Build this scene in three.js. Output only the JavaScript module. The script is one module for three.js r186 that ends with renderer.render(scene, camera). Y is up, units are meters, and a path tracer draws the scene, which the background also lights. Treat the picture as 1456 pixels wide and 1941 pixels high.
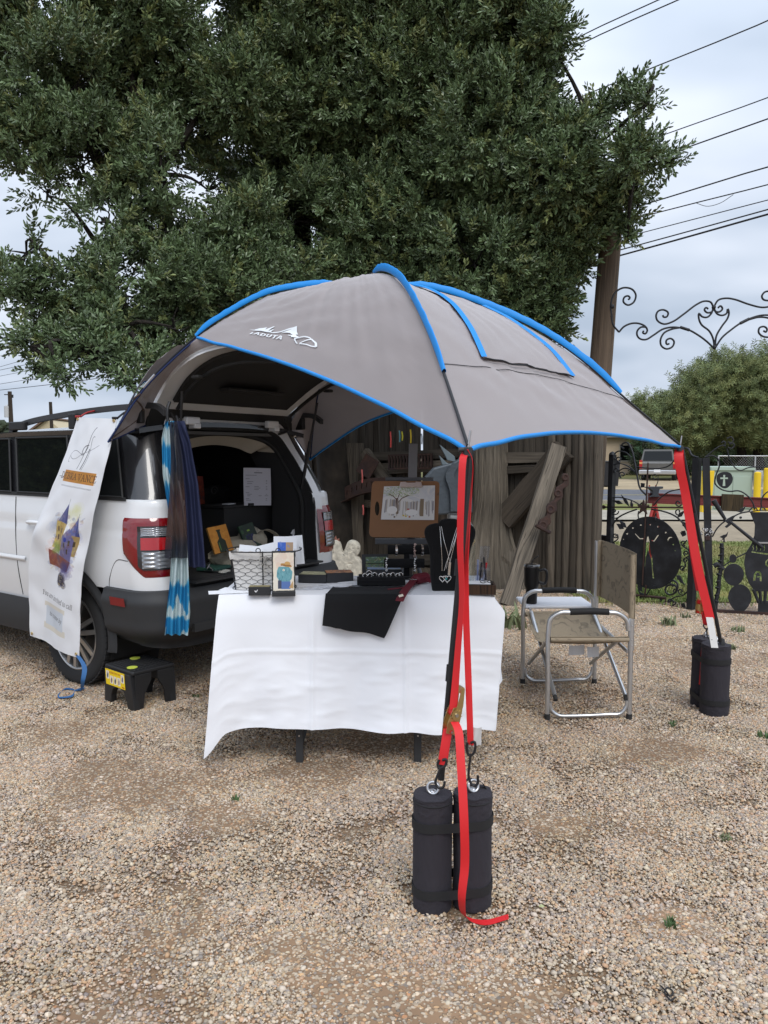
import * as THREE from 'three';
import { mergeGeometries } from 'three/addons/utils/BufferGeometryUtils.js';
import { RoundedBoxGeometry } from 'three/addons/geometries/RoundedBoxGeometry.js';
import { ImprovedNoise } from 'three/addons/math/ImprovedNoise.js';
import { MarchingCubes } from 'three/addons/objects/MarchingCubes.js';

// ---------- camera, sky, sun, exposure ----------
const scene = new THREE.Scene();
const EYE = 1.45, FOCAL = 1458, PITCH = Math.atan((970.5 - 865) / FOCAL);
const camera = new THREE.PerspectiveCamera(2 * Math.atan(970.5 / FOCAL) * 180 / Math.PI, 0.75, 0.05, 2000);
camera.position.set(0, EYE, 0);
camera.rotation.x = -PITCH;
camera.updateMatrixWorld();
const renderer = new THREE.WebGLRenderer({ antialias: true });
renderer.toneMapping = THREE.LinearToneMapping;
renderer.toneMappingExposure = 1.14;
renderer.shadowMap.enabled = true;
const noiseGen = new ImprovedNoise();
const noise = (x, y = 0, z = 0) => noiseGen.noise(x, y, z);
const fbm = (x, y, z, o = 4) => { let s = 0, a = 0.5; for (let i = 0; i < o; i++) { s += a * noise(x, y, z); x *= 2.03; y *= 2.03; z *= 2.03; a *= 0.5; } return s; };
const clamp = (x, a = 0, b = 1) => Math.min(b, Math.max(a, x));
const smooth = (a, b, x) => { const t = clamp((x - a) / (b - a)); return t * t * (3 - 2 * t); };
const lerp = (a, b, t) => a + (b - a) * t;
{ // overcast sky: the standard overcast gradient (three times brighter overhead than at the skyline) with thin cloud texture
  const W = 1024, H = 512, data = new Float32Array(W * H * 4);
  for (let j = 0; j < H; j++) for (let i = 0; i < W; i++) {
    const el = ((j + 0.5) / H - 0.5) * Math.PI, az = ((i + 0.5) / W - 0.5) * 2 * Math.PI;
    const y = Math.sin(el), x = Math.cos(el) * Math.cos(az), z = Math.cos(el) * Math.sin(az);
    const yy = Math.max(y, 0), k = 1 / (yy + 0.16);
    const c1 = fbm(x * k * 0.55 + 3.1, z * k * 1.15 + 7.7, 1.3, 5), c2 = fbm(x * k * 1.6 + 9, z * k * 2.7 + 2, 4.1, 5);
    const cloud = clamp(0.5 + 1.3 * c1 + 0.7 * c2);
    const g = 0.62 + 0.8 * Math.pow(yy, 2.0);
    const b = 1.0 * g * (0.84 + 0.46 * cloud), blue = 1 - cloud, o = (j * W + i) * 4;
    data[o] = b * (0.95 - 0.16 * blue); data[o + 1] = b * (1.01 - 0.07 * blue); data[o + 2] = b * (1.13 + 0.03 * blue); data[o + 3] = 1;
  }
  const sky = new THREE.DataTexture(data, W, H, THREE.RGBAFormat, THREE.FloatType);
  sky.mapping = THREE.EquirectangularReflectionMapping; sky.magFilter = THREE.LinearFilter; sky.minFilter = THREE.LinearFilter; sky.wrapS = THREE.RepeatWrapping; sky.needsUpdate = true;
  scene.background = sky; scene.environment = sky;
}
const sun = new THREE.DirectionalLight(new THREE.Color(1, 0.965, 0.91), 1.3);
sun.position.set(4, 14, 7); sun.castShadow = true; sun.shadow.radius = 45;
sun.shadow.mapSize.set(2048, 2048);
Object.assign(sun.shadow.camera, { left: -14, right: 14, top: 14, bottom: -14, near: 1, far: 60 });
sun.target.position.set(0, 0, -5);
scene.add(sun, sun.target);

// ---------- helpers ----------
const V = (x, y, z) => new THREE.Vector3(x, y, z);
// survey of the photograph: a sight line (u, v) at a distance d in front of the camera, or where it meets the level y
function sight(u, v) { const X = (u - 728) / FOCAL, Y = -(v - 970.5) / FOCAL, s = Math.sin(PITCH), c = Math.cos(PITCH); return V(X, -s + Y * c, -c - Y * s); }
function at(u, v, d) { const r = sight(u, v); return r.multiplyScalar(d / -r.z).add(V(0, EYE, 0)); }
function lvl(u, v, y = 0) { const r = sight(u, v); return r.multiplyScalar((y - EYE) / r.y).add(V(0, EYE, 0)); }
let seed = 12345;
function rnd() { seed |= 0; seed = seed + 0x6D2B79F5 | 0; let t = Math.imul(seed ^ seed >>> 15, 1 | seed); t = t + Math.imul(t ^ t >>> 7, 61 | t) ^ t; return ((t ^ t >>> 14) >>> 0) / 4294967296; }
const rr = (a, b) => a + (b - a) * rnd();
const rs = s => { seed = s; };
const used = {};
function numbered(n) { if (!(n in used)) { used[n] = 0; return n; } used[n]++; return n + '_' + String(used[n]).padStart(3, '0'); }
function clean(g) { const h = g.index ? g.toNonIndexed() : g; for (const k of Object.keys(h.attributes)) if (!['position', 'normal', 'uv', 'color'].includes(k)) h.deleteAttribute(k); if (!h.attributes.normal) h.computeVertexNormals(); if (!h.attributes.uv) h.setAttribute('uv', new THREE.BufferAttribute(new Float32Array(h.attributes.position.count * 2), 2)); return h; }
function merge(list) {
  list = list.flat(9).filter(Boolean).map(clean);
  const col = list.some(g => g.attributes.color);
  if (col) for (const g of list) if (!g.attributes.color) g.setAttribute('color', new THREE.BufferAttribute(new Float32Array(g.attributes.position.count * 3).fill(1), 3));
  return list.length === 1 ? list[0] : mergeGeometries(list, false);
}
function uvBox(g, s = 1, ou = 0, ov = 0) { // texture coordinates in metres from the position, by the main axis of the face
  g = clean(g); const p = g.attributes.position, n = g.attributes.normal, uv = new Float32Array(p.count * 2);
  for (let i = 0; i < p.count; i += 3) {
    const a = V(p.getX(i), p.getY(i), p.getZ(i)), b = V(p.getX(i + 1), p.getY(i + 1), p.getZ(i + 1)), c = V(p.getX(i + 2), p.getY(i + 2), p.getZ(i + 2));
    const f = b.clone().sub(a).cross(c.clone().sub(a)), ax = Math.abs(f.x), ay = Math.abs(f.y), az = Math.abs(f.z);
    [a, b, c].forEach((q, k) => { let u, v; if (ax >= ay && ax >= az) { u = q.z; v = q.y; } else if (ay >= az) { u = q.x; v = q.z; } else { u = q.x; v = q.y; } uv[(i + k) * 2] = u * s + ou; uv[(i + k) * 2 + 1] = v * s + ov; });
  }
  g.setAttribute('uv', new THREE.BufferAttribute(uv, 2)); return g;
}
function mesh(name, geos, mat, parent = scene) {
  const m = new THREE.Mesh(Array.isArray(geos) ? merge(geos) : geos, mat);
  m.name = parent === scene ? numbered(name) : name; m.castShadow = m.receiveShadow = true; parent.add(m); return m;
}
function tag(o, label, category, group) { o.userData.label = label; o.userData.category = category; if (group) o.userData.group = group; return o; }
function thing(name, label, category, p = [0, 0, 0], turn = 0, group) {
  const o = new THREE.Group(); o.name = numbered(name); o.position.set(...(p.isVector3 ? p.toArray() : p)); o.rotation.y = turn; scene.add(o); return tag(o, label, category, group);
}
function struct(name, geos, mat) { const m = mesh(name, geos, mat); m.userData.kind = 'structure'; return m; }
function tr(g, p = [0, 0, 0], r = [0, 0, 0]) { const m = new THREE.Matrix4().makeRotationFromEuler(new THREE.Euler(...r)); m.setPosition(...(p.isVector3 ? p.toArray() : p)); g.applyMatrix4(m); return g; }
const box = (w, h, d, p, r) => uvBox(tr(new THREE.BoxGeometry(w, h, d), p, r));
const rbox = (w, h, d, rad, p, r) => uvBox(tr(new RoundedBoxGeometry(w, h, d, 2, Math.min(rad, w / 2.01, h / 2.01, d / 2.01)), p, r));
function cyl(a, b, r0, r1 = r0, seg = 12, open = false) {
  const d = b.clone().sub(a), g = new THREE.CylinderGeometry(r1, r0, d.length(), seg, 1, open);
  g.applyQuaternion(new THREE.Quaternion().setFromUnitVectors(V(0, 1, 0), d.clone().normalize())); const c = a.clone().add(b).multiplyScalar(0.5); g.translate(c.x, c.y, c.z); return g;
}
function tube(pts, r, seg = 0, rad = 8, closed = false, tension = 0.5) {
  pts = pts.map(p => p.isVector3 ? p : V(...p)); const c = new THREE.CatmullRomCurve3(pts, closed, 'centripetal', tension);
  const g = new THREE.TubeGeometry(c, seg || pts.length * 6, typeof r === 'number' ? r : 1, rad, closed);
  if (typeof r === 'function') { const p = g.attributes.position, n = seg || pts.length * 6; for (let i = 0; i <= n; i++) { const q = c.getPointAt(i / n), k = r(i / n); for (let j = 0; j <= rad; j++) { const o = i * (rad + 1) + j; p.setXYZ(o, q.x + (p.getX(o) - q.x) * k, q.y + (p.getY(o) - q.y) * k, q.z + (p.getZ(o) - q.z) * k); } } g.computeVertexNormals(); }
  if (closed) return g;
  const caps = [0, 1].map(e => { const q = c.getPointAt(e), t = c.getTangentAt(e).multiplyScalar(e ? 1 : -1), rad_ = typeof r === 'function' ? r(e) : r; const d = new THREE.CircleGeometry(rad_, rad); d.applyQuaternion(new THREE.Quaternion().setFromUnitVectors(V(0, 0, 1), t)); d.translate(q.x, q.y, q.z); return d; });
  return merge([g, ...caps]);
}
function surf(nu, nv, fn, su = 1, sv = 1) { // fn(s, t) -> Vector3 over the unit square
  const pos = [], uv = [], idx = [];
  for (let j = 0; j <= nv; j++) for (let i = 0; i <= nu; i++) { const p = fn(i / nu, j / nv); pos.push(p.x, p.y, p.z); uv.push(i / nu * su, j / nv * sv); }
  for (let j = 0; j < nv; j++) for (let i = 0; i < nu; i++) { const a = j * (nu + 1) + i, b = a + 1, c = a + nu + 1, d = c + 1; idx.push(a, b, d, a, d, c); }
  const g = new THREE.BufferGeometry(); g.setAttribute('position', new THREE.Float32BufferAttribute(pos, 3)); g.setAttribute('uv', new THREE.Float32BufferAttribute(uv, 2)); g.setIndex(idx); g.computeVertexNormals(); return g;
}
function slab(nu, nv, fn, th, su = 1, sv = 1) { // a sheet with thickness th along its own normal, edges closed
  const g = surf(nu, nv, fn, su, sv), n = g.attributes.normal, P = (i, j) => fn(i / nu, j / nv);
  const low = (i, j) => { const o = j * (nu + 1) + i; return P(i, j).addScaledVector(V(n.getX(o), n.getY(o), n.getZ(o)), -th); };
  const b = surf(nu, nv, (s, t) => low(Math.round(s * nu), Math.round(t * nv)), su, sv);
  const flip = h => { const ix = h.index.array; for (let i = 0; i < ix.length; i += 3) { const t = ix[i]; ix[i] = ix[i + 1]; ix[i + 1] = t; } h.computeVertexNormals(); return h; };
  flip(b);
  const e = [];
  for (const j of [0, nv]) { const q = surf(nu, 1, (s, t) => { const i = Math.round(s * nu); return t < 0.5 ? P(i, j) : low(i, j); }); e.push(j ? q : flip(q)); }
  for (const i of [0, nu]) { const q = surf(nv, 1, (s, t) => { const j = Math.round(s * nv); return t < 0.5 ? P(i, j) : low(i, j); }); e.push(i ? flip(q) : q); }
  return merge([g, b, ...e]);
}
function ribbon(pts, sides, w, th, n = 0) { // flat webbing: curve through pts, side directions interpolated
  pts = pts.map(p => p.isVector3 ? p : V(...p)); sides = sides.map(p => p.isVector3 ? p : V(...p));
  const c = new THREE.CatmullRomCurve3(pts, false, 'centripetal'), m = n || pts.length * 6, k = sides.length - 1;
  return slab(m, 1, (s, t) => { const q = c.getPoint(s), x = clamp(s) * k, i = Math.min(k - 1, Math.floor(x)); const sd = k < 1 ? sides[0].clone() : sides[i].clone().lerp(sides[i + 1], x - i); return q.addScaledVector(sd.normalize(), (t - 0.5) * w); }, th, c.getLength(), w);
}
function extr(pts, depth, bevel = 0, holes = [], curveSegments = 8) {
  const S = pts instanceof THREE.Shape ? pts : new THREE.Shape(pts.map(p => new THREE.Vector2(...p)));
  for (const h of holes) S.holes.push(new THREE.Path(h.map(p => new THREE.Vector2(...p))));
  return new THREE.ExtrudeGeometry(S, { depth, bevelEnabled: bevel > 0, bevelSize: bevel, bevelThickness: bevel, bevelSegments: 2, curveSegments });
}
function lathe(pts, seg = 24) { return new THREE.LatheGeometry(pts.map(p => new THREE.Vector2(...p)), seg); }
function frame3(o, x, y) { const X = x.clone().normalize(), Z = X.clone().cross(y).normalize(), Y = Z.clone().cross(X); return new THREE.Matrix4().makeBasis(X, Y, Z).setPosition(o); }
const lin = (r, g, b) => new THREE.Color().setRGB(r, g, b);
const mat = (c, rough = 0.7, o = {}) => new THREE.MeshStandardMaterial({ color: c.isColor ? c : new THREE.Color(c), roughness: rough, side: THREE.DoubleSide, ...o });
const phys = (c, rough, o = {}) => new THREE.MeshPhysicalMaterial({ color: c.isColor ? c : new THREE.Color(c), roughness: rough, side: THREE.DoubleSide, ...o });
function dataTex(w, h, fn, srgb = true, rx = 1, ry = 1) {
  const d = new Uint8Array(w * h * 4);
  for (let j = 0; j < h; j++) for (let i = 0; i < w; i++) { const c = fn(i / w, j / h, i, j), o = (j * w + i) * 4; if (typeof c === 'number') { d[o] = d[o + 1] = d[o + 2] = clamp(c) * 255; } else { d[o] = clamp(c[0]) * 255; d[o + 1] = clamp(c[1]) * 255; d[o + 2] = clamp(c[2]) * 255; } d[o + 3] = 255; }
  const t = new THREE.DataTexture(d, w, h); t.magFilter = THREE.LinearFilter; t.minFilter = THREE.LinearMipmapLinearFilter; t.generateMipmaps = true; t.wrapS = t.wrapT = THREE.RepeatWrapping; t.repeat.set(rx, ry); if (srgb) t.colorSpace = THREE.SRGBColorSpace; t.needsUpdate = true; return t;
}
function canvasTex(w, h, draw, srgb = true) {
  const c = document.createElement('canvas'); c.width = w; c.height = h; const x = c.getContext('2d'); draw(x, w, h);
  const t = new THREE.CanvasTexture(c); t.magFilter = THREE.LinearFilter; if (srgb) t.colorSpace = THREE.SRGBColorSpace; t.wrapS = t.wrapT = THREE.RepeatWrapping; return t;
}
// noise that repeats over the unit square
function tnoise(u, v, f, g = f, z = 0) { const n = (a, b) => noise(a * f + 0.37, b * g + 0.71, z + 0.13); const su = u, sv = v; return lerp(lerp(n(u, v), n(u - 1, v), su), lerp(n(u, v - 1), n(u - 1, v - 1), su), sv) * 1.25; }
const tfbm = (u, v, f, g = f, z = 0, o = 4) => { let s = 0, a = 0.5; for (let i = 0; i < o; i++) { s += a * tnoise(u, v, f, g, z + i * 7.3); f *= 2; g *= 2; a *= 0.5; } return s; };

// ---------- shared textures and materials ----------
const texWood = dataTex(256, 512, (u, v) => { const w = tnoise(u, v, 4, 2, 3) * 0.12, st = tfbm(u + w, v, 26, 1.5, 1, 4), f = tfbm(u, v, 90, 4, 5, 2), big = tfbm(u, v, 3, 2, 9, 3), crack = smooth(0.22, 0.34, st + 0.25 * f); const b = 0.47 + 0.26 * st + 0.2 * f + 0.22 * big - 0.28 * crack; return [b * 1.0, b * 0.95, b * 0.88]; });
const texWoodBump = dataTex(256, 512, (u, v) => { const w = tnoise(u, v, 4, 2, 3) * 0.12, st = tfbm(u + w, v, 26, 1.5, 1, 4), f = tfbm(u, v, 90, 4, 5, 2), crack = smooth(0.22, 0.34, st + 0.25 * f); return 0.6 + 0.4 * st + 0.3 * f - 0.5 * crack; }, false);
const texCloth = dataTex(256, 256, (u, v, i, j) => 0.5 + 0.18 * Math.sin(i * Math.PI / 2) * Math.cos(j * Math.PI / 2) + 0.35 * tfbm(u, v, 16, 16, 2), false);
const texRust = dataTex(256, 256, (u, v) => { const a = 0.5 + tfbm(u, v, 6, 6, 1) * 1.1, b = 0.5 + tfbm(u, v, 30, 30, 4); return [0.19 + 0.17 * a * b, 0.14 + 0.09 * a * b, 0.115 + 0.05 * b]; });
const texIron = dataTex(256, 256, (u, v) => { const a = 0.5 + tfbm(u, v, 5, 5, 11) * 1.4, b = 0.5 + tfbm(u, v, 40, 40, 14); const k = 0.12 + 0.1 * a * a + 0.06 * b * a; return [k, k * 1.03, k * 1.1]; });
const texSmudge = dataTex(256, 256, (u, v) => 0.5 + tfbm(u, v, 5, 5, 21) * 0.8 + 0.3 * tfbm(u, v, 30, 30, 24), false);
const woodMat = (r, g, b, rx = 1.6, ry = 0.7) => { const m = mat(lin(r, g, b), 0.92); m.map = texWood.clone(); m.map.repeat.set(rx, ry); m.map.needsUpdate = true; m.bumpMap = texWoodBump.clone(); m.bumpMap.repeat.set(rx, ry); m.bumpMap.needsUpdate = true; m.bumpScale = 0.006; return m; };
const M = {
  white: phys(lin(0.78, 0.79, 0.8), 0.32, { clearcoat: 1, clearcoatRoughness: 0.04 }),
  black: phys(lin(0.012, 0.012, 0.014), 0.25, { clearcoat: 1, clearcoatRoughness: 0.05 }),
  glass: phys(lin(0.006, 0.007, 0.007), 0.03, { ior: 1.5 }),
  plastic: mat(lin(0.028, 0.029, 0.031), 0.62, { bumpMap: texSmudge, bumpScale: 0.0006 }),
  rubber: mat(lin(0.022, 0.022, 0.022), 0.85),
  seal: mat(lin(0.012, 0.012, 0.012), 0.7),
  trim: mat(lin(0.02, 0.02, 0.021), 0.85),
  beige: mat(lin(0.42, 0.38, 0.31), 0.85),
  alu: mat(lin(0.62, 0.63, 0.64), 0.36, { metalness: 0.9 }),
  steel: mat(lin(0.55, 0.55, 0.56), 0.3, { metalness: 1 }),
  silver: mat(lin(0.72, 0.71, 0.69), 0.22, { metalness: 1 }),
  brassy: mat(lin(0.62, 0.47, 0.22), 0.34, { metalness: 1 }),
  blackMetal: mat(lin(0.02, 0.02, 0.022), 0.45, { metalness: 0.3 }),
  iron: mat(lin(0.9, 0.9, 0.95), 0.55, { map: texIron, metalness: 0.25 }),
  rust: mat(lin(1, 1, 1), 0.9, { map: texRust }),
  red: mat(lin(0.62, 0.012, 0.016), 0.6),
  velvet: phys(lin(0.004, 0.004, 0.005), 1, { sheen: 0.25, sheenRoughness: 0.5, sheenColor: lin(0.1, 0.1, 0.11) }),
  paper: mat(lin(0.8, 0.81, 0.84), 0.75),
  blackCard: mat(lin(0.022, 0.023, 0.026), 0.6),
};
// ---------- ground ----------
rs(11);
const barePatches = [[250, 1490, 0.5], [430, 1545, 0.22], [860, 1900, 0.3], [700, 1880, 0.2], [600, 1470, 0.3], [1180, 1220, 0.5], [1290, 1750, 0.12], [560, 1790, 0.14], [620, 1840, 0.16], [1060, 1560, 0.14], [1330, 1250, 0.5], [740, 1400, 0.4], [120, 1390, 0.3], [1250, 1420, 0.35]].map(([u, v, r]) => { const p = lvl(u, v); return [p.x, p.z, r]; });
function bare(x, z) {
  let b = fbm(x * 0.9 + 5, z * 0.9, 2.2, 4) * 1.5 - 0.22;
  for (const [px, pz, r] of barePatches) { const q = Math.hypot((x - px) / 1.25, z - pz) / r; b = Math.max(b, 1.0 - q + 0.35 * fbm(x * 5, z * 5, 8, 3)); }
  return clamp(b * 1.6 + 0.1);
}
function groundY(x, z) { const r = Math.hypot(x, z), k = 1 - smooth(9, 13, r); return k * (-0.003 + 0.010 * bare(x, z) + 0.006 * fbm(x * 3, z * 3, 1, 3)); }
{
  const pebble = [[0.5, 0.46, 0.4], [0.56, 0.53, 0.48], [0.44, 0.37, 0.29], [0.56, 0.46, 0.34], [0.36, 0.34, 0.32], [0.6, 0.56, 0.5], [0.5, 0.36, 0.25], [0.27, 0.26, 0.26]];
  const draw = (colour) => (x, w, h) => {
    rs(77); x.fillStyle = colour ? 'rgb(128,108,88)' : 'rgb(60,60,60)'; x.fillRect(0, 0, w, h);
    for (let i = 0; i < 15000; i++) {
      const px = rnd() * w, py = rnd() * h, a = rr(2.2, 6.2), b = a * rr(0.6, 0.95), t = rnd() * 3.14, c = pebble[Math.floor(rnd() * rnd() * 7.99)], k = rr(0.85, 1.15), g = rr(110, 255);
      x.fillStyle = colour ? `rgb(${255 * clamp(c[0] * k + 0.12)},${255 * clamp(c[1] * k + 0.12)},${255 * clamp(c[2] * k + 0.12)})` : `rgb(${g},${g},${g})`;
      for (const ox of [-w, 0, w]) for (const oy of [-h, 0, h]) { if (px + ox < -9 || px + ox > w + 9 || py + oy < -9 || py + oy > h + 9) continue; x.beginPath(); x.ellipse(px + ox, py + oy, a, b, t, 0, 6.3); x.fill(); }
    }
  };
  const tg = canvasTex(1024, 1024, draw(true)), tb = canvasTex(1024, 1024, draw(false), false);
  const gm = mat(lin(1, 1, 1), 0.95, { map: tg, bumpMap: tb, bumpScale: 0.006, vertexColors: true });
  const NA = 420, rad = []; for (let r = 0.25; r < 900; r *= r < 9 ? 1.016 : 1.09) rad.push(r); rad.push(900);
  const pos = [0, 0, 0], uv = [0, 0], col = [1, 1, 1], idx = [];
  for (const r of rad) for (let k = 0; k < NA; k++) {
    const t = k / NA * Math.PI * 2, x = r * Math.cos(t), z = r * Math.sin(t); pos.push(x, groundY(x, z), z); uv.push(x / 1.3, z / 1.3);
    const b = bare(x, z), m = 0.92 + 0.5 * fbm(x * 0.35, z * 0.35, 3, 3), f = 0.9 + 0.35 * fbm(x * 9, z * 9, 6, 2); col.push(lerp(1.0, 1.34, b) * m * f, lerp(0.9, 1.21, b) * m * f, lerp(0.79, 1.08, b) * m * f);
  }
  for (let k = 0; k < NA; k++) idx.push(0, 1 + (k + 1) % NA, 1 + k);
  for (let j = 0; j < rad.length - 1; j++) for (let k = 0; k < NA; k++) { const a = 1 + j * NA + k, b = 1 + j * NA + (k + 1) % NA, c = a + NA, d = b + NA; idx.push(a, b, d, a, d, c); }
  const g = new THREE.BufferGeometry(); g.setAttribute('position', new THREE.Float32BufferAttribute(pos, 3)); g.setAttribute('uv', new THREE.Float32BufferAttribute(uv, 2)); g.setAttribute('color', new THREE.Float32BufferAttribute(col, 3)); g.setIndex(idx); g.computeVertexNormals();
  struct('ground', g, gm);

  // loose pebbles: handfuls of single stones strewn over the yard, sunk where bare earth stands higher
  rs(5);
  const stone = new THREE.IcosahedronGeometry(1, 1), handfuls = [];
  for (let v = 0; v < 12; v++) {
    const list = [];
    for (let i = 0; i < 230; i++) {
      const s = stone.clone(), q = 0.0026 + 0.004 * rnd() * rnd() + (rnd() < 0.03 ? 0.004 : 0), R = 0.115 * Math.sqrt(rnd()), t = rnd() * 6.28, h = rr(0.45, 0.75), l = rr(1, 1.5);
      const p = s.attributes.position, ox = rnd() * 50; for (let k = 0; k < p.count; k++) { const w = 1 + 0.28 * noise(p.getX(k) * 1.3 + ox, p.getY(k) * 1.3, p.getZ(k) * 1.3); p.setXYZ(k, p.getX(k) * w * l, p.getY(k) * w * h, p.getZ(k) * w); }
      s.scale(q, q, q); tr(s, [R * Math.cos(t), q * h * rr(0.1, 0.9) + 0.0035 * rnd(), R * Math.sin(t)], [rr(-0.5, 0.5), rnd() * 6.28, rr(-0.5, 0.5)]);
      const c = pebble[Math.floor(Math.pow(rnd(), 1.1) * 7.99)], b = rr(0.8, 1.1) , n = s.attributes.position.count, col = new Float32Array(n * 3); for (let k = 0; k < n; k++) { col[k * 3] = c[0] * b; col[k * 3 + 1] = c[1] * b; col[k * 3 + 2] = c[2] * b; }
      s.setAttribute('color', new THREE.BufferAttribute(col, 3)); list.push(s);
    }
    handfuls.push(merge(list));
  }
  const spots = handfuls.map(() => []);
  for (let i = 0; i < 6200; i++) {
    const d = Math.sqrt(rr(1.5 * 1.5, 9.2 * 9.2)), x = rr(-0.56, 0.58) * (d + 0.5), z = -d; if (bare(x, z) > rr(0.35, 1.1)) { if (rnd() < 0.75) continue; } spots[i % 12].push([x, z, d]);
  }
  const pm = mat(lin(1, 1, 1), 0.75, { vertexColors: true });
  const dd = new THREE.Object3D();
  handfuls.forEach((hg, v) => {
    const im = new THREE.InstancedMesh(hg, pm, spots[v].length); im.name = numbered('pebbles'); im.castShadow = im.receiveShadow = true;
    spots[v].forEach(([x, z, d], i) => { dd.position.set(x, 0.001, z); dd.rotation.set(0, rnd() * 6.28, 0); const s = 1 + 0.25 * smooth(4, 9, d); dd.scale.set(s, s, s); dd.updateMatrix(); im.setMatrixAt(i, dd.matrix); const t = rr(0.78, 0.98); im.setColorAt(i, lin(t * 1.12, t * rr(0.96, 1.01), t * rr(0.8, 0.89))); });
    im.userData.kind = 'stuff'; im.userData.label = 'loose multicoloured pebbles strewn over the gravel yard'; im.userData.category = 'gravel'; scene.add(im);
  });
}
const sheet = (name, x0, x1, z0, z1, y, m, s = 1, nx = 40, nz = 12, wob = 0) => struct(name, surf(nx, nz, (a, b) => { const x = lerp(x0, x1, a), z = lerp(z0, z1, b), e = (b < 0.01 || b > 0.99) ? wob * fbm(x * 0.9, z, 3, 4) : 0; return V(x, y, z + e); }, (x1 - x0) * s, (z1 - z0) * s), m);
{
  const soil = dataTex(256, 256, (u, v) => { const a = 0.5 + tfbm(u, v, 6, 6, 31) * 0.7, b = 0.5 + tfbm(u, v, 40, 40, 33) * 0.8, k = 0.72 + 0.2 * a + 0.22 * (b - 0.5); return [k, k * 0.96, k * 0.88]; });
  const turf = dataTex(256, 256, (u, v) => { const a = 0.5 + tfbm(u, v, 5, 5, 41) * 1.2, b = 0.5 + tfbm(u, v, 50, 50, 43); return [0.34 + 0.22 * a + 0.1 * b, 0.38 + 0.1 * a + 0.12 * b, 0.2 + 0.1 * a]; });
  const tar = dataTex(256, 256, (u, v) => { const b = 0.5 + tfbm(u, v, 60, 60, 51), a = tfbm(u, v, 4, 4, 53); const k = 0.5 + 0.2 * b + 0.18 * a; return [k, k, k * 1.02]; });
  const caliche = mat(lin(0.42, 0.37, 0.3), 0.95, { map: soil }), grassM = mat(lin(0.75, 0.8, 0.7), 0.95, { map: turf }), road = mat(lin(0.3, 0.31, 0.335), 0.9, { map: tar }), conc = mat(lin(0.55, 0.54, 0.52), 0.9, { map: soil });
  sheet('lawn', 2.1, 60, -7.55, -12.9, 0.02, grassM, 0.6, 120, 16, 0.5);
  sheet('dirt_path', 1, 70, -12.7, -16.8, 0.026, caliche, 0.25, 120, 8, 0.35);
  sheet('pavement', 1, 80, -16.9, -19.9, 0.06, conc, 0.2);
  sheet('grass_verge', 1, 80, -19.9, -23.0, 0.03, grassM, 0.4, 60, 6, 0.2);
  struct('kerb', [box(90, 0.14, 0.18, [46, 0.07, -23.1])], conc);
  sheet('road', -30, 110, -23.2, -33.4, 0.024, road, 0.2);
  struct('road_marking', [box(140, 0.004, 0.12, [40, 0.03, -28.4])], mat(lin(0.5, 0.42, 0.15), 0.8));
  sheet('sandy_verge', -30, 130, -33.0, -50, 0.03, mat(lin(0.55, 0.47, 0.35), 0.95, { map: soil }), 0.1, 80, 8, 1.2);
  sheet('far_grass', -60, 160, -48, -120, 0.04, mat(lin(0.5, 0.48, 0.36), 0.95, { map: turf }), 0.15, 80, 8, 2);
}
// ---------- grass and weeds ----------
function tuftGeo(n, len, spread, w, sd) {
  rs(sd); const pos = [], col = [];
  for (let i = 0; i < n; i++) {
    const t = rnd() * 6.28, bx = spread * rr(-1, 1), bz = spread * rr(-1, 1), l = len * rr(0.5, 1.2), dx = Math.cos(t), dz = Math.sin(t), lean = rr(0.15, 0.7), k = rr(0.7, 1.2), wx = -dz * w / 2, wz = dx * w / 2;
    const q = [[bx, 0, bz], [bx + dx * l * lean * 0.35, l * 0.6, bz + dz * l * lean * 0.35], [bx + dx * l * lean, l * (1 - 0.25 * lean), bz + dz * l * lean]];
    const P = [[q[0][0] - wx, 0, q[0][2] - wz], [q[0][0] + wx, 0, q[0][2] + wz], [q[1][0] + wx, q[1][1], q[1][2] + wz], [q[1][0] - wx, q[1][1], q[1][2] - wz], q[2]];
    for (const f of [[0, 1, 2], [0, 2, 3], [3, 2, 4]]) for (const v of f) { pos.push(...P[v]); col.push(k, k, k); }
  }
  const g = new THREE.BufferGeometry(); g.setAttribute('position', new THREE.Float32BufferAttribute(pos, 3)); g.setAttribute('color', new THREE.Float32BufferAttribute(col, 3)); g.computeVertexNormals(); g.setAttribute('uv', new THREE.BufferAttribute(new Float32Array(pos.length / 3 * 2), 2)); return g;
}
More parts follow.
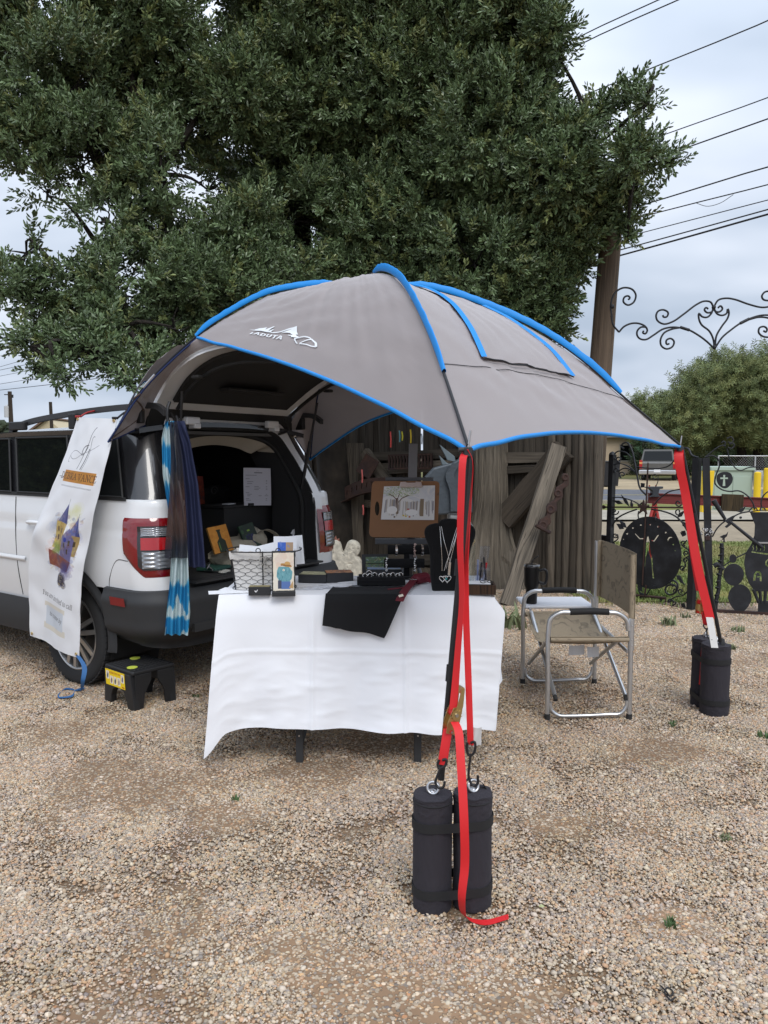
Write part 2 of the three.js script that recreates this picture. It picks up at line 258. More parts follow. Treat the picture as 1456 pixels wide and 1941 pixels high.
{
  const gm = mat(lin(1, 1, 1), 0.8, { vertexColors: true }), g = tuftGeo(26, 0.055, 0.13, 0.008, 3), n = 5200, im = new THREE.InstancedMesh(g, gm, n), dd = new THREE.Object3D();
  rs(8);
  for (let i = 0; i < n; i++) {
    let x, z; do { x = rr(2.0, 10); z = -rr(7.35, 12.6); } while (x > -z * 0.56 + 0.6 || (fbm(x * 1.2, z * 1.2, 5, 3) < -0.12 && -z < 9 && rnd() < 0.8) || rnd() > smooth(7.2, 8.6, -z) + 0.12);
    dd.position.set(x, 0.015, z); dd.rotation.y = rnd() * 6.28; const s = rr(0.6, 1.3); dd.scale.set(1, s, 1); dd.updateMatrix(); im.setMatrixAt(i, dd.matrix);
    const y = clamp(0.45 + 1.6 * fbm(x * 0.9, z * 0.9, 9, 3)); im.setColorAt(i, lin(lerp(0.15, 0.34, y), lerp(0.25, 0.31, y), lerp(0.05, 0.13, y)));
  }
  im.name = 'lawn_grass'; im.userData = { kind: 'stuff', label: 'short green grass growing behind the iron gates', category: 'grass' }; im.castShadow = im.receiveShadow = true; scene.add(im);
  const wm = mat(lin(0.08, 0.14, 0.05), 0.8, { vertexColors: true }), sage = mat(lin(0.17, 0.2, 0.1), 0.8, { vertexColors: true });
  const weeds = [[447, 1518, 0.025, wm, 'tiny green weed in the gravel left of the table legs'], [1272, 1760, 0.03, wm, 'small green weed in the gravel right of the front weights'], [1375, 1592, 0.03, sage, 'faint weed sprig in the gravel below the right weights'], [1270, 1186, 0.1, sage, 'grey green weed tuft by the foot of the iron gate'], [1398, 1198, 0.07, sage, 'low weed at the foot of the vase gate'], [968, 1190, 0.2, sage, 'grass tuft growing at the fence foot behind the table'], [371, 1322, 0.03, wm, 'tiny weed beside the black step stool'], [1300, 1172, 0.06, sage, 'small weed by the gate post'], [1385, 1232, 0.05, sage, 'thin weed stalks beyond the right weights'], [1275, 1375, 0.03, wm, 'small weed sprout left of the right weights'], [1452, 1400, 0.05, wm, 'green weed at the right edge of the yard'], [915, 1085, 0.12, wm, 'leafy weed at the foot of the dead trunk']];
  weeds.forEach(([u, v, s, m, l], i) => { const w = mesh('weed', tuftGeo(36, s, s * 0.6, s * 0.16, 60 + i), m); w.position.copy(lvl(u, v)); w.position.y = groundY(w.position.x, w.position.z) - 0.002; tag(w, l, 'weed'); });
}
// ---------- parked car (rear hatch open) ----------
const CAR = new THREE.Group(); CAR.name = numbered('parked_car'); scene.add(CAR);
tag(CAR, 'white and black SUV parked with its rear hatch wide open', 'car');
const CW = 1.70, YAW = 54 * Math.PI / 180; CAR.position.set(-1.318, 0, -4.31); CAR.rotation.y = YAW; CAR.updateMatrixWorld();
const L3 = (a, b, y) => V(b, y, -a);                                    // a forward from the tail, b from the left side, y up
const toWorld = p => CAR.localToWorld(p.clone());
const carLocal = p => { const q = CAR.worldToLocal(p.clone()); return { a: -q.z, b: q.x, y: q.y }; };
const insB = y => y > 1.19 ? 0.012 + (y - 1.19) * 0.27 : y > 1.0 ? 0.012 * smooth(1.05, 1.19, y) : 0.03 * smooth(0.8, 0.35, y) - 0.012 * Math.sin(clamp((y - 0.5) / 0.55) * Math.PI);
const insA = y => y > 1.17 ? 0.03 + (y - 1.17) * 0.5 : 0.03 * smooth(0.6, 1.17, y);
const RC = 0.17, CL = RC * Math.PI / 2;
function plan(s, y, off) { const ia = insA(y), ib = insB(y); if (s <= 0) return [ia + RC - s, ib - off]; if (s < CL) { const t = s / RC; return [ia + RC - (RC + off) * Math.sin(t), ib + RC - (RC + off) * Math.cos(t)]; } return [ia - off, ib + RC + s - CL]; }
const sOfA = a => RC + 0.02 - a;                                           // arc position on the side for a distance a
function panel(s0, s1, lo, hi, off, ns, ny, right = false) {
  const f = typeof off === 'function' ? off : () => off, L = typeof lo === 'function' ? lo : () => lo, H = typeof hi === 'function' ? hi : () => hi;
  return surf(ns, ny, (x, t) => { const s = lerp(s0, s1, right ? 1 - x : x), y = lerp(L(s), H(s), t), [a, b] = plan(s, y, f(s, y, t)); return L3(a, right ? CW - b : b, y); }, Math.abs(s1 - s0), 0.5);
}
{
  const WA = 0.82, WF = 3.3, WR = 0.335, AR = 0.43;
  const arch = a => { for (const c of [WA, WF]) { const q = AR * AR - (a - c) ** 2; if (q > 0) return WR + Math.sqrt(q); } return 0; };
  const bodyLow = s => { const a = RC + 0.02 - s, base = s > -0.1 ? 0.665 : a < WA ? 0.665 : 0.5; return Math.max(arch(a), base); };
  for (const R of [false, true]) {
    mesh('side_panel', [panel(sOfA(4.05), -0.9, bodyLow, 1.19, 0, 220, 26, R), panel(-0.9, CL + 0.1, bodyLow, 1.19, 0, 110, 26, R)], M.white, CAR);
    mesh('shoulder_ledge', panel(sOfA(4.0), CL + 0.1, 1.19, 1.205, (s, y, t) => 0.0 - 0.02 * t, 120, 1, R), M.white, CAR);
    mesh('pillar_shell', panel(sOfA(2.75), CL + 0.03, 1.2, s => 1.62 - 0.0 * s, -0.012, 60, 12, R), M.black, CAR);
    for (const [n, a0, a1, y1] of [['quarter_window', 0.23, 0.63, 1.585], ['rear_door_window', 0.76, 1.38, 1.575], ['front_door_window', 1.47, 2.35, 1.57]]) {
      const w = mesh(n, panel(sOfA(a1), sOfA(a0), 1.215, s => y1, 0.004, 20, 10, R), M.glass, CAR);
      const p = (a, y) => { const [x, b] = plan(sOfA(a), y, 0.006); return L3(x, R ? CW - b : b, y); };
      mesh('window_trim', [[p(a0, 1.212), p(a1, 1.212)], [p(a0, y1), p(a1, y1)], [p(a0, 1.206), p(a0, y1 + 0.006)], [p(a1, 1.206), p(a1, y1 + 0.006)]].map(([q0, q1]) => cyl(q0, q1, 0.0065, 0.0065, 8)), M.seal, w);
    }
    // belt trim, sill cladding, wheel arch cladding
    mesh('belt_trim', panel(sOfA(2.5), sOfA(0.2), 1.19, 1.213, 0.006, 40, 1, R), M.seal, CAR);
    mesh('sill_cladding', panel(sOfA(2.86), sOfA(1.26), 0.27, 0.505, (s, y, t) => 0.012 + 0.02 * Math.sin(t * 3), 30, 8, R), M.plastic, CAR);
    for (const c of [WA, WF]) mesh('arch_cladding', surf(48, 5, (x, t) => { const th = lerp(-0.25, Math.PI + 0.25, x), r = lerp(0.365, 0.455, t), a = c + r * Math.cos(th), y = Math.max(0.27, WR + r * Math.sin(th)), o = 0.022 * Math.sin(clamp(t * 1.25) * 2.5 + 0.35), b = insB(y) - o; return L3(a, R ? CW - b : b, y); }), M.plastic, CAR);
    for (const c of [WA, WF]) mesh('wheel_well', [surf(30, 1, (x, t) => { const th = lerp(-0.3, Math.PI + 0.3, x), b = t * 0.36 + 0.02; return L3(c + 0.4 * Math.cos(th), R ? CW - b : b, WR + 0.4 * Math.sin(th)); }), tr(new THREE.CircleGeometry(0.42, 30), L3(c, R ? CW - 0.37 : 0.37, WR), [0, Math.PI / 2, 0])], M.seal, CAR);
    // door seams: real grooves laid as dark inset strips
    for (const a of [1.42, 0.72, 2.42]) mesh('door_gap', tube([0.52, 0.7, 0.9, 1.1, 1.18].map(y => { const aa = a === 0.72 && y < 0.8 ? Math.max(a, WA + Math.sqrt(Math.max(0, (AR + 0.02) ** 2 - (y - WR) ** 2))) : a; const [x, b] = plan(sOfA(aa), y, 0.0008); return L3(x, R ? CW - b : b, y); }), 0.0032, 20, 5), M.seal, CAR);
    mesh('bumper_gap', tube([[0.41, 0.665], [0.39, 0.73], [0.31, 0.84], [0.2, 0.845]].map(([a, y]) => { const [x, b] = plan(sOfA(a), y, 0.0006); return L3(x, R ? CW - b : b, y); }), 0.002, 20, 5), M.seal, CAR);
    for (const a of [1.17, 2.1]) { const hb = R ? CW + 0.02 : -0.02, h = mesh('door_handle', tube([L3(a + 0.09, R ? CW : 0, 1.015), L3(a + 0.075, hb, 1.02), L3(a - 0.06, hb, 1.022), L3(a - 0.085, R ? CW : 0, 1.018)], 0.013, 20, 8), M.white, CAR); }
    mesh('door_moulding', panel(sOfA(2.5), sOfA(1.3), 0.755, 0.79, (s, y, t) => 0.004 + 0.01 * Math.sin(t * Math.PI), 30, 4, R), M.white, CAR);
    // tail light
    const red = phys(lin(0.2, 0.003, 0.006), 0.08, { clearcoat: 1, clearcoatRoughness: 0.03 }), redIn = phys(lin(0.42, 0.006, 0.01), 0.1, { clearcoat: 1, clearcoatRoughness: 0.03 });
    const lampBump = dataTex(64, 64, (u, v) => 0.5 + 0.5 * Math.sin(u * 50) * Math.sin(v * 50), false);
    const clearL = phys(lin(0.3, 0.31, 0.33), 0.2, { metalness: 0.6, clearcoat: 1, bumpMap: lampBump, bumpScale: 0.006 });
    const lowE = s => s < 0.1 ? lerp(0.875, 0.76, clamp((s + 0.035) / 0.13)) : 0.755;
    const dome = (e, o) => (s, y, t) => e + o * Math.pow(Math.sin(clamp(t, 0.0, 1) * Math.PI), 0.35);
    const TL = mesh('tail_light', panel(-0.035, CL + 0.085, lowE, 1.095, dome(0.001, 0.016), 30, 16, R), red, CAR);
    mesh('lamp_bezel', panel(0.075, CL + 0.03, s => lowE(s) + 0.045, 1.05, 0.0185, 24, 10, R), M.black, TL);
    mesh('clear_lens', panel(0.095, CL + 0.025, 0.995, 1.043, 0.0225, 20, 4, R), clearL, TL);
    mesh('red_lens', panel(0.095, CL + 0.025, 0.915, 0.985, 0.0225, 20, 4, R), redIn, TL);
    mesh('clear_lens', panel(0.1, CL + 0.025, s => Math.max(lowE(s) + 0.055, 0.80), 0.905, 0.0225, 20, 8, R), clearL, TL);
    mesh('reflector', panel(-0.14, 0.0, 0.585, 0.635, 0.062, 8, 3, R), mat(lin(0.22, 0.01, 0.012), 0.3), CAR);
  }
  // rear bumper, one piece round the tail
  const bo = (s, y) => 0.055 * smooth(0.34, 0.46, y) * (1 - 0.55 * smooth(0.6, 0.675, y)) - 0.05 * smooth(0.42, 0.33, y);
  const halfS = CL + CW / 2 - RC;
  const bl = s => { const a = RC + 0.02 - s; return s < -0.05 ? lerp(0.36, 0.33, clamp(1 + s * 3)) : 0.33 - 0.03 * smooth(0, 0.5, s); };
  for (const R of [false, true]) mesh('rear_bumper', [panel(-0.24, halfS, bl, 0.672, bo, 70, 20, R), panel(-0.24, halfS, 0.672, 0.7, (s, y, t) => lerp(0.025, -0.09, t), 60, 3, R)], M.plastic, CAR);
  mesh('bumper_step', [box(CW - 0.5, 0.05, 0.05, [CW / 2, 0.44, 0.045]), box(CW - 0.55, 0.012, 0.16, [CW / 2, 0.705, -0.02])], M.plastic, CAR);
  for (const b of [0.2, 0.55, 1.15, 1.5]) mesh('parking_sensor', tr(new THREE.TorusGeometry(0.011, 0.0022, 6, 16), L3(-0.058, b, 0.52)), M.trim, CAR);
  mesh('underbody', [box(CW - 0.5, 0.22, 3.9, [CW / 2, 0.42, -2.1])], M.seal, CAR);
  // roof, rails, windscreen, bonnet, front
  const ry = b => 1.615 + 0.055 * (1 - Math.pow(Math.abs(b - CW / 2) / (CW / 2 - 0.12), 2.4));
  mesh('roof', slab(24, 24, (x, t) => { const a = lerp(0.25, 2.65, t), b = lerp(0.125, CW - 0.125, x); return L3(a, b, ry(b) - 0.05 * smooth(1.6, 2.65, a)); }, 0.03), M.black, CAR);
  for (const R of [false, true]) {
    const B = b => R ? CW - b : b, pts = [[1.78, 1.615], [1.7, 1.655], [1.5, 1.69], [1.1, 1.722], [0.7, 1.742], [0.35, 1.748], [0.14, 1.742], [0.06, 1.70]].map(([a, y]) => L3(a, B(0.16), y));
    const rail = mesh('roof_rail', [ribbon(pts, [V(0, 1, 0.05)], 0.034, 0.034, 60)], mat(lin(0.035, 0.036, 0.04), 0.45), CAR);
    for (const [a, h, w] of [[1.62, 0.06, 0.2], [0.3, 0.09, 0.14], [0.95, 0.1, 0.07]]) mesh('rail_foot', rbox(0.034, h, w, 0.01, L3(a, B(0.143), 1.735 - h / 2 - (a > 1.5 ? 0.045 : a > 0.9 ? 0.01 : 0))), M.blackMetal, rail);
  }
  mesh('windscreen', surf(10, 10, (x, t) => { const a = lerp(2.65, 3.25, t), y = lerp(1.6, 1.16, t), i = insB(y) + 0.03; return L3(a, lerp(i, CW - i, x), y); }), M.glass, CAR);
  mesh('bonnet', slab(10, 10, (x, t) => { const a = lerp(3.2, 4.06, t); return L3(a, lerp(0.02, CW - 0.02, x), 1.19 - 0.14 * t * t + 0.02 * Math.sin(x * Math.PI)); }, 0.03), M.white, CAR);
  mesh('front_bumper', rbox(CW - 0.02, 0.75, 0.16, 0.05, [CW / 2, 0.72, -4.08]), M.plastic, CAR);
  mesh('dashboard', box(CW - 0.2, 0.5, 0.3, [CW / 2, 0.9, -3.1]), M.trim, CAR);
  // wheels
  const treadBump = dataTex(128, 256, (u, v) => { const g = Math.abs(u - 0.5); let k = 1; if (g > 0.12 && g < 0.16 || g > 0.27 && g < 0.31) k = 0.1; const sh = (v * 64 + (g > 0.3 ? 0.3 : g * 2)) % 1; if (sh < 0.16 && g > 0.16) k *= 0.35; return k; }, false);
  const tyreM = mat(lin(0.024, 0.024, 0.025), 0.86), treadM = mat(lin(0.022, 0.022, 0.022), 0.9, { bumpMap: treadBump, bumpScale: 0.008 });
  const darkAlloy = mat(lin(0.02, 0.02, 0.022), 0.4), cutAlloy = mat(lin(0.5, 0.5, 0.5), 0.3, { metalness: 0.85 });
  for (const c of [WA, WF]) for (const R of [false, true]) {
    const wg = new THREE.Group(); wg.name = 'wheel'; CAR.add(wg); wg.position.copy(L3(c, R ? CW - 0.125 : 0.125, WR)); wg.rotation.y = R ? Math.PI : 0;
    // axis of the lathe turned to lie along b; outer face at -x
    const side = [[0.235, -0.095], [0.245, -0.105], [0.27, -0.113], [0.305, -0.11], [0.322, -0.1], [0.331, -0.085]];
    const ty = lathe([...side, ...[], [0.334, -0.07], [0.335, -0.05]], 64), ty2 = lathe([[0.335, 0.05], [0.334, 0.07], [0.322, 0.1], [0.27, 0.113], [0.235, 0.095]], 48);
    mesh('tyre', [ty, ty2].map(g => tr(g, [0, 0, 0], [0, 0, -Math.PI / 2])), tyreM, wg);
    const tp = []; const prof = []; for (let x = -0.085; x <= 0.0851; x += 0.0085) { const q = Math.abs(x); prof.push([(q > 0.018 && q < 0.026) || (q > 0.046 && q < 0.054) ? 0.327 : 0.3355 - (q > 0.06 ? (q - 0.06) * 0.16 : 0), x]); }
    mesh('tread', tr(lathe(prof, 96), [0, 0, 0], [0, 0, -Math.PI / 2]), treadM, wg);
    const lugs = []; for (let k = 0; k < 52; k++) for (const q of [-1, 1]) { const t = k / 52 * 6.283 + (q > 0 ? 0.06 : 0); lugs.push(tr(new THREE.BoxGeometry(0.036, 0.009, 0.027), [q * 0.078, 0.333 * Math.cos(t), 0.333 * Math.sin(t)], [t, 0, 0])); }
    mesh('tread_lugs', lugs, tyreM, wg);
    mesh('rim', [tr(lathe([[0.238, -0.1], [0.232, -0.104], [0.222, -0.098], [0.215, -0.06], [0.2, 0.02]], 56), [0, 0, 0], [0, 0, -Math.PI / 2])], cutAlloy, wg);
    mesh('rim_well', tr(new THREE.CircleGeometry(0.22, 40), [-0.02, 0, 0], [0, -Math.PI / 2, 0]), darkAlloy, wg);
    const sp = [], edge = [];
    for (let k = 0; k < 6; k++) {
      const t0 = k / 6 * 6.283 + 0.2;
      for (const d of [-0.17, 0.17]) { const P = (r, t) => V(-0.085 - 0.01 * (0.22 - r), r * Math.cos(t), r * Math.sin(t)); const g = ribbon([P(0.05, t0 + d * 1.6), P(0.13, t0 + d * 1.25), P(0.222, t0 + d * 1.05)], [V(0, -Math.sin(t0), Math.cos(t0))], 0.03, 0.014, 6); edge.push(g); }
      const Q = (r, t) => [r * Math.cos(t), r * Math.sin(t)];
    }
    mesh('spokes', edge, cutAlloy, wg);
    mesh('hub_cap', [tr(lathe([[0, -0.098], [0.03, -0.096], [0.062, -0.088], [0.07, -0.06]], 24), [0, 0, 0], [0, 0, -Math.PI / 2])], darkAlloy, wg);
  }
  // load opening: jamb, seal, lining
  const ring = (k) => { const pts = []; const B0 = 0.275 + k, B1 = CW - 0.275 - k, yb = 0.705 + k * 0.2, ytop = 1.635 - k; const add = (b, y) => pts.push([b, y]); add(B0, yb); add(B0, 0.95); add(B0 + 0.0, 1.15); add(B0 + 0.035, 1.35); add(B0 + 0.085, 1.5); add(B0 + 0.14, ytop - 0.045); add(B0 + 0.26, ytop - 0.008); add(CW / 2, ytop + 0.012); const n = pts.length; for (let i = n - 2; i >= 0; i--) add(CW - pts[i][0], pts[i][1]); return pts; };
  const ringCurve = (k, da) => new THREE.CatmullRomCurve3(ring(k).map(([b, y]) => L3(insA(y) + da, b, y)), false, 'centripetal');
  const band = (k0, d0, k1, d1, n = 90) => { const A = ringCurve(k0, d0), B = ringCurve(k1, d1); return surf(n, 2, (s, t) => A.getPoint(s).lerp(B.getPoint(s), t)); };
  mesh('hatch_jamb', [band(-0.08, -0.004, -0.01, -0.003)], M.white, CAR); mesh('jamb_lining', [band(-0.01, -0.003, 0.0, -0.002), band(0, -0.002, 0.015, 0.06), band(0.015, 0.06, 0.03, 0.085)], M.trim, CAR);
  mesh('hatch_seal', tube(ring(0.045).map(([b, y]) => L3(insA(y) + 0.08, b, y)), 0.017, 120, 8), M.seal, CAR);
  const lining = (lo, hi, k0, d0, k1, d1) => { const A = ringCurve(k0, d0), B = ringCurve(k1, d1); return surf(60, 2, (s, t) => { const q = lerp(lo, hi, s); return A.getPoint(q).lerp(B.getPoint(q), t); }); };
  mesh('pillar_trim', [lining(0.27, 0.73, 0.055, 0.085, 0.12, 0.2)], M.beige, CAR);
  for (const [p0, p1] of [[0, 0.27], [0.73, 1]]) mesh('lower_trim', lining(p0, p1, 0.055, 0.085, 0.12, 0.3), M.trim, CAR);
  mesh('cargo_floor', [box(CW - 0.5, 0.04, 1.0, [CW / 2, 0.69, -0.5]), box(CW - 0.56, 0.03, 0.1, [CW / 2, 0.7, -0.06])], mat(lin(0.02, 0.02, 0.021), 0.9, { bumpMap: texSmudge, bumpScale: 0.003 }), CAR);
  for (const b of [0.2, CW - 0.2]) mesh('cabin_lining', surf(8, 8, (x, t) => { const y = lerp(0.7, 1.6, t), i = Math.max(b < 1 ? 0.2 : 0, 0); const q = 0.2 + Math.max(0, y - 1.2) * 0.28; return L3(lerp(0.25, 2.6, x), b < 1 ? q : CW - q, y); }), M.trim, CAR);
  mesh('headliner', box(CW - 0.62, 0.02, 2.3, [CW / 2, 1.6, -1.42]), mat(lin(0.1, 0.1, 0.1), 0.9), CAR);
  mesh('front_bulkhead', box(CW - 0.3, 1.1, 0.05, [CW / 2, 1.0, -2.65]), M.trim, CAR);
  for (const [b, w] of [[0.52, 0.55], [1.15, 0.6]]) { const s = mesh('rear_seat', [rbox(w, 0.56, 0.14, 0.05, L3(1.0, b, 0.95), [0.2, 0, 0])], mat(lin(0.018, 0.018, 0.019), 0.8), CAR); mesh('headrest', rbox(0.25, 0.16, 0.1, 0.04, L3(1.1, b, 1.31)), M.trim, s); }
  for (const b of [0.5, 1.2]) mesh('front_seat', [rbox(0.5, 0.7, 0.16, 0.06, L3(1.8, b, 1.0), [0.2, 0, 0]), rbox(0.27, 0.18, 0.1, 0.04, L3(1.95, b, 1.43))], M.trim, CAR);
}
// hatch door, swung up
const gateProf = new THREE.CatmullRomCurve3([[0.26, 1.70], [0.14, 1.79], [0, 1.885], [-0.19, 1.965], [-0.4, 1.99], [-0.62, 1.985], [-0.8, 1.955]].map(([a, y]) => V(a, y, 0)), false, 'centripetal');
function gateP(t, b, n) { const q = gateProf.getPoint(t), g = gateProf.getTangent(t); const N = V(-g.y, g.x, 0); if (N.y < 0) N.negate(); return L3(q.x + N.x * n, b, q.y + N.y * n); }
function gateTop(a) { let best = 0; for (let i = 0; i <= 30; i++) { const q = gateProf.getPoint(i / 30); if (Math.abs(q.x - a) < 0.06) best = Math.max(best, q.y); } return best; }
{
  const B0 = t => 0.26 - 0.05 * smooth(0, 0.35, t), gp = (t, x, n) => gateP(t, lerp(B0(t), CW - B0(t), x), n);
  const door = new THREE.Group(); door.name = 'hatch_door'; CAR.add(door);
  const pearl = M.white, part = (n, t0, t1, x0, x1, n0, th, m) => mesh(n, slab(26, 16, (x, t) => gp(lerp(t0, t1, t), lerp(x0, x1, x), n0), th), m, door);
  mesh('door_rim', [[0, 1, 0, 0.085], [0, 1, 0.915, 1], [0.9, 1, 0.085, 0.915], [0, 0.1, 0.085, 0.915]].map(([t0, t1, x0, x1]) => slab(26, 16, (x, t) => gp(lerp(t0, t1, t), lerp(x0, x1, x), 0.05), 0.075)), pearl, door);
  part('door_skin', 0.0, 1, 0.0, 1, 0.06, 0.01, M.white); mesh('body_header', rbox(CW - 0.42, 0.13, 0.05, 0.01, [CW / 2, 1.68, -0.31]), M.seal, CAR);
  part('door_lining', 0.1, 0.9, 0.085, 0.915, 0.03, 0.02, M.trim);
  for (const x of [0.085, 0.915]) mesh('lining_edge', tube([0.1, 0.3, 0.5, 0.7, 0.9].map(t => gp(t, x, -0.022)), 0.012, 40, 6), M.seal, door);
  for (const x of [0.045, 0.955]) mesh('door_buffer', tr(new RoundedBoxGeometry(0.045, 0.02, 0.06, 2, 0.008), gp(0.42, x, -0.03)), M.rubber, door);
  mesh('door_latch', [rbox(0.09, 0.05, 0.05, 0.01, gp(0.95, 0.5, -0.03))], M.blackMetal, door);
  mesh('wiper_lining', [rbox(0.5, 0.02, 0.1, 0.01, gp(0.3, 0.5, 0.0))], M.trim, door);
  for (const x of [0.2, 0.8]) mesh('hinge', (() => { const p = gp(0.02, x, -0.05); return [rbox(0.11, 0.05, 0.04, 0.01, p), rbox(0.05, 0.035, 0.09, 0.008, [p.x + 0.03, p.y - 0.03, p.z - 0.02])]; })(), M.white, door);
  for (const x of [0.03, 0.97]) { const p = gp(0.3, x, -0.045), q = L3(0.12, x < 0.5 ? 0.3 : CW - 0.3, 1.22); const s = mesh('gas_strut', [cyl(p, p.clone().lerp(q, 0.5), 0.008), cyl(p.clone().lerp(q, 0.45), q, 0.013)], M.blackMetal, CAR); }
  for (const x of [0.06, 0.9]) mesh('wiring_loom', tube([gp(0.06, x, -0.02), gp(0.02, x + 0.02, -0.09), L3(0.26, lerp(0.3, CW - 0.3, x), 1.6)], 0.009, 16, 6), M.rubber, door);
}
// ---------- tailgate canopy ----------
const tent = thing('tailgate_canopy', 'grey fabric tailgate canopy with blue trim stretched from the open hatch', 'canopy');
const fA = at(887, 853, 2.46), fB = at(1289, 848, 4.12), fL = at(205, 838, 4.42), fR = at(588, 872, 6.0), PK = V(-0.13, 2.385, -4.26);
function pole(foot, hs) { const ts = hs.map(h => h[0]), pts = hs.map(([t, y]) => { const p = foot.clone().lerp(PK, t); p.y = t === 0 ? foot.y : t === 1 ? PK.y : y; return p; }); const c = new THREE.CatmullRomCurve3(pts, false, 'centripetal'); return t => { t = clamp(t); let i = 0; while (i < ts.length - 2 && t > ts[i + 1]) i++; return c.getPoint((i + (t - ts[i]) / (ts[i + 1] - ts[i])) / (ts.length - 1)); }; }
const pA = pole(fA, [[0, 0], [0.15, 1.735], [0.3, 1.963], [0.5, 2.19], [0.72, 2.325], [1, 0]]), pB = pole(fB, [[0, 0], [0.19, 1.776], [0.3, 1.944], [0.436, 2.106], [0.6, 2.238], [0.77, 2.336], [1, 0]]);
const pL = pole(fL, [[0, 0], [0.156, 1.835], [0.37, 2.11], [0.5, 2.23], [0.66, 2.335], [0.88, 2.375], [1, 0]]), pR = pole(fR, [[0, 0], [0.156, 1.8], [0.37, 2.08], [0.5, 2.2], [0.66, 2.31], [0.88, 2.37], [1, 0]]);
const drape = p => { const c = carLocal(p); if (c.a < 0.45 && c.a > -1.0) { const g = gateTop(clamp(c.a, -0.79, 0.25)) + 0.12 - 0.35 * Math.max(0, c.a - 0.25), w = smooth(0.0, 0.22, c.b + 0.06) * smooth(CW + 0.06, CW - 0.16, c.b) * smooth(-0.98, -0.8, c.a); if (p.y < g) p.y = lerp(p.y, g, w); } return p; };
function fabric(P, Q, tp, tq, e, opt = {}) {
  const f = (s, k) => { // k = 0 at the hem, 1 at the crown
    const k0 = e * 4 * s * (1 - s) , kk = lerp(k0, 1, k), p = P(lerp(tp, 1, kk)).lerp(Q(lerp(tq, 1, kk)), s);
    const w = 4 * s * (1 - s), sag = (opt.sag || 0.03) * w * Math.sin(kk * Math.PI), wr = 0.012 * noise(s * 6 + (opt.o || 0), kk * 22 + s * 9, 3) * (1 - kk) * Math.min(1, k * 8) + 0.008 * noise(s * 26 + (opt.o || 0), kk * 3.5, 7) * w * Math.min(1, k * 6) + 0.006 * Math.sin(s * 40 + kk * 8) * Math.pow(1 - kk, 3) * (Math.exp(-s * 9) + Math.exp((s - 1) * 9));
    p.y -= sag - wr; p.z += wr * 0.6; if (opt.drape) drape(p); return p;
  };
  return f;
}
const panels = [['left_panel', fabric(pA, pL, 0.0, 0.37, 0.04, { sag: -0.015, o: 2 })], ['front_panel', fabric(pA, pB, 0, 0, 0.045, { sag: 0.02, o: 9 })], ['far_panel', fabric(pB, pR, 0, 0, 0.17, { sag: 0.02, o: 17 })], ['roof_panel', fabric(pR, pL, 0.0, 0.0, 0.16, { sag: 0, o: 23, drape: true })]];
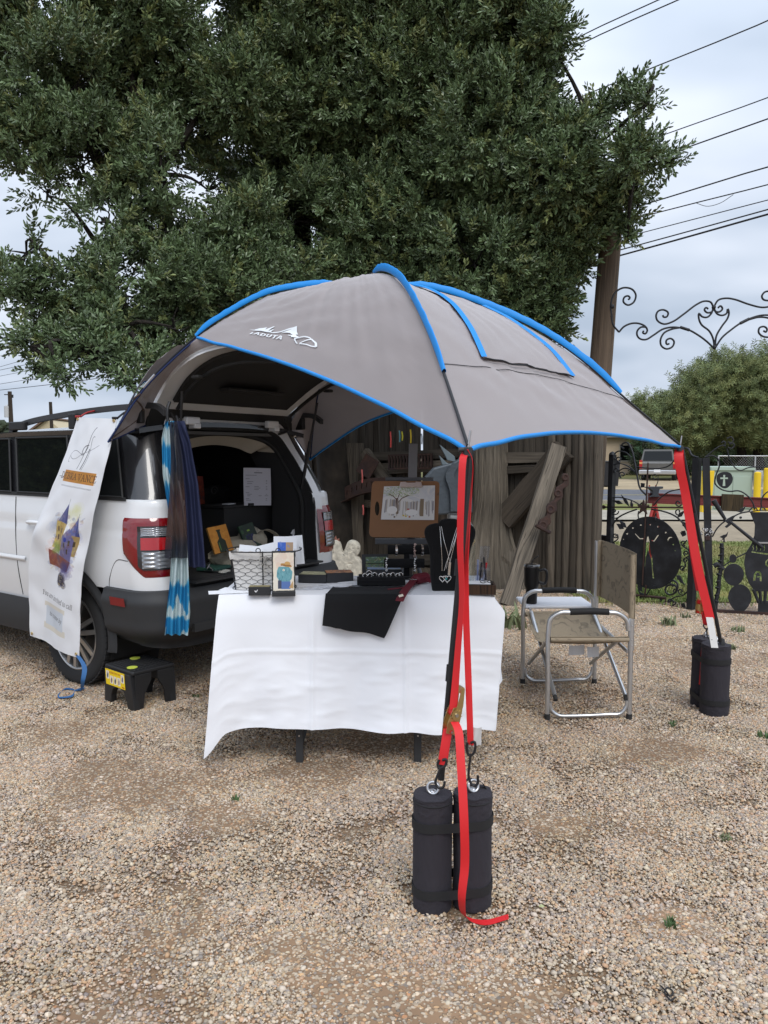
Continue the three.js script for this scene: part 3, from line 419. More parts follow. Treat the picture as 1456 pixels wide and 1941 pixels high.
{
  const weave = texCloth.clone(); weave.repeat.set(9, 9); weave.needsUpdate = true;
  const grey = phys(lin(0.345, 0.305, 0.3), 0.75, { transmission: 0.22, thickness: 0, bumpMap: weave, bumpScale: 0.0005 }), blue = mat(lin(0.0, 0.24, 0.68), 0.55, { bumpMap: weave, bumpScale: 0.0006 }), blackTape = mat(lin(0.01, 0.011, 0.014), 0.8);
  for (const [n, f] of panels) {
    const pn = mesh(n, surf(64, 48, f, 3, 2), grey, tent);
    mesh('hem_tape', tube(Array.from({ length: 33 }, (_, i) => { const p = f(i / 32, 0); p.y -= 0.003; return p; }), n === 'roof_panel' ? 0.004 : 0.0085, 96, 6), blue, pn);
  }
  for (const [side, P, m] of [[0, pL, b => b], [1, pR, b => CW - b]]) { // cloth wings between the poles and the raised hatch
    const wing = (s, t) => P(lerp(0.0, 0.37, t)).lerp(toWorld(gateP(lerp(0.0, 0.62, t), m(0.23 - 0.03 * t), 0.075).lerp(L3(0.3, m(0.22), 1.64), Math.pow(1 - t, 4))), s).add(V(0, 0.03 * Math.sin(s * 3.14) * t + 0.004 * noise(s * 20, t * 3, 4), 0));
    const w = mesh('side_wing', surf(24, 30, wing, 1, 1), grey, tent); mesh('hem_tape', [tube(Array.from({ length: 16 }, (_, i) => wing(0, i / 15)), 0.006, 40, 6), tube(Array.from({ length: 16 }, (_, i) => wing(i / 15, 0)), 0.005, 40, 6)], mat(lin(0.006, 0.02, 0.09), 0.7), w);
  }
  // pole sleeves: flattened tubes of blue cloth standing on the seams
  const sleeve = (P, t0, t1, w) => { const N = 60; return slab(N, 12, (s, t) => { const tt = lerp(t0, t1, s), p = P(tt), q = P(Math.min(1, tt + 0.01)), q0 = P(Math.max(0, tt - 0.01)), tg = q.sub(q0).normalize(), sd = tg.clone().cross(V(0, 1, 0)).normalize(), up = sd.clone().cross(tg).normalize(), a = t * Math.PI * 2, e = Math.min(1, 6 * s + 0.55, 6 * (1 - s) + 0.55), wv = 1 + 0.12 * noise(s * 22, t * 2, w * 99); return p.addScaledVector(sd, Math.sin(a) * (0.011 - 0.006 * Math.abs(t - 0.5) * 0) * (1 - 0.55 * (0.5 - 0.5 * Math.cos(a))) * wv).addScaledVector(up, 0.008 + (0.5 - 0.5 * Math.cos(a)) * w * e * wv); }, 0.001, 2, 0.2); };
  for (const [P, a, b, w] of [[pA, 0.15, 0.8, 0.036], [pB, 0.19, 0.86, 0.038], [pL, 0.37, 0.9, 0.034], [pR, 0.37, 0.9, 0.034]]) mesh('pole_sleeve', sleeve(P, a, b, w), blue, tent);
  for (const [P, a] of [[pA, 0], [pB, 0], [pL, 0.1], [pR, 0.1]]) mesh('arch_pole', tube(Array.from({ length: 24 }, (_, i) => { const p = P(lerp(a, 1, i / 23)); p.y += 0.014; return p; }), 0.0058, 90, 8), M.blackMetal, tent);
  // rolled window flap on the front panel
  const f1 = panels[1][1], out = (p, h) => p.add(V(0.12, 0.75, 0.65).multiplyScalar(h)), fl = (s, k, h) => out(f1(s, k), h);
  const pl = (tab, k) => { let i = 0; while (i < tab.length - 2 && k > tab[i + 1][0]) i++; return lerp(tab[i][1], tab[i + 1][1], clamp((k - tab[i][0]) / (tab[i + 1][0] - tab[i][0]))); };
  const sLf = [[0.2, 0.22], [0.43, 0.31], [0.6, 0.45], [0.78, 0.64]], sRt = [[0.2, 0.74], [0.43, 0.85], [0.6, 0.96], [0.78, 0.97]];
  const flap = mesh('window_flap', slab(26, 26, (x, t) => { const k = lerp(0.2, 0.78, t); return fl(lerp(pl(sLf, k), pl(sRt, k), x), k, 0.011 + 0.005 * noise(x * 5, t * 7, 2) + 0.004 * noise(x * 14, t * 3, 5)); }, 0.001, 2, 2), grey, tent);
  [sLf, sRt].forEach((tab, i) => mesh('flap_tape', ribbon([0.2, 0.3, 0.4, 0.5, 0.6].concat(i ? [] : [0.7, 0.78]).map(k => fl(pl(tab, k), k, 0.02)), [V(1, 0, 0.2)], 0.022, 0.001, 40), blue, flap));
  mesh('flap_edge', tube(Array.from({ length: 12 }, (_, i) => fl(lerp(0.22, 0.74, i / 11), 0.198 - 0.008 * Math.sin(i / 11 * 3.14), 0.017)), 0.0035, 40, 5), blackTape, flap);
  mesh('seam', tube(Array.from({ length: 20 }, (_, i) => fl(i / 19, 0.175, 0.0035)), 0.0014, 60, 4), blackTape, tent);
  // printed mark on the left panel
  const f0 = panels[0][1], print = canvasTex(1024, 512, (x, w, h) => {
    x.fillStyle = '#000'; x.fillRect(0, 0, w, h); x.fillStyle = '#fff'; x.strokeStyle = '#fff'; x.lineJoin = 'round';
    const poly = p => { x.beginPath(); p.forEach((q, i) => i ? x.lineTo(q[0], q[1]) : x.moveTo(q[0], q[1])); x.closePath(); x.fill(); };
    poly([[10, 250], [80, 240], [150, 170], [215, 150], [262, 110], [250, 175], [255, 215], [225, 235], [345, 60], [372, 60], [300, 230], [385, 150], [345, 235], [360, 248], [470, 190], [640, 70], [700, 26], [712, 130], [735, 190], [700, 200], [730, 250], [760, 290], [640, 300], [650, 270], [590, 265], [660, 225], [620, 195], [490, 235], [640, 100], [480, 210], [380, 262], [150, 262]]);
    x.save(); x.transform(1, 0, -0.28, 1, 112, 0); x.font = 'bold 128px sans-serif'; x.fillText('LADUTA', 40, 412, 600); x.restore();
    x.lineWidth = 20; x.beginPath(); x.moveTo(742, 408); x.quadraticCurveTo(690, 350, 705, 318); x.quadraticCurveTo(800, 262, 925, 258); x.stroke();
    x.lineWidth = 32; x.beginPath(); x.moveTo(925, 262); x.quadraticCurveTo(1000, 300, 985, 400); x.stroke(); x.lineWidth = 20; x.beginPath(); x.moveTo(985, 404); x.lineTo(770, 404); x.stroke(); x.lineWidth = 14; x.beginPath(); x.moveTo(930, 262); x.lineTo(775, 392); x.stroke();
  }, false);
  // bilinear patch on the cloth, corners in cloth coordinates
  const c00 = [0, 0.812, 0.152], c10 = [0, 0.462, 0.186], c01 = [0, 0.79, 0.066], c11 = [0, 0.432, 0.068];
  const lp = surf(40, 20, (x, t) => { const b = i => lerp(lerp(c00[i], c10[i], x), lerp(c01[i], c11[i], x), 1 - t); return f0(b(1), b(2)).add(V(-0.12, 0.75, 0.6).multiplyScalar(0.006)); });
  mesh('printed_logo', lp, mat(lin(0.75, 0.78, 0.8), 0.7, { alphaMap: print, transparent: true }), tent);
  // upright legs down to the weights, tip pins and toggles
  const legs = [[fA, at(836, 1478, 2.4)], [fB, at(1366, 1216, 4.2)]];
  legs.forEach(([t, b], i) => { const bb = b.clone(); const l = mesh('leg_pole', [cyl(bb, t.clone().add(V(0.009, 0.0, 0)), 0.0105, 0.0105, 12)], M.blackMetal, tent); for (const k of [0.3, 0.62]) mesh('leg_joint', cyl(bb.clone().lerp(t, k), bb.clone().lerp(t, k + 0.05), 0.0122), M.blackMetal, l); mesh('tip_pin', cyl(t, t.clone().add(V(0.008, 0.062, 0)), 0.0035), M.steel, l); mesh('pole_cap', [cyl(t.clone().add(V(0, -0.02, 0)), t.clone().add(V(0, 0.006, 0)), 0.016), cyl(t.clone().add(V(-0.03, 0.0, 0.004)), t.clone().add(V(0.012, 0.003, 0)), 0.008)], M.plastic, l); });
  // guy cords at the car side
  const railP = toWorld(L3(0.3, 0.15, 1.71));
  mesh('guy_cord', [tube([pL(0.14), at(255, 755, 4.4), railP, at(228, 800, 4.42)], 0.006, 40, 6), tube([pL(0.12), at(262, 762, 4.42), railP.clone().add(V(0.04, -0.01, 0.02)), fL.clone().add(V(0.02, 0.02, 0.0))], 0.005, 40, 6)], mat(lin(0.09, 0.06, 0.05), 0.9), tent);
  mesh('pole_ferrule', cyl(pL(0.15).add(V(0, 0.014, 0)), pL(0.2).add(V(0, 0.014, 0)), 0.009), M.steel, tent);
}
// ---------- weights and ratchet straps ----------
const webM = mat(lin(0.62, 0.012, 0.016), 0.62, { bumpMap: texCloth, bumpScale: 0.0006 });
const bagM = mat(lin(0.026, 0.023, 0.03), 0.92, { bumpMap: texSmudge, bumpScale: 0.008 }), bagBand = mat(lin(0.013, 0.013, 0.014), 0.85);
function weightPair(label, pos, turn, H, r, gap, hide) {
  const g = thing('weight_bag', label, 'weight bag', pos, turn, 'canopy weights');
  [-1, 1].forEach((s, i) => {
    const x = s * gap, w = mesh('weight_tube', (() => { const q = lathe([[0.0, 0], [r * 0.93, 0.001], [r * 0.985, 0.006], [r * 1.01, 0.05], [r * 0.985, H * 0.3], [r * 0.99, H * 0.6], [r * 0.975, H * 0.85], [r * 0.99, H - 0.02], [r * 0.99, H - 0.004], [r * 0.985, H - 0.001], [r * 0.96, H], [r * 0.5, H + 0.004], [0, H + 0.006]], 40); const p = q.attributes.position; for (let k = 0; k < p.count; k++) { const X = p.getX(k), Y = p.getY(k), Z = p.getZ(k), t = Math.atan2(Z, X), f = 1 + 0.05 * noise(Math.cos(t) * 2 + i * 9, Y * 12, Math.sin(t) * 2) + 0.022 * noise(t * 3, Y * 34, i); p.setXYZ(k, X * f + x, Y + (Y > H - 0.03 ? 0.006 * noise(X * 30, Z * 30, i) : 0), Z * f); } q.computeVertexNormals(); return q; })(), bagM, g);
    mesh('zip_seam', tr(new THREE.TorusGeometry(r * 0.985, 0.0025, 6, 40), [x, H - 0.018, 0], [Math.PI / 2, 0, 0]), bagBand, w);
    const ring = mesh('lifting_ring', [tr(new THREE.TorusGeometry(0.018, 0.0048, 8, 20), [x, H + 0.022, 0.008], [-0.35, 0.3 * s, 0]), tr(lathe([[0, 0], [0.014, 0], [0.012, 0.008], [0, 0.012]], 12), [x, H + 0.003, 0])], M.steel, w);
  });
  for (const y of [H * 0.19, H * 0.77]) mesh('joining_band', slab(60, 1, (s, t) => { const a = s * Math.PI * 2, R = r * 1.025; const c = Math.cos(a), n = Math.sin(a), xx = (c > 0 ? gap : -gap) * Math.min(1, Math.abs(c) * 6) + R * c; return V(xx, y + (t - 0.5) * 0.03 + 0.004 * c, R * n); }, 0.002), bagBand, g);
  mesh('carry_handle', ribbon([[gap * 0.4, H, -r * 0.4], [gap * 0.9, H + 0.028, -r * 0.45], [gap * 1.5, H + 0.02, -r * 0.3], [gap * 1.7, H, -r * 0.2]], [V(0, 0.2, 1)], 0.02, 0.002), bagBand, g);
  return g;
}
const w1 = lvl(858, 1722), w2 = lvl(1354, 1352);
weightPair('pair of black weight bags under the front canopy corner', [w1.x, 0, w1.z - 0.02], 0.12, 0.375, 0.063, 0.0655);
weightPair('pair of black weight bags behind the folding chair at right', [w2.x, 0, w2.z - 0.07], -1.62, 0.40, 0.078, 0.074);

function sHook(p, q) { const d = q.clone().sub(p), l = d.length(), x = V(1, 0, 0.2).normalize(), P = (k, o) => p.clone().addScaledVector(d, k).addScaledVector(x, o); return [tube([P(0.05, 0.0), P(0.02, 0.012), P(0.2, 0.013), P(0.32, 0.004), P(0.34, -0.006), P(0.2, -0.012), P(0.05, -0.01)], 0.0042, 40, 7), tube([P(0.3, 0), P(0.6, -0.006), P(0.85, -0.008), P(1.02, 0.004), P(0.98, 0.018), P(0.78, 0.02)], 0.0042, 40, 7)]; }
function ratchet(parent, c, tilt) {
  const g = new THREE.Group(); g.name = 'ratchet'; parent.add(g); g.position.copy(c); g.rotation.set(0, 0.35, tilt);
  const plate = (z) => extr([[-0.016, -0.062], [0.012, -0.062], [0.02, -0.02], [0.018, 0.02], [0.006, 0.026], [-0.014, 0.02], [-0.02, -0.03]], 0.0018, 0).translate(0, 0, z);
  mesh('side_plate', [plate(-0.016), plate(0.015)], M.brassy, g);
  mesh('lever', [-0.019, 0.018].map(z => extr([[-0.008, -0.012], [0.012, -0.012], [0.016, 0.03], [0.006, 0.085], [-0.006, 0.085], [-0.004, 0.04]], 0.0018, 0).translate(0, 0, z)).concat([box(0.01, 0.02, 0.036, [0.0, 0.078, 0])]), M.brassy, g);
  const gear = []; for (let i = 0; i < 12; i++) { const t = i / 12 * 6.283; gear.push([0.019 * Math.cos(t), 0.019 * Math.sin(t)], [0.0145 * Math.cos(t + 0.2), 0.0145 * Math.sin(t + 0.2)]); }
  mesh('ratchet_wheel', [extr(gear, 0.002).translate(0, 0, -0.022), extr(gear, 0.002).translate(0, 0, 0.0205)], M.brassy, g);
  mesh('spool', [cyl(V(0, 0, -0.02), V(0, 0, 0.02), 0.012), cyl(V(0, -0.055, -0.02), V(0, -0.055, 0.02), 0.006)], webM, g);
  mesh('bolt', [cyl(V(0, 0, -0.026), V(0, 0, 0.026), 0.006, 0.006, 8), cyl(V(0, -0.055, -0.022), V(0, -0.055, 0.022), 0.004, 0.004, 8)], M.steel, g);
}
{
  const s = thing('ratchet_strap', 'red ratchet strap tied from the front canopy corner to the weights', 'strap', [0, 0, 0], 0, 'red tie-down straps');
  const X = V(1, 0, 0.15), tip = fA, dT = -tip.z;
  const hl = at(829, 1492, 2.33), hr = at(894, 1487, 2.33), rc = at(860, 1352, 2.37);
  mesh('webbing', [
    ribbon([at(884, 856, dT + 0.012), at(878, 868, dT - 0.02), at(874, 945, 2.41), at(872, 1030, 2.4), at(875, 1130, 2.39), at(868, 1230, 2.38), at(862, 1310, 2.37), at(859, 1345, 2.365)], [V(1, 0, 0.1), V(0.8, 0, 0.5), V(0.7, 0, 0.6), V(0.5, 0, 0.8), V(0.7, 0, 0.5), V(1, 0, 0)], 0.024, 0.0018, 40),
    ribbon([at(884, 852, dT - 0.012), at(893, 872, dT - 0.0), at(890, 960, 2.47), at(884, 1060, 2.44), at(883, 1140, 2.42), at(888, 1290, 2.38), at(892, 1412, 2.34)], [V(0.3, 0, 1), V(0.2, 0, 1), V(0.5, 0, 0.9), V(1, 0, 0.2), V(0.8, 0, 0.5)], 0.021, 0.0018, 40),
    ribbon([at(849, 1382, 2.36), at(843, 1420, 2.345), at(838, 1450, 2.34)], [V(0.9, 0, 0.4)], 0.03, 0.0018, 10)], webM, s);
  mesh('loose_tail', ribbon([at(862, 1368, 2.35), at(869, 1385, 2.32), at(874, 1450, 2.27), at(880, 1560, 2.22), at(881, 1640, 2.22), at(875, 1708, 2.21), lvl(888, 1742, 0.012), lvl(918, 1749, 0.014), lvl(964, 1738, 0.014)], [V(1, 0, 0), V(1, 0, 0), V(1, 0, 0.1), V(1, 0, -0.1), V(0.8, 0, 0.5), V(0.6, 0, 0.9), V(0.1, 0, 1), V(-0.15, 0, 1)], 0.026, 0.0016, 90), webM, s);
  ratchet(s, rc, -0.28);
  mesh('hook', [sHook(at(839, 1438, 2.34), hl), sHook(at(892, 1404, 2.34), hr)].flat(), M.blackMetal, s);
  mesh('care_tag', slab(4, 4, (x, t) => at(lerp(896, 913, x), lerp(1378, 1414, t), 2.36).add(V(0, 0, 0.01 * Math.sin(x * 3 + t * 2))), 0.0006), mat(lin(0.6, 0.6, 0.6), 0.5), s);
}
{
  const s = thing('ratchet_strap', 'red ratchet strap tied from the right canopy corner to the weights', 'strap', [0, 0, 0], 0, 'red tie-down straps');
  const dT = -fB.z;
  mesh('webbing', [
    ribbon([at(1288, 851, dT + 0.01), at(1286, 865, dT - 0.02), at(1300, 940, 4.1), at(1322, 1070, 4.05), at(1346, 1172, 4.02)], [V(1, 0, 0.2), V(1, 0, 0.3), V(1, 0, 0.2)], 0.046, 0.002, 40),
    ribbon([at(1290, 853, dT - 0.01), at(1296, 920, 4.13), at(1312, 1040, 4.1), at(1325, 1120, 4.06)], [V(1, 0, 0.6)], 0.03, 0.002, 30),
    ribbon([at(1332, 1158, 4.05), at(1337, 1185, 4.04)], [V(0.4, 0, 1)], 0.03, 0.002, 8)], webM, s);
  mesh('sewn_end', ribbon([at(1345, 1170, 4.015), at(1350, 1198, 4.0), at(1355, 1228, 3.985)], [V(1, 0, 0.2)], 0.035, 0.0025, 10), mat(lin(0.7, 0.69, 0.67), 0.7), s);
  ratchet(s, at(1329, 1142, 4.06), -0.1);
  mesh('hook', sHook(at(1337, 1182, 4.04), at(1346, 1212, 4.0)), M.blackMetal, s);
  mesh('loose_tail', ribbon([at(1334, 1225, 4.3), at(1330, 1290, 4.32), lvl(1324, 1322, 0.03), lvl(1319, 1330, 0.012)], [V(0.6, 0, 0.8)], 0.03, 0.002, 30), webM, s);
}
// ---------- table and cloth ----------
const TY = 0.795, TX0 = -0.775, TX1 = 0.52, TZ0 = -3.58, TZ1 = -4.16;
{
  const t = thing('folding_table', 'small folding table with black steel legs under the white cloth', 'table', [(TX0 + TX1) / 2, 0, (TZ0 + TZ1) / 2]);
  mesh('table_top', rbox(TX1 - TX0 - 0.02, 0.03, TZ0 - TZ1 - 0.02, 0.008, [0, TY - 0.02, 0]), mat(lin(0.6, 0.6, 0.6), 0.6), t);
  const lx0 = -0.40 - t.position.x, lx1 = 0.16 - t.position.x;
  for (const x of [lx0, lx1]) for (const z of [0.31, -0.255]) { const l = mesh('leg', [cyl(V(x, 0.0, z), V(x, TY - 0.04, z > 0 ? 0.25 : z), 0.018, 0.018, 4), rbox(0.034, 0.17, 0.034, 0.003, [x, 0.085, z])].map(q => uvBox(q)), M.plastic, t); mesh('bolt', cyl(V(x, 0.135, z + 0.016), V(x, 0.135, z + 0.0195), 0.004), M.steel, l); }
  for (const x of [lx0, lx1]) mesh('cross_bar', [cyl(V(x, 0.07, 0.3), V(x, 0.07, -0.25), 0.012), cyl(V(x + 0.0, 0.1, 0.3), V(x + 0.045, 0.45, -0.2), 0.011)], M.plastic, t);
}
{
  const T = dataTex(256, 256, (u, v) => 0.5 + 0.9 * tfbm(u, v, 3, 5, 61, 5) * Math.abs(tfbm(u, v, 4, 3, 66)) * 2, false); T.repeat.set(1.1, 1.4);
  const linen = mat(lin(0.80, 0.81, 0.845), 0.8, { bumpMap: T, bumpScale: 0.004 });
  const nx = 150, ny = 70, drop = TY - 0.185;
  const folds = (x, k) => 0.022 * k * Math.sin(x * 9.5 + 0.6 * Math.sin(x * 3)) * smooth(-0.78, -0.5, x) + 0.018 * k * Math.sin(x * 21 + 2) * (0.4 + 0.6 * Math.sin(x * 4 + 1)) + 0.012 * k * noise(x * 7, k * 5, 4) + 0.004 * Math.min(1, k * 4) * noise(x * 7 + 2 * k, k * 2.5, 6) + 0.004 * Math.exp(-(((k - 0.42) / 0.012) ** 2)) + 0.007 * Math.min(1, k * 3) * Math.max(0, noise(x * 9 + 11 * k, x * 4 - 15 * k, 8)) * smooth(0.2, 0.6, k) * 0.6 + 0.009 * Math.min(1, k * 3) * [-0.33, 0.1].reduce((q, c) => q + Math.exp(-(((x - c) / 0.008) ** 2)), 0);
  const front = (s, t) => { // t = 0 at the table edge
    const x = lerp(TX0 - 0.0, TX1 + 0.0, s), cl = Math.pow(1 - s, 18), cr = Math.pow(s, 16);
    const hem = drop + 0.006 * Math.sin(x * 5 + 1) + 0.012 * smooth(0.1, 0.3, x) + cl * 0.055 + smooth(0.05, 0.0, s) * 0.06;
    const y = TY + 0.006 - hem * t, z = TZ0 + 0.008 + 0.02 * Math.sin(Math.min(1, t * 6) * 1.57) + 0.07 * t + folds(x, t) + cl * 0.1 * t + 0.03 * t * t * Math.cos(x * 4);
    return V(x - cl * 0.045 * t + cr * (0.05 * smooth(0, 0.12, t) - 0.05 * t) , y - cr * 0.01, z);
  };
  const C = thing('tablecloth', 'white cloth draped over the display table with long front drop', 'tablecloth');
  mesh('front_drop', slab(nx, ny, front, 0.0012, 1.3, 0.65), linen, C);
  mesh('top_sheet', slab(40, 20, (s, t) => V(lerp(TX0, TX1, s), TY + 0.006 + 0.0015 * noise(s * 9, t * 5, 1), lerp(TZ0 + 0.008, TZ1, t)), 0.001, 1.3, 0.6), linen, C);
  const sideD = (X, sg, ex, low) => (s, t) => { const z = lerp(TZ0 + 0.008, TZ1, s), p = sg < 0 ? front(0, t) : front(1, t), k = 1 - smooth(0, 0.55, s); return V(lerp(X + sg * (0.02 * Math.sin(Math.min(1, t * 6) * 1.57) + 0.05 * t + 0.02 * t * Math.sin(s * 14)), p.x, k), lerp(TY + 0.006 - (low) * t, p.y, k), lerp(z, p.z, Math.pow(k, 3))); };
  mesh('left_drop', slab(40, 40, sideD(TX0, -1, 0, 0.5), 0.0012, 0.6, 0.6), linen, C);
  mesh('right_drop', slab(40, 40, sideD(TX1, 1, 0, 0.5), 0.0012, 0.6, 0.6), linen, C);
}
// ---------- trees ----------
function sprig(n, len, leafL, leafW, sd, droop = 0) { // a twig with n leaves, growing along +y
  rs(sd); const pos = [], col = [], q = new THREE.Quaternion(), e = new THREE.Euler();
  for (let i = 0; i < n; i++) {
    const k = (i + 0.3) / n, t = i * 2.4 + rr(-0.5, 0.5), L = leafL * rr(0.7, 1.15), W = leafW * rr(0.8, 1.15), up = lerp(1.25, 0.35, k) + rr(-0.35, 0.35) + droop;
    e.set(up, 0, 0); q.setFromEuler(e); const yq = new THREE.Quaternion().setFromAxisAngle(V(0, 1, 0), t), tw = new THREE.Quaternion().setFromAxisAngle(V(0, 1, 0), rr(-0.9, 0.9));
    const c = 0.06 * L * 2, P = [[0, 0, 0], [-W / 2, L * 0.5, c], [0, L * 0.55, -c * 0.4], [W / 2, L * 0.5, c], [-W * 0.3, L * 0.85, c * 0.5], [W * 0.3, L * 0.85, c * 0.5], [0, L, 0]].map(p => V(...p).applyQuaternion(tw).applyQuaternion(q).applyQuaternion(yq).add(V(0, k * len, 0)));
    const b = rr(0.78, 1.22);
    for (const f of [[0, 2, 1], [0, 3, 2], [1, 2, 4], [2, 3, 5], [4, 2, 6], [2, 5, 6]]) for (const v of f) { pos.push(P[v].x, P[v].y, P[v].z); col.push(b, b, b); }
  }
  const r = 0.0018; for (const [a, b] of [[0, 2.1], [2.1, 4.2], [4.2, 6.3]]) { const A = [r * Math.cos(a), 0, r * Math.sin(a)], B = [r * Math.cos(b), 0, r * Math.sin(b)]; pos.push(...A, ...B, 0, len, 0); for (let i = 0; i < 3; i++) col.push(0.8, 0.6, 0.6); }
  const g = new THREE.BufferGeometry(); g.setAttribute('position', new THREE.Float32BufferAttribute(pos, 3)); g.setAttribute('color', new THREE.Float32BufferAttribute(col, 3)); g.computeVertexNormals(); g.setAttribute('uv', new THREE.BufferAttribute(new Float32Array(pos.length / 3 * 2), 2)); return g;
}
const barkT = dataTex(128, 256, (u, v) => { const a = tfbm(u, v, 12, 3, 71, 4), k = 0.45 + 0.5 * a + 0.2 * tfbm(u, v, 40, 20, 75); return [k, k * 0.93, k * 0.85]; }), barkB = dataTex(128, 256, (u, v) => 0.5 + 0.9 * tfbm(u, v, 12, 3, 71, 4), false);
const barkM = mat(lin(0.11, 0.1, 0.09), 0.95, { map: barkT, bumpMap: barkB, bumpScale: 0.03 });
function limb(pts, r0, r1, n = 0) { return tube(pts, t => lerp(r0, r1, Math.pow(t, 0.8)), n || pts.length * 8, 9); }
// openings in the crowns where the sky shows
const airy = [[405, 22, 34], [440, 275, 24], [350, 300, 18], [205, 402, 24], [112, 380, 26], [18, 385, 44], [178, 432, 16], [370, 245, 16], [28, 432, 24], [300, 296, 12], [482, 292, 13], [232, 372, 15], [392, 424, 16], [150, 372, 14], [270, 260, 12], [420, 340, 14], [60, 330, 14], [250, 110, 10], [330, 395, 12], [455, 200, 10], [735, 470, 16], [760, 460, 10], [1075, 160, 34], [1110, 190, 14], [1165, 240, 12], [20, 610, 16], [180, 300, 9], [300, 500, 9], [240, 440, 9]].map(([u, v, r]) => { const p = at(u, v, 8); return [p.x, p.y, p.z, r * 8 / FOCAL]; });
function oak(label, sd, blobs, trunk, limbs, dens, sprigs) {
  const T = thing('oak_tree', label, 'tree', [trunk[0].x, 0, trunk[0].z], 0, 'live oaks over the yard'), off = V(trunk[0].x, 0, trunk[0].z), loc = p => p.clone().sub(off);
  rs(sd);
  const tk = mesh('trunk', limb(trunk.map(loc), 0.24, 0.15, 24), barkM, T), twigs = [];
  for (const [pts, r0, r1] of limbs) mesh('limb', limb(pts.map(loc), r0, r1), barkM, T);
  const lists = sprigs.map(() => []), ends = limbs.flatMap(l => l[0]).concat(trunk.slice(-2));
  for (const [u, v, rp, d, k = 1] of blobs) {
    const dd = d + rr(-0.35, 0.35), c = at(u, v, dd), r = Math.max(rp - 16, 5) * dd / FOCAL, n = Math.round(dens * k * r * r * 4.6 + 14);
    let near = ends[0], bd = 1e9; for (const e of ends) { const q = e.distanceTo(c); if (q < bd) { bd = q; near = e; } }
    if (bd > 0.2) twigs.push(tube([loc(near), loc(near.clone().lerp(c, 0.55).add(V(rr(-0.15, 0.15), rr(-0.1, 0.2), rr(-0.15, 0.15)))), loc(c)], t => lerp(0.022 + 0.012 * Math.min(1, bd), 0.008, t), 8, 5));
    for (let i = 0; i < 7; i++) { const e = V(rr(-1, 1), rr(-0.6, 1), rr(-1, 1)).normalize().multiplyScalar(r * rr(0.7, 0.95)).add(c); twigs.push(tube([loc(c), loc(c.clone().lerp(e, 0.5).add(V(rr(-0.06, 0.06), rr(-0.06, 0.06), 0))), loc(e)], t => lerp(0.011, 0.003, t), 5, 4)); }
    for (let i = 0; i < n; i++) {
      const dir = V(rr(-1, 1), rr(-1, 1), rr(-1, 1)); if (dir.lengthSq() > 1) { i--; continue; } dir.normalize();
      const clump = fbm(dir.x * 2.2 + u, dir.y * 2.2 + v, dir.z * 2.2, 3), R = r * (0.2 + 0.8 * Math.pow(rnd(), 0.42)) * (1 + (rp > 40 ? 1.0 : 0.5) * clump);
      const p = c.clone().add(V(dir.x * R, dir.y * R * 0.94, dir.z * R * 1.15));
      if (rp > 46 && fbm(p.x * 1.7 + sd, p.y * 1.7, p.z * 0.7, 3) < (dens > 900 ? -0.17 : -0.05)) continue;
      if (airy.some(([ax, ay, az, ar]) => { const k = p.z / az, q = Math.hypot(p.x / k - ax, EYE + (p.y - EYE) / k - ay); return q < ar * (0.8 + 0.5 * rnd()); })) continue;
      lists[Math.floor(rnd() * sprigs.length)].push([p, dir]);
    }
  }
  mesh('twigs', twigs, barkM, T).userData.kind = 'stuff';
  const lm = phys(lin(1, 1, 1), 0.38, { vertexColors: true, specularIntensity: 1 }), o = new THREE.Object3D();
  sprigs.forEach((g, k) => {
    const im = new THREE.InstancedMesh(g, lm, lists[k].length); im.name = 'crown'; im.userData.kind = 'stuff'; im.castShadow = im.receiveShadow = true;
    lists[k].forEach(([p, dir], i) => { const g2 = dir.clone().multiplyScalar(0.75).add(V(rr(-0.7, 0.7), rr(-0.2, 0.9), rr(-0.7, 0.7))).normalize(); o.position.copy(p).sub(off); o.quaternion.setFromUnitVectors(V(0, 1, 0), g2); o.rotateY(rnd() * 6.28); const s = rr(0.8, 1.25); o.scale.set(s, s, s); o.updateMatrix(); im.setMatrixAt(i, o.matrix);
      const h = rnd(), f = rr(0.7, 1.25), y = h > 0.86 ? 1.45 : 1; im.setColorAt(i, lin(0.122 * f * y, 0.176 * f * (h > 0.86 ? 1.2 : 1), 0.08 * f)); });
    T.add(im);
  });
  return T;
}
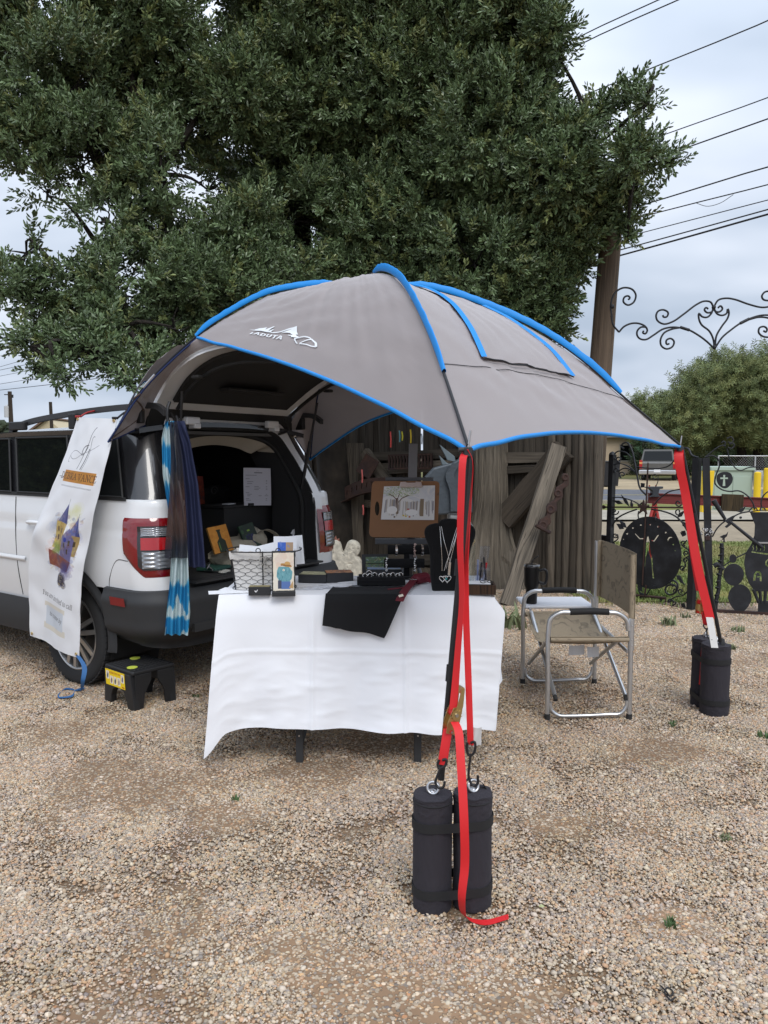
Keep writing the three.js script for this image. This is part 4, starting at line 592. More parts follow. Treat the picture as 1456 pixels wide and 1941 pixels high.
{
  const sp = [sprig(16, 0.17, 0.056, 0.024, 1), sprig(18, 0.2, 0.052, 0.023, 2), sprig(14, 0.14, 0.06, 0.025, 3), sprig(20, 0.24, 0.05, 0.021, 4)];
  const right = [[505, 70, 90, 8.2], [600, 40, 125, 8.4], [740, 50, 130, 8.4], [880, 50, 120, 8.2], [975, 50, 80, 7.8], [1040, 75, 52, 7.6], [455, 180, 90, 8.3], [580, 170, 125, 8.6], [720, 180, 140, 8.8], [860, 170, 130, 8.5], [980, 150, 80, 8], [490, 300, 105, 8.4], [640, 300, 135, 8.9], [780, 310, 135, 8.8], [920, 270, 120, 8.3], [1005, 240, 70, 7.8], [560, 420, 115, 8.6], [700, 430, 125, 8.9], [840, 410, 125, 8.6], [960, 380, 110, 8], [1055, 330, 76, 7.6],
    [1085, 260, 42, 7.4], [1135, 218, 30, 7.3], [1175, 190, 22, 7.2], [1205, 172, 14, 7.2], [1140, 310, 56, 7.4], [1195, 295, 40, 7.3], [1235, 300, 28, 7.2], [1205, 240, 17, 7.3, 0.8], [1225, 200, 11, 7.2, 0.8], [1268, 308, 15, 7.2], [1115, 375, 66, 7.6], [1170, 365, 46, 7.5], [900, 500, 105, 8.2], [1010, 470, 95, 7.9], [1085, 440, 56, 7.7], [780, 520, 90, 8.5], [950, 570, 95, 8.2], [1025, 555, 70, 7.9], [1045, 625, 36, 7.9], [985, 630, 60, 8], [1180, 415, 30, 7.6], [1190, 455, 17, 7.7], [650, 540, 90, 8.4], [860, 590, 80, 8.3], [1085, 500, 36, 7.9], [700, -60, 160, 8.6], [500, -70, 140, 8.4], [900, -60, 130, 8.4]];
  const b0 = at(640, 900, 9.6); b0.y = 0;
  oak('dense live oak spreading above the canopy and the gatepost', 31, right, [b0, at(632, 900, 9.6), at(610, 700, 9.4), at(590, 560, 9.2)], [[[at(590, 560, 9.2), at(570, 420, 9.0), at(566, 250, 8.9), at(560, 60, 8.8)], 0.13, 0.05], [[at(600, 620, 9.3), at(690, 450, 9.1), at(790, 330, 9), at(870, 200, 8.8), at(900, 60, 8.6)], 0.12, 0.04], [[at(720, 420, 9.1), at(860, 400, 8.7), at(1000, 340, 8), at(1120, 280, 7.5), at(1210, 210, 7.3)], 0.08, 0.015], [[at(860, 400, 8.7), at(980, 470, 8.2), at(1080, 400, 7.7), at(1200, 330, 7.4)], 0.06, 0.012], [[at(600, 620, 9.3), at(760, 560, 8.8), at(920, 560, 8.3), at(1050, 540, 8)], 0.07, 0.015], [[at(690, 450, 9.1), at(700, 260, 9), at(720, 80, 8.7)], 0.07, 0.025], [[at(566, 250, 8.9), at(500, 150, 8.5), at(470, 40, 8.2)], 0.05, 0.015]], 1250, sp);
  const left = [[40, 30, 95, 7.6], [160, 30, 115, 7.8], [275, 50, 105, 7.8], [350, 110, 56, 7.8], [25, 150, 85, 7.4], [140, 170, 115, 7.7], [265, 190, 115, 7.8], [375, 220, 70, 7.9], [50, 270, 72, 7.3, 0.8], [180, 300, 105, 7.6], [305, 320, 95, 7.7, 0.8], [395, 360, 55, 7.9], [90, 370, 45, 7.2, 0.6], [205, 420, 75, 7.3, 0.75], [310, 450, 80, 7.5], [50, 480, 52, 6.9, 0.8], [25, 545, 42, 6.8], [125, 530, 80, 7.0], [235, 560, 95, 7.1], [345, 560, 95, 7.2], [425, 470, 80, 7.7], [480, 440, 75, 7.9], [420, 570, 95, 7.4], [310, 640, 55, 6.9], [490, 540, 85, 7.8], [560, 510, 70, 8.1],
    [40, 645, 24, 6.4, 0.9], [85, 660, 36, 6.4], [140, 660, 42, 6.5], [115, 705, 24, 6.4], [70, 700, 16, 6.4], [185, 665, 42, 6.6], [235, 690, 36, 6.6], [285, 690, 34, 6.7], [200, 625, 46, 6.8], [245, 725, 18, 6.5, 0.9], [330, 620, 60, 6.9], [80, 590, 40, 6.7], [60, -60, 130, 7.6], [230, -60, 130, 7.8], [-60, 200, 90, 7.4], [-60, 60, 110, 7.5], [-50, 520, 50, 6.8]];
  const l0 = at(480, 900, 9.0); l0.y = 0;
  oak('live oak at left with a low branch hanging over the car', 47, left, [l0, at(478, 880, 9), at(460, 700, 8.8), at(420, 580, 8.4)], [[[at(420, 580, 8.4), at(345, 505, 8.1), at(270, 430, 7.9), at(180, 290, 7.8), at(120, 120, 7.7)], 0.12, 0.04], [[at(320, 480, 8), at(300, 330, 7.9), at(250, 160, 7.8), at(220, 20, 7.8)], 0.09, 0.03], [[at(420, 580, 8.4), at(330, 590, 7.6), at(230, 620, 6.9), at(130, 650, 6.5), at(60, 660, 6.4)], 0.07, 0.012], [[at(270, 430, 7.9), at(190, 470, 7.5), at(110, 510, 7.1)], 0.035, 0.008], [[at(300, 330, 7.9), at(370, 220, 7.9), at(380, 110, 7.9)], 0.05, 0.015], [[at(180, 290, 7.8), at(70, 200, 7.5), at(10, 60, 7.5)], 0.05, 0.015]], 700, sp);
}
// another oak to the left of the yard, mirrored in the car windows
{ const src = scene.children.find(o => o.name === 'oak_tree'), c = src.clone(); c.name = numbered('oak_tree'); c.userData = { label: 'live oak outside the frame that the car windows mirror', category: 'tree', group: 'live oaks over the yard' }; c.position.set(-11.5, 0, -5.5); c.rotation.y = 2.2; scene.add(c); }
// feathery trees across the street
function mesquite(label, sd, blobs, base, limbs) {
  const T = thing('mesquite_tree', label, 'tree', [base.x, 0, base.z], 0, 'mesquite trees across the street'), off = V(base.x, 0, base.z), loc = p => p.clone().sub(off);
  rs(sd); limbs.forEach(([pts, r], i) => mesh(i ? 'limb' : 'trunk', limb(pts.map(loc), r, r * 0.4), barkM, T));
  const g = sprig(34, 0.75, 0.2, 0.03, sd, 0.9), list = [];
  for (const [u, v, rp, d, k = 1] of blobs) { const c = at(u, v, d + rr(-2, 2)), r = rp * d / FOCAL, n = Math.round(210 * k * r * r + 20); for (let i = 0; i < n; i++) { const dir = V(rr(-1, 1), rr(-1, 1), rr(-1, 1)).normalize(), R = r * Math.pow(rnd(), 0.4) * (1 + 0.7 * fbm(dir.x * 2 + u, dir.y * 2, dir.z * 2, 3)); list.push([c.clone().addScaledVector(dir, R), dir]); } }
  const im = new THREE.InstancedMesh(g, mat(lin(1, 1, 1), 0.7, { vertexColors: true }), list.length), o = new THREE.Object3D(); im.name = 'crown'; im.userData.kind = 'stuff'; im.castShadow = im.receiveShadow = true;
  list.forEach(([p, dir], i) => { o.position.copy(p).sub(off); o.quaternion.setFromUnitVectors(V(0, 1, 0), dir.clone().multiplyScalar(0.5).add(V(rr(-0.6, 0.6), rr(-0.7, 0.5), rr(-0.6, 0.6))).normalize()); o.rotateY(rnd() * 6); const s = rr(0.7, 1.3); o.scale.set(s, s, s); o.updateMatrix(); im.setMatrixAt(i, o.matrix); const f = rr(0.75, 1.25), y = rr(0, 1); im.setColorAt(i, lin(lerp(0.15, 0.2, y) * f, lerp(0.2, 0.22, y) * f, 0.08 * f)); });
  T.add(im); return T;
}
{
  const d = 48, tb = (u, v) => { const p = at(u, v, d); p.y = 0; return p; };
  mesquite('big feathery mesquite tree behind the green utility box', 5, [[1420, 720, 50, 47], [1370, 715, 44, 47], [1330, 745, 44, 47], [1380, 770, 55, 47], [1440, 780, 55, 46], [1310, 790, 40, 47], [1270, 800, 36, 48], [1350, 815, 40, 48, 0.8], [1465, 720, 50, 47], [1490, 800, 55, 47], [1430, 830, 32, 49, 0.8], [1300, 830, 30, 49]], tb(1440, 890), [[[tb(1440, 890), at(1436, 850, d), at(1425, 810, d)], 0.45], [[at(1430, 830, d), at(1390, 808, d), at(1350, 790, d), at(1320, 770, d)], 0.28], [[at(1428, 815, d), at(1445, 770, d), at(1430, 720, d)], 0.25], [[tb(1410, 890), at(1405, 850, d), at(1395, 800, d), at(1380, 750, d)], 0.36]]);
  mesquite('smaller feathery mesquite tree beyond the parked silver truck', 9, [[1235, 795, 30, 60], [1215, 775, 24, 60, 0.8], [1265, 770, 28, 58], [1225, 815, 30, 60], [1285, 815, 30, 58]], (() => { const p = at(1250, 880, 60); p.y = 0; return p; })(), [[[(() => { const p = at(1250, 880, 60); p.y = 0; return p; })(), at(1250, 840, 60), at(1250, 790, 60)], 0.3]]);
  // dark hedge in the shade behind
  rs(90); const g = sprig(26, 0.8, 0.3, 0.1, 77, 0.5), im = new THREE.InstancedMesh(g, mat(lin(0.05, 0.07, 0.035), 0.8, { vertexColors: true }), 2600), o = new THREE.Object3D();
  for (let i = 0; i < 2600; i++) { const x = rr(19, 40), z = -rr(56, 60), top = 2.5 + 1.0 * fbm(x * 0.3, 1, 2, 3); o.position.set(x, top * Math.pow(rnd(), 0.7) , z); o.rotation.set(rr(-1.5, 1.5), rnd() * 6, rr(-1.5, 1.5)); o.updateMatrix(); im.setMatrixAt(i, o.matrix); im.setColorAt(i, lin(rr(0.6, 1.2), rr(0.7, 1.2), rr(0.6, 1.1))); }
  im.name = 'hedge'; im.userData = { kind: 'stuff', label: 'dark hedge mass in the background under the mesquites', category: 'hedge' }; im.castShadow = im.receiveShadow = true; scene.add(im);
}
// ---------- overhead wires and far poles ----------
{
  const wm = mat(lin(0.02, 0.02, 0.022), 0.8);
  const wires = [[[1400, -70], [1248, 0], [1113, 62], [600, 330], [-40, 560], 9.6, 0.011], [[1440, -70], [1285, 0], [1118, 75], [600, 345], [-40, 600], 9.2, 0.011], [[1600, -28], [1456, 39], [1063, 199], [600, 400], [75, 619], 8.6, 0.011], [[1600, 130], [1456, 185], [1268, 252], [600, 490], [-30, 684], 7.8, 0.01], [[1600, 174], [1456, 225], [1275, 289], [600, 520], [-30, 704], 7.5, 0.013], [[1600, 278], [1456, 316], [1233, 384], [600, 570], [-30, 708], 6.9, 0.014], [[1600, 312], [1456, 350], [1198, 416], [600, 590], [-30, 719], 6.7, 0.012], [[1600, 342], [1456, 379], [1198, 446], [600, 600], [46, 723], 6.5, 0.01], [[1600, 357], [1456, 397], [1193, 469], [600, 625], [-30, 733], 6.3, 0.014], [[1600, 366], [1456, 406], [1195, 479], [620, 630], [185, 717], [-30, 743], 6.2, 0.02]];
  const words = ['topmost overhead wire', 'second overhead wire from the top', 'third overhead wire from the top, passing behind the oak', 'thin fourth overhead wire from the top', 'fifth overhead wire from the top', 'sixth overhead wire from the top', 'seventh overhead wire, with a small drop loop', 'eighth overhead wire, thin, third from the lowest', 'second lowest overhead wire', 'thick lowest overhead cable'];
  wires.forEach((w, i) => { const r = w[w.length - 1], h = w[w.length - 2], pts = w.slice(0, -2).map(([u, v]) => at(u, v, (h - EYE) * FOCAL / (865 - v))); const g = [tube(pts, r, 60, 5)]; if (i === 6) { const D = v => (h - EYE) * FOCAL / (865 - v); g.push(tube([at(1320, 385, D(385)), at(1340, 391, D(385)), at(1365, 385, D(378)), at(1390, 369, D(369))], 0.006, 16, 5)); } const o = mesh('overhead_wire', g, wm); tag(o, words[i] + ' crossing the sky', 'wire', 'overhead wires'); });
  const grain = woodMat(0.2, 0.16, 0.13);
  const p1 = thing('utility_pole', 'far utility pole with a transformer can at the left edge', 'utility pole', (() => { const p = at(20, 870, 45); p.y = 0; return p; })());
  const lp = (o, u, v, d) => at(u, v, d).sub(o.position);
  mesh('pole_shaft', cyl(V(0.15, 0, 0), lp(p1, 18.5, 742, 45), 0.16, 0.11, 10), grain, p1);
  mesh('transformer', [cyl(lp(p1, 14, 791, 45), lp(p1, 13.6, 770, 45), 0.17, 0.17, 14), cyl(lp(p1, 13.6, 770, 45), lp(p1, 13.6, 767, 45), 0.12, 0.05, 12), box(0.28, 0.06, 0.06, lp(p1, 17, 782, 45))], mat(lin(0.45, 0.46, 0.47), 0.6), p1);
  mesh('insulator', [box(0.35, 0.05, 0.05, lp(p1, 14, 748, 45)), cyl(lp(p1, 23.5, 754, 45), lp(p1, 23.5, 748, 45), 0.06)], M.trim, p1);
  const p2 = mesh('utility_pole', cyl(V(0.1, 0, 0), V(0, 4.95, 0), 0.13, 0.1, 10), grain); p2.position.copy(at(99, 870, 50)); p2.position.y = 0; tag(p2, 'short far wooden pole seen above the car roof', 'utility pole');
  const h = thing('far_house', 'tan gabled house far off above the car roof', 'house', (() => { const p = at(88, 870, 60); p.y = 0; return p; })());
  mesh('wall', extr([[-1.6, 0], [1.1, 0], [1.1, 3.6], [0.2, 4.3], [-1.6, 3.0]], 4, 0).translate(0, 0, -4), mat(lin(0.5, 0.42, 0.28), 0.9), h); mesh('roof', box(2.4, 0.12, 4.6, [-0.7, 3.75, -2], [0, 0, 0.62]), mat(lin(0.16, 0.1, 0.07), 0.9), h);
  rs(14); const bush = mesh('far_bush', Array.from({ length: 90 }, () => tr(new THREE.IcosahedronGeometry(rr(0.12, 0.3), 0), [rr(-1, 0.6), rr(2, 3.4) , rr(-1, 1)])), mat(lin(0.04, 0.055, 0.03), 0.9)); bush.position.copy(at(-2, 870, 45)); bush.position.y = 0; tag(bush, 'dark rounded treetop far off at the left edge', 'bush');
}
// ---------- wooden fence, posts, trunk ----------
const fenceAt = u => at(u, 900, lerp(10.3, 7.95, clamp((u - 600) / 525)));
{
  const W = [woodMat(0.4, 0.37, 0.33), woodMat(0.34, 0.31, 0.275), woodMat(0.62, 0.575, 0.52), woodMat(0.3, 0.265, 0.23)];
  const o = fenceAt(580), e = fenceAt(1112), F = thing('plank_fence', 'weathered grey plank fence with braces behind the table', 'fence', [o.x, 0, o.z], Math.atan2(-(e.z - o.z), e.x - o.x)); F.updateMatrixWorld();
  const len = Math.hypot(e.x - o.x, e.z - o.z); rs(21);
  const variants = Array.from({ length: 6 }, (_, v) => { const w = rr(0.115, 0.15), h = 2.35; const n = 10, g = new THREE.BoxGeometry(w, h, 0.026, 3, n, 1); const p = g.attributes.position; for (let i = 0; i < p.count; i++) { const y = p.getY(i), k = noise(y * 2.2, v * 7, 1) * 0.008; p.setX(i, p.getX(i) + k + (Math.abs(p.getX(i)) > w * 0.4 ? Math.sign(p.getX(i)) * 0.005 * noise(y * 9, v, p.getX(i) * 9) : 0)); p.setZ(i, p.getZ(i) + 0.008 * noise(p.getX(i) * 14, y * 1.2, v * 3) ); if (y > h / 2 - 0.01) p.setY(i, y + 0.05 * noise(p.getX(i) * 22, v * 5, 9)); } g.translate(0, h / 2, 0); g.computeVertexNormals(); return [uvBox(g, 1, v * 0.37, v * 0.21), w]; });
  let x = 0, k = 0; while (x < len) { const [g, w] = variants[k % 6]; const p = mesh('plank', g, W[[0, 1, 3, 1][Math.floor(rnd() * 4)]], F); p.position.set(x + w / 2, 0.0 + rr(-0.03, 0.0), -0.03 * (k % 2) + rr(-0.01, 0.01)); p.rotation.z = rr(-0.012, 0.012); p.scale.y = rr(0.95, 1.06); x += w + rr(-0.014, -0.004); k++; }
  const inF = (u, v, dz = 0) => { // where a sight line meets the fence plane, in fence coordinates
    const r = sight(u, v), n = V(Math.sin(F.rotation.y), 0, Math.cos(F.rotation.y)), k = (F.position.clone().sub(V(0, EYE, 0)).dot(n) + dz) / r.dot(n); return F.worldToLocal(r.multiplyScalar(k).add(V(0, EYE, 0))); };
  const beam = (n, u0, v0, u1, v1, w, th, m, dz) => { const a = inF(u0, v0, dz), b = inF(u1, v1, dz), d = b.clone().sub(a), L = d.length(), g = new THREE.BoxGeometry(w, L, th, 4, 14, 2), p = g.attributes.position; for (let i = 0; i < p.count; i++) { const X = p.getX(i), Y = p.getY(i), Z = p.getZ(i); p.setX(i, X * (1 + 0.12 * noise(Y * 3, u0, 1)) + 0.012 * noise(Y * 2.5, 3, u0)); p.setZ(i, Z + 0.012 * noise(X * 12, Y * 2, u0)); } g.computeVertexNormals(); const gg = uvBox(g, 1, u0 * 0.013, v0 * 0.011); const q = mesh(n, gg, m, F); q.position.copy(a).lerp(b, 0.5); q.quaternion.setFromUnitVectors(V(0, 1, 0), d.normalize()); return q; };
  beam('rail', 640, 893, 900, 880, 0.13, 0.08, W[2], 0.06); beam('rail', 640, 868, 900, 858, 0.1, 0.07, W[1], 0.06); beam('rail', 945, 866, 1060, 868, 0.11, 0.08, W[2], 0.06); beam('rail', 945, 890, 1040, 888, 0.08, 0.08, W[1], 0.06); beam('rail', 622, 947, 700, 955, 0.09, 0.06, W[2], 0.05); beam('rail', 640, 1062, 880, 1060, 0.12, 0.08, W[0], 0.06);
  beam('post', 672, 1085, 672, 840, 0.2, 0.12, W[2], 0.16); beam('post', 886, 1085, 886, 830, 0.14, 0.12, W[1], 0.12);
  beam('brace', 606, 950, 655, 855, 0.2, 0.1, W[3], 0.14); beam('brace', 690, 858, 742, 920, 0.14, 0.08, W[2], 0.12); beam('brace', 955, 985, 1070, 852, 0.24, 0.1, W[3], 0.14);
  rs(4);
  // upright split logs at the right end
  for (let i = 0; i < 7; i++) { const u = 1046 + i * 13.5, p = fenceAt(u); p.y = 0; const r = rr(0.045, 0.06); const g = tube([p.clone(), p.clone().add(V(rr(-0.02, 0.02), 1.0, 0)), p.clone().add(V(rr(-0.03, 0.03), 2.1 + rr(0, 0.2), 0))], t => r * (1 + 0.18 * noise(t * 7, i * 3, 1)), 14, 10); const q = mesh('split_log', uvBox(g.translate(0, 0, 0.09), 1, i * 0.31), W[[2, 0, 2, 1, 2, 0, 2][i]]); q.name = 'split_log'; F.attach(q); }
  // leaning post with a cast bracket
  const lp = thing('leaning_post', 'grey timber post leaning against the fence beside the folding chair', 'post'), la = lvl(962, 1148), lb = at(1058, 846, 7.85);
  { const d = lb.clone().sub(la), L = d.length(), g = new THREE.BoxGeometry(0.15, L, 0.1, 4, 16, 2), p = g.attributes.position; for (let i = 0; i < p.count; i++) { p.setX(i, p.getX(i) * (1 + 0.1 * noise(p.getY(i) * 2, 3, 1)) + 0.012 * noise(p.getY(i) * 2.4, 8, 2)); p.setZ(i, p.getZ(i) + 0.01 * noise(p.getX(i) * 14, p.getY(i) * 2, 4)); } g.computeVertexNormals(); const q = mesh('timber', uvBox(g), woodMat(0.75, 0.71, 0.65), lp); q.position.copy(la).lerp(lb, 0.5); q.quaternion.setFromUnitVectors(V(0, 1, 0), d.clone().normalize());
    const br = thing('cast_bracket', 'rusty cast iron scroll bracket on the leaning post', 'bracket'); const a = at(1028, 1003, 7.45), b = at(1075, 902, 7.55), X = b.clone().sub(a), l = X.length(); br.applyMatrix4(frame3(a, X, V(-1, 0.4, 0.1)));
    const up = [], dn = []; for (let i = 0; i <= 24; i++) { const t = i / 24; up.push([t * l, 0.045 + 0.02 * Math.sin(t * 20) - 0.02 * t]); dn.unshift([t * l, -0.02 + 0.018 * Math.sin(t * 26 + 1)]); } mesh('bracket_bar', extr([...up, ...dn], 0.03, 0.006), M.rust, br); for (const t of [0.05, 0.35, 0.65, 0.95]) mesh('boss', tr(new THREE.TorusGeometry(0.035 - 0.01 * t, 0.014, 8, 18), [t * l, 0.02, 0.03]), M.rust, br); mesh('bracket_foot', rbox(0.03, 0.16, 0.06, 0.008, [0, 0, 0.02]), M.rust, br); }
  // dead trunk with flared foot
  { const c = at(920, 900, 8.5), T = thing('dead_trunk', 'bare grey tree trunk with flared roots against the fence', 'trunk', [c.x, 0, c.z]);
    const g = surf(160, 70, (s, t) => { const y = t * 2.9, th = s * Math.PI * 2, fl = Math.pow(1 - t, 7), lobe = 0.5 + 0.5 * Math.cos(3 * th + 0.9), r = 0.172 * (1 + 0.12 * noise(Math.cos(th) * 1.5, y * 0.8, Math.sin(th) * 1.5)) + fl * (0.12 + 0.34 * lobe * lobe) + 0.016 * Math.abs(noise(Math.cos(th) * 9, y * 0.7 + Math.sin(th * 2), Math.sin(th) * 9)) + 0.012 * noise(Math.cos(th) * 16, y * 1.2, Math.sin(th) * 16) + 0.012 * noise(Math.cos(th) * 7, y * 0.9, Math.sin(th) * 7); return V(Math.cos(th) * r + 0.06 * Math.sin(y), y, -Math.sin(th) * r * 0.85); }, 2.4, 2.9);
    const m = woodMat(1.0, 0.95, 0.86, 5, 1.1); m.bumpScale = 0.03; mesh('trunk_bole', g, m, T);
    const g2 = tube([V(0.2, 0.35, 0.05), V(0.36, 0.2, 0.1), V(0.5, 0.06, 0.14), V(0.62, -0.04, 0.16)], t => lerp(0.13, 0.05, t), 20, 12); mesh('root', uvBox(g2), m, T); }
  // tall gatepost
  { const a = lvl(1106, 1122), b = at(1161, 400, 8.0), P = thing('gatepost', 'tall leaning brown timber gatepost holding the iron scroll arch', 'post', [a.x, 0, a.z]); const A = V(0, 0, 0), B = b.clone().sub(P.position), n = 40;
    const g = surf(28, n, (s, t) => { const c = A.clone().lerp(B, t), th = s * Math.PI * 2, r = lerp(0.128, 0.108, t) * (1 + 0.05 * noise(Math.cos(th) * 1.6, t * 5, Math.sin(th) * 1.6)) + 0.004 * noise(th * 7, t * 6, 2); return V(c.x + Math.cos(th) * r, c.y, c.z - Math.sin(th) * r); }, 1.2, B.y);
    const m = woodMat(0.66, 0.53, 0.43, 4, 0.6); mesh('post_shaft', g, m, P); mesh('post_top', tr(new THREE.CircleGeometry(0.11, 16), B, [-Math.PI / 2, 0, 0]), m, P); }
  // things hung on and leaning at the fence
  const plate = thing('iron_grate', 'rusty slotted iron grate hung on the fence rail behind the easel', 'grate'); { const a = at(738, 876, 9.2), b = at(818, 874, 8.95), X = b.clone().sub(a); plate.applyMatrix4(frame3(a, X, V(0, 1, 0))); const l = X.length(); mesh('grate_frame', [box(l, 0.02, 0.03, [l / 2, 0.08, 0]), box(l, 0.02, 0.03, [l / 2, -0.08, 0]), box(0.02, 0.18, 0.03, [0, 0, 0]), box(0.02, 0.18, 0.03, [l, 0, 0])], M.rust, plate); for (let i = 1; i < 14; i++) mesh('grate_bar', box(0.016, 0.15, 0.022, [l * i / 14, 0, 0]), M.rust, plate); }
  const bar = thing('perforated_iron', 'curved rusty iron strip with holes hung on the fence', 'scrap iron'); { const a = at(651, 940, 9.5), b = at(738, 920, 9.1), X = b.clone().sub(a); bar.applyMatrix4(frame3(a, X, V(0, 1, 0))); const l = X.length(), up = [], dn = [], holes = []; for (let i = 0; i <= 16; i++) { const t = i / 16, y = 0.05 * Math.sin(t * 3); up.push([t * l, 0.085 + y]); dn.unshift([t * l, -0.085 + y]); } for (let i = 1; i < 9; i++) { const t = i / 9, y = 0.05 * Math.sin(t * 3); holes.push([[t * l - 0.012, y - 0.01], [t * l + 0.006, y + 0.045], [t * l + 0.02, y + 0.04], [t * l + 0.004, y - 0.015]]); } mesh('iron_strip', extr([...up, ...dn], 0.02, 0.003, holes), M.rust, bar); mesh('iron_flange', ribbon(up.map(([x, y]) => V(x, y - 0.165, 0.035)), [V(0, 0, 1)], 0.07, 0.01, 20), M.rust, bar); }
  const dp = mesh('iron_plate', rbox(0.2, 0.25, 0.02, 0.006), M.rust); dp.position.copy(at(697, 884, 9.3)); dp.rotation.set(0, -0.3, -0.55); tag(dp, 'dark square iron plate tilted on the fence brace', 'scrap iron');
  const gr2 = thing('iron_grille', 'rusty grille leaning at the fence beside the tail light', 'grate'); { const a = at(632, 1010, 9.8), b = at(660, 1010, 9.7), X = b.clone().sub(a); gr2.applyMatrix4(frame3(a, X, V(0, 1, 0))); const l = X.length(); for (let i = 0; i < 5; i++) mesh('grille_bar', box(0.016, 0.64, 0.015, [l * i / 4, -0.02, 0]), M.rust, gr2); for (const y of [-0.3, -0.08, 0.13, 0.3]) mesh('grille_rail', box(l, 0.016, 0.012, [l / 2, y, 0.014]), M.rust, gr2); }
  // sheet metal horse head
  { const c = at(838, 920, 8.2), H = thing('horse_head', 'blue grey sheet metal horse head sculpture behind the canopy leg', 'sculpture', c, 0.05), s = 8.2 / FOCAL, q = (u, v) => [(u - 838) * s, (920 - v) * s]; const sm = mat(lin(0.075, 0.09, 0.105), 0.5, { metalness: 0.4, bumpMap: texSmudge, bumpScale: 0.006 });
    mesh('head_sheet', extr([q(803, 925), q(808, 905), q(822, 890), q(842, 884), q(858, 880), q(872, 872), q(884, 880), q(890, 905), q(892, 968), q(858, 970), q(832, 972), q(806, 968), q(796, 950)], 0.05, 0.02), sm, H);
    mesh('mane_band', ribbon([q(860, 968), q(858, 930), q(850, 900), q(862, 878)].map(([x, y]) => V(x, y, 0.1)), [V(1, 0, 0)], 0.09, 0.02, 24), sm, H);
    for (const p of [[[832, 864], [838, 880], [850, 884], [856, 882], [845, 878]], [[833, 844], [848, 872], [862, 875], [860, 866]], [[868, 872], [884, 850], [890, 866], [884, 878]]]) mesh('ear_spike', extr(p.map(a => q(...a)), 0.03, 0.006), mat(lin(0.16, 0.2, 0.22), 0.45, { metalness: 0.4 }), H); }
  // hanging ribbons
  [[740, 818, 848, [0.5, 0.06, 0.05], 'red'], [757, 816, 838, [0.1, 0.25, 0.28], 'teal'], [762, 818, 835, [0.5, 0.45, 0.03], 'olive yellow'], [778, 814, 840, [0.6, 0.42, 0.02], 'golden yellow'], [799, 822, 842, [0.4, 0.43, 0.46], 'silvery'], [686, 890, 915, [0.45, 0.1, 0.09], 'dull red'], [688, 957, 976, [0.45, 0.1, 0.09], 'lower dull red']].forEach(([u, v0, v1, c, n]) => { const a = at(u, v0, 8.9), b = at(u + 0.6, v1, 8.9); const o = mesh('hanging_ribbon', ribbon([a, a.clone().lerp(b, 0.5).add(V(0.004, 0, 0.01)), b], [V(1, 0, 0.3)], 0.016, 0.003, 8), mat(lin(...c), 0.7)); tag(o, `thin ${n} ribbon hanging against the plank fence`, 'ribbon', 'ribbons hung on the fence'); });
  // stacked logs at the foot
  rs(33); for (let i = 0; i < 3; i++) { const y = 0.07 + 0.11 * Math.floor(i / 3), u = [700, 742, 790][i], a = at(u - 60, 1050, 9.3 - 0.1 * (i % 3)), b = at(u + 50, 1050, 9.05 - 0.1 * (i % 3)); a.y = y; b.y = y + rr(0, 0.03); const q = mesh('split_firewood', uvBox(tube([a, a.clone().lerp(b, 0.5).add(V(0, rr(0, 0.03), 0.02)), b], t => 0.06 * (1 + 0.2 * noise(t * 5, i * 2, 1)), 12, 8), 1, i * 0.2), woodMat(0.55, 0.46, 0.36)); tag(q, ['weathered split log at the fence foot nearest the stone rooster', 'weathered split log at the fence foot behind the easel', 'weathered split log at the fence foot behind the bracelet stand'][i], 'log', 'logs at the fence foot'); }
  // white stone rooster
  { const c = at(660, 1085, 8.9); const S = thing('stone_rooster', 'lichened white concrete rooster sculpture behind the car tail light', 'sculpture', [c.x, 0.02, c.z], 0); const s = 8.9 / FOCAL, q = (u, v) => [(u - 660) * s, (1088 - v) * s];
    const st = dataTex(128, 128, (u, v) => { const k = 0.8 + 0.3 * tfbm(u, v, 8, 8, 81) - 0.3 * smooth(0.2, 0.38, tfbm(u, v, 14, 14, 85)); return [k, k * 0.98, k * 0.92]; });
    const sh = new THREE.Shape(); const P = [[628, 1088], [630, 1060], [633, 1035], [636, 1018], [641, 1020], [646, 1036], [654, 1040], [660, 1030], [664, 1020], [670, 1018], [677, 1022], [678, 1032], [672, 1042], [680, 1052], [682, 1068], [679, 1088]].map(a => new THREE.Vector2(...q(...a))); sh.setFromPoints(new THREE.SplineCurve(P).getPoints(90)); const hole = new THREE.Path(); const hc = q(664, 1056); hole.absellipse(hc[0], hc[1], 0.035, 0.02, 0, 6.283); sh.holes.push(hole);
    mesh('rooster_body', uvBox(extr(sh, 0.09, 0.035), 3), mat(lin(0.95, 0.94, 0.92), 0.95, { map: st, bumpMap: st, bumpScale: 0.01 }), S); mesh('comb', extr([q(634, 1012), q(637, 1005), q(639, 1012), q(643, 1010), q(643, 1020), q(640, 1026), q(636, 1022)], 0.05, 0.008).translate(0, 0, 0.03), mat(lin(0.28, 0.12, 0.09), 0.9), S); }
}
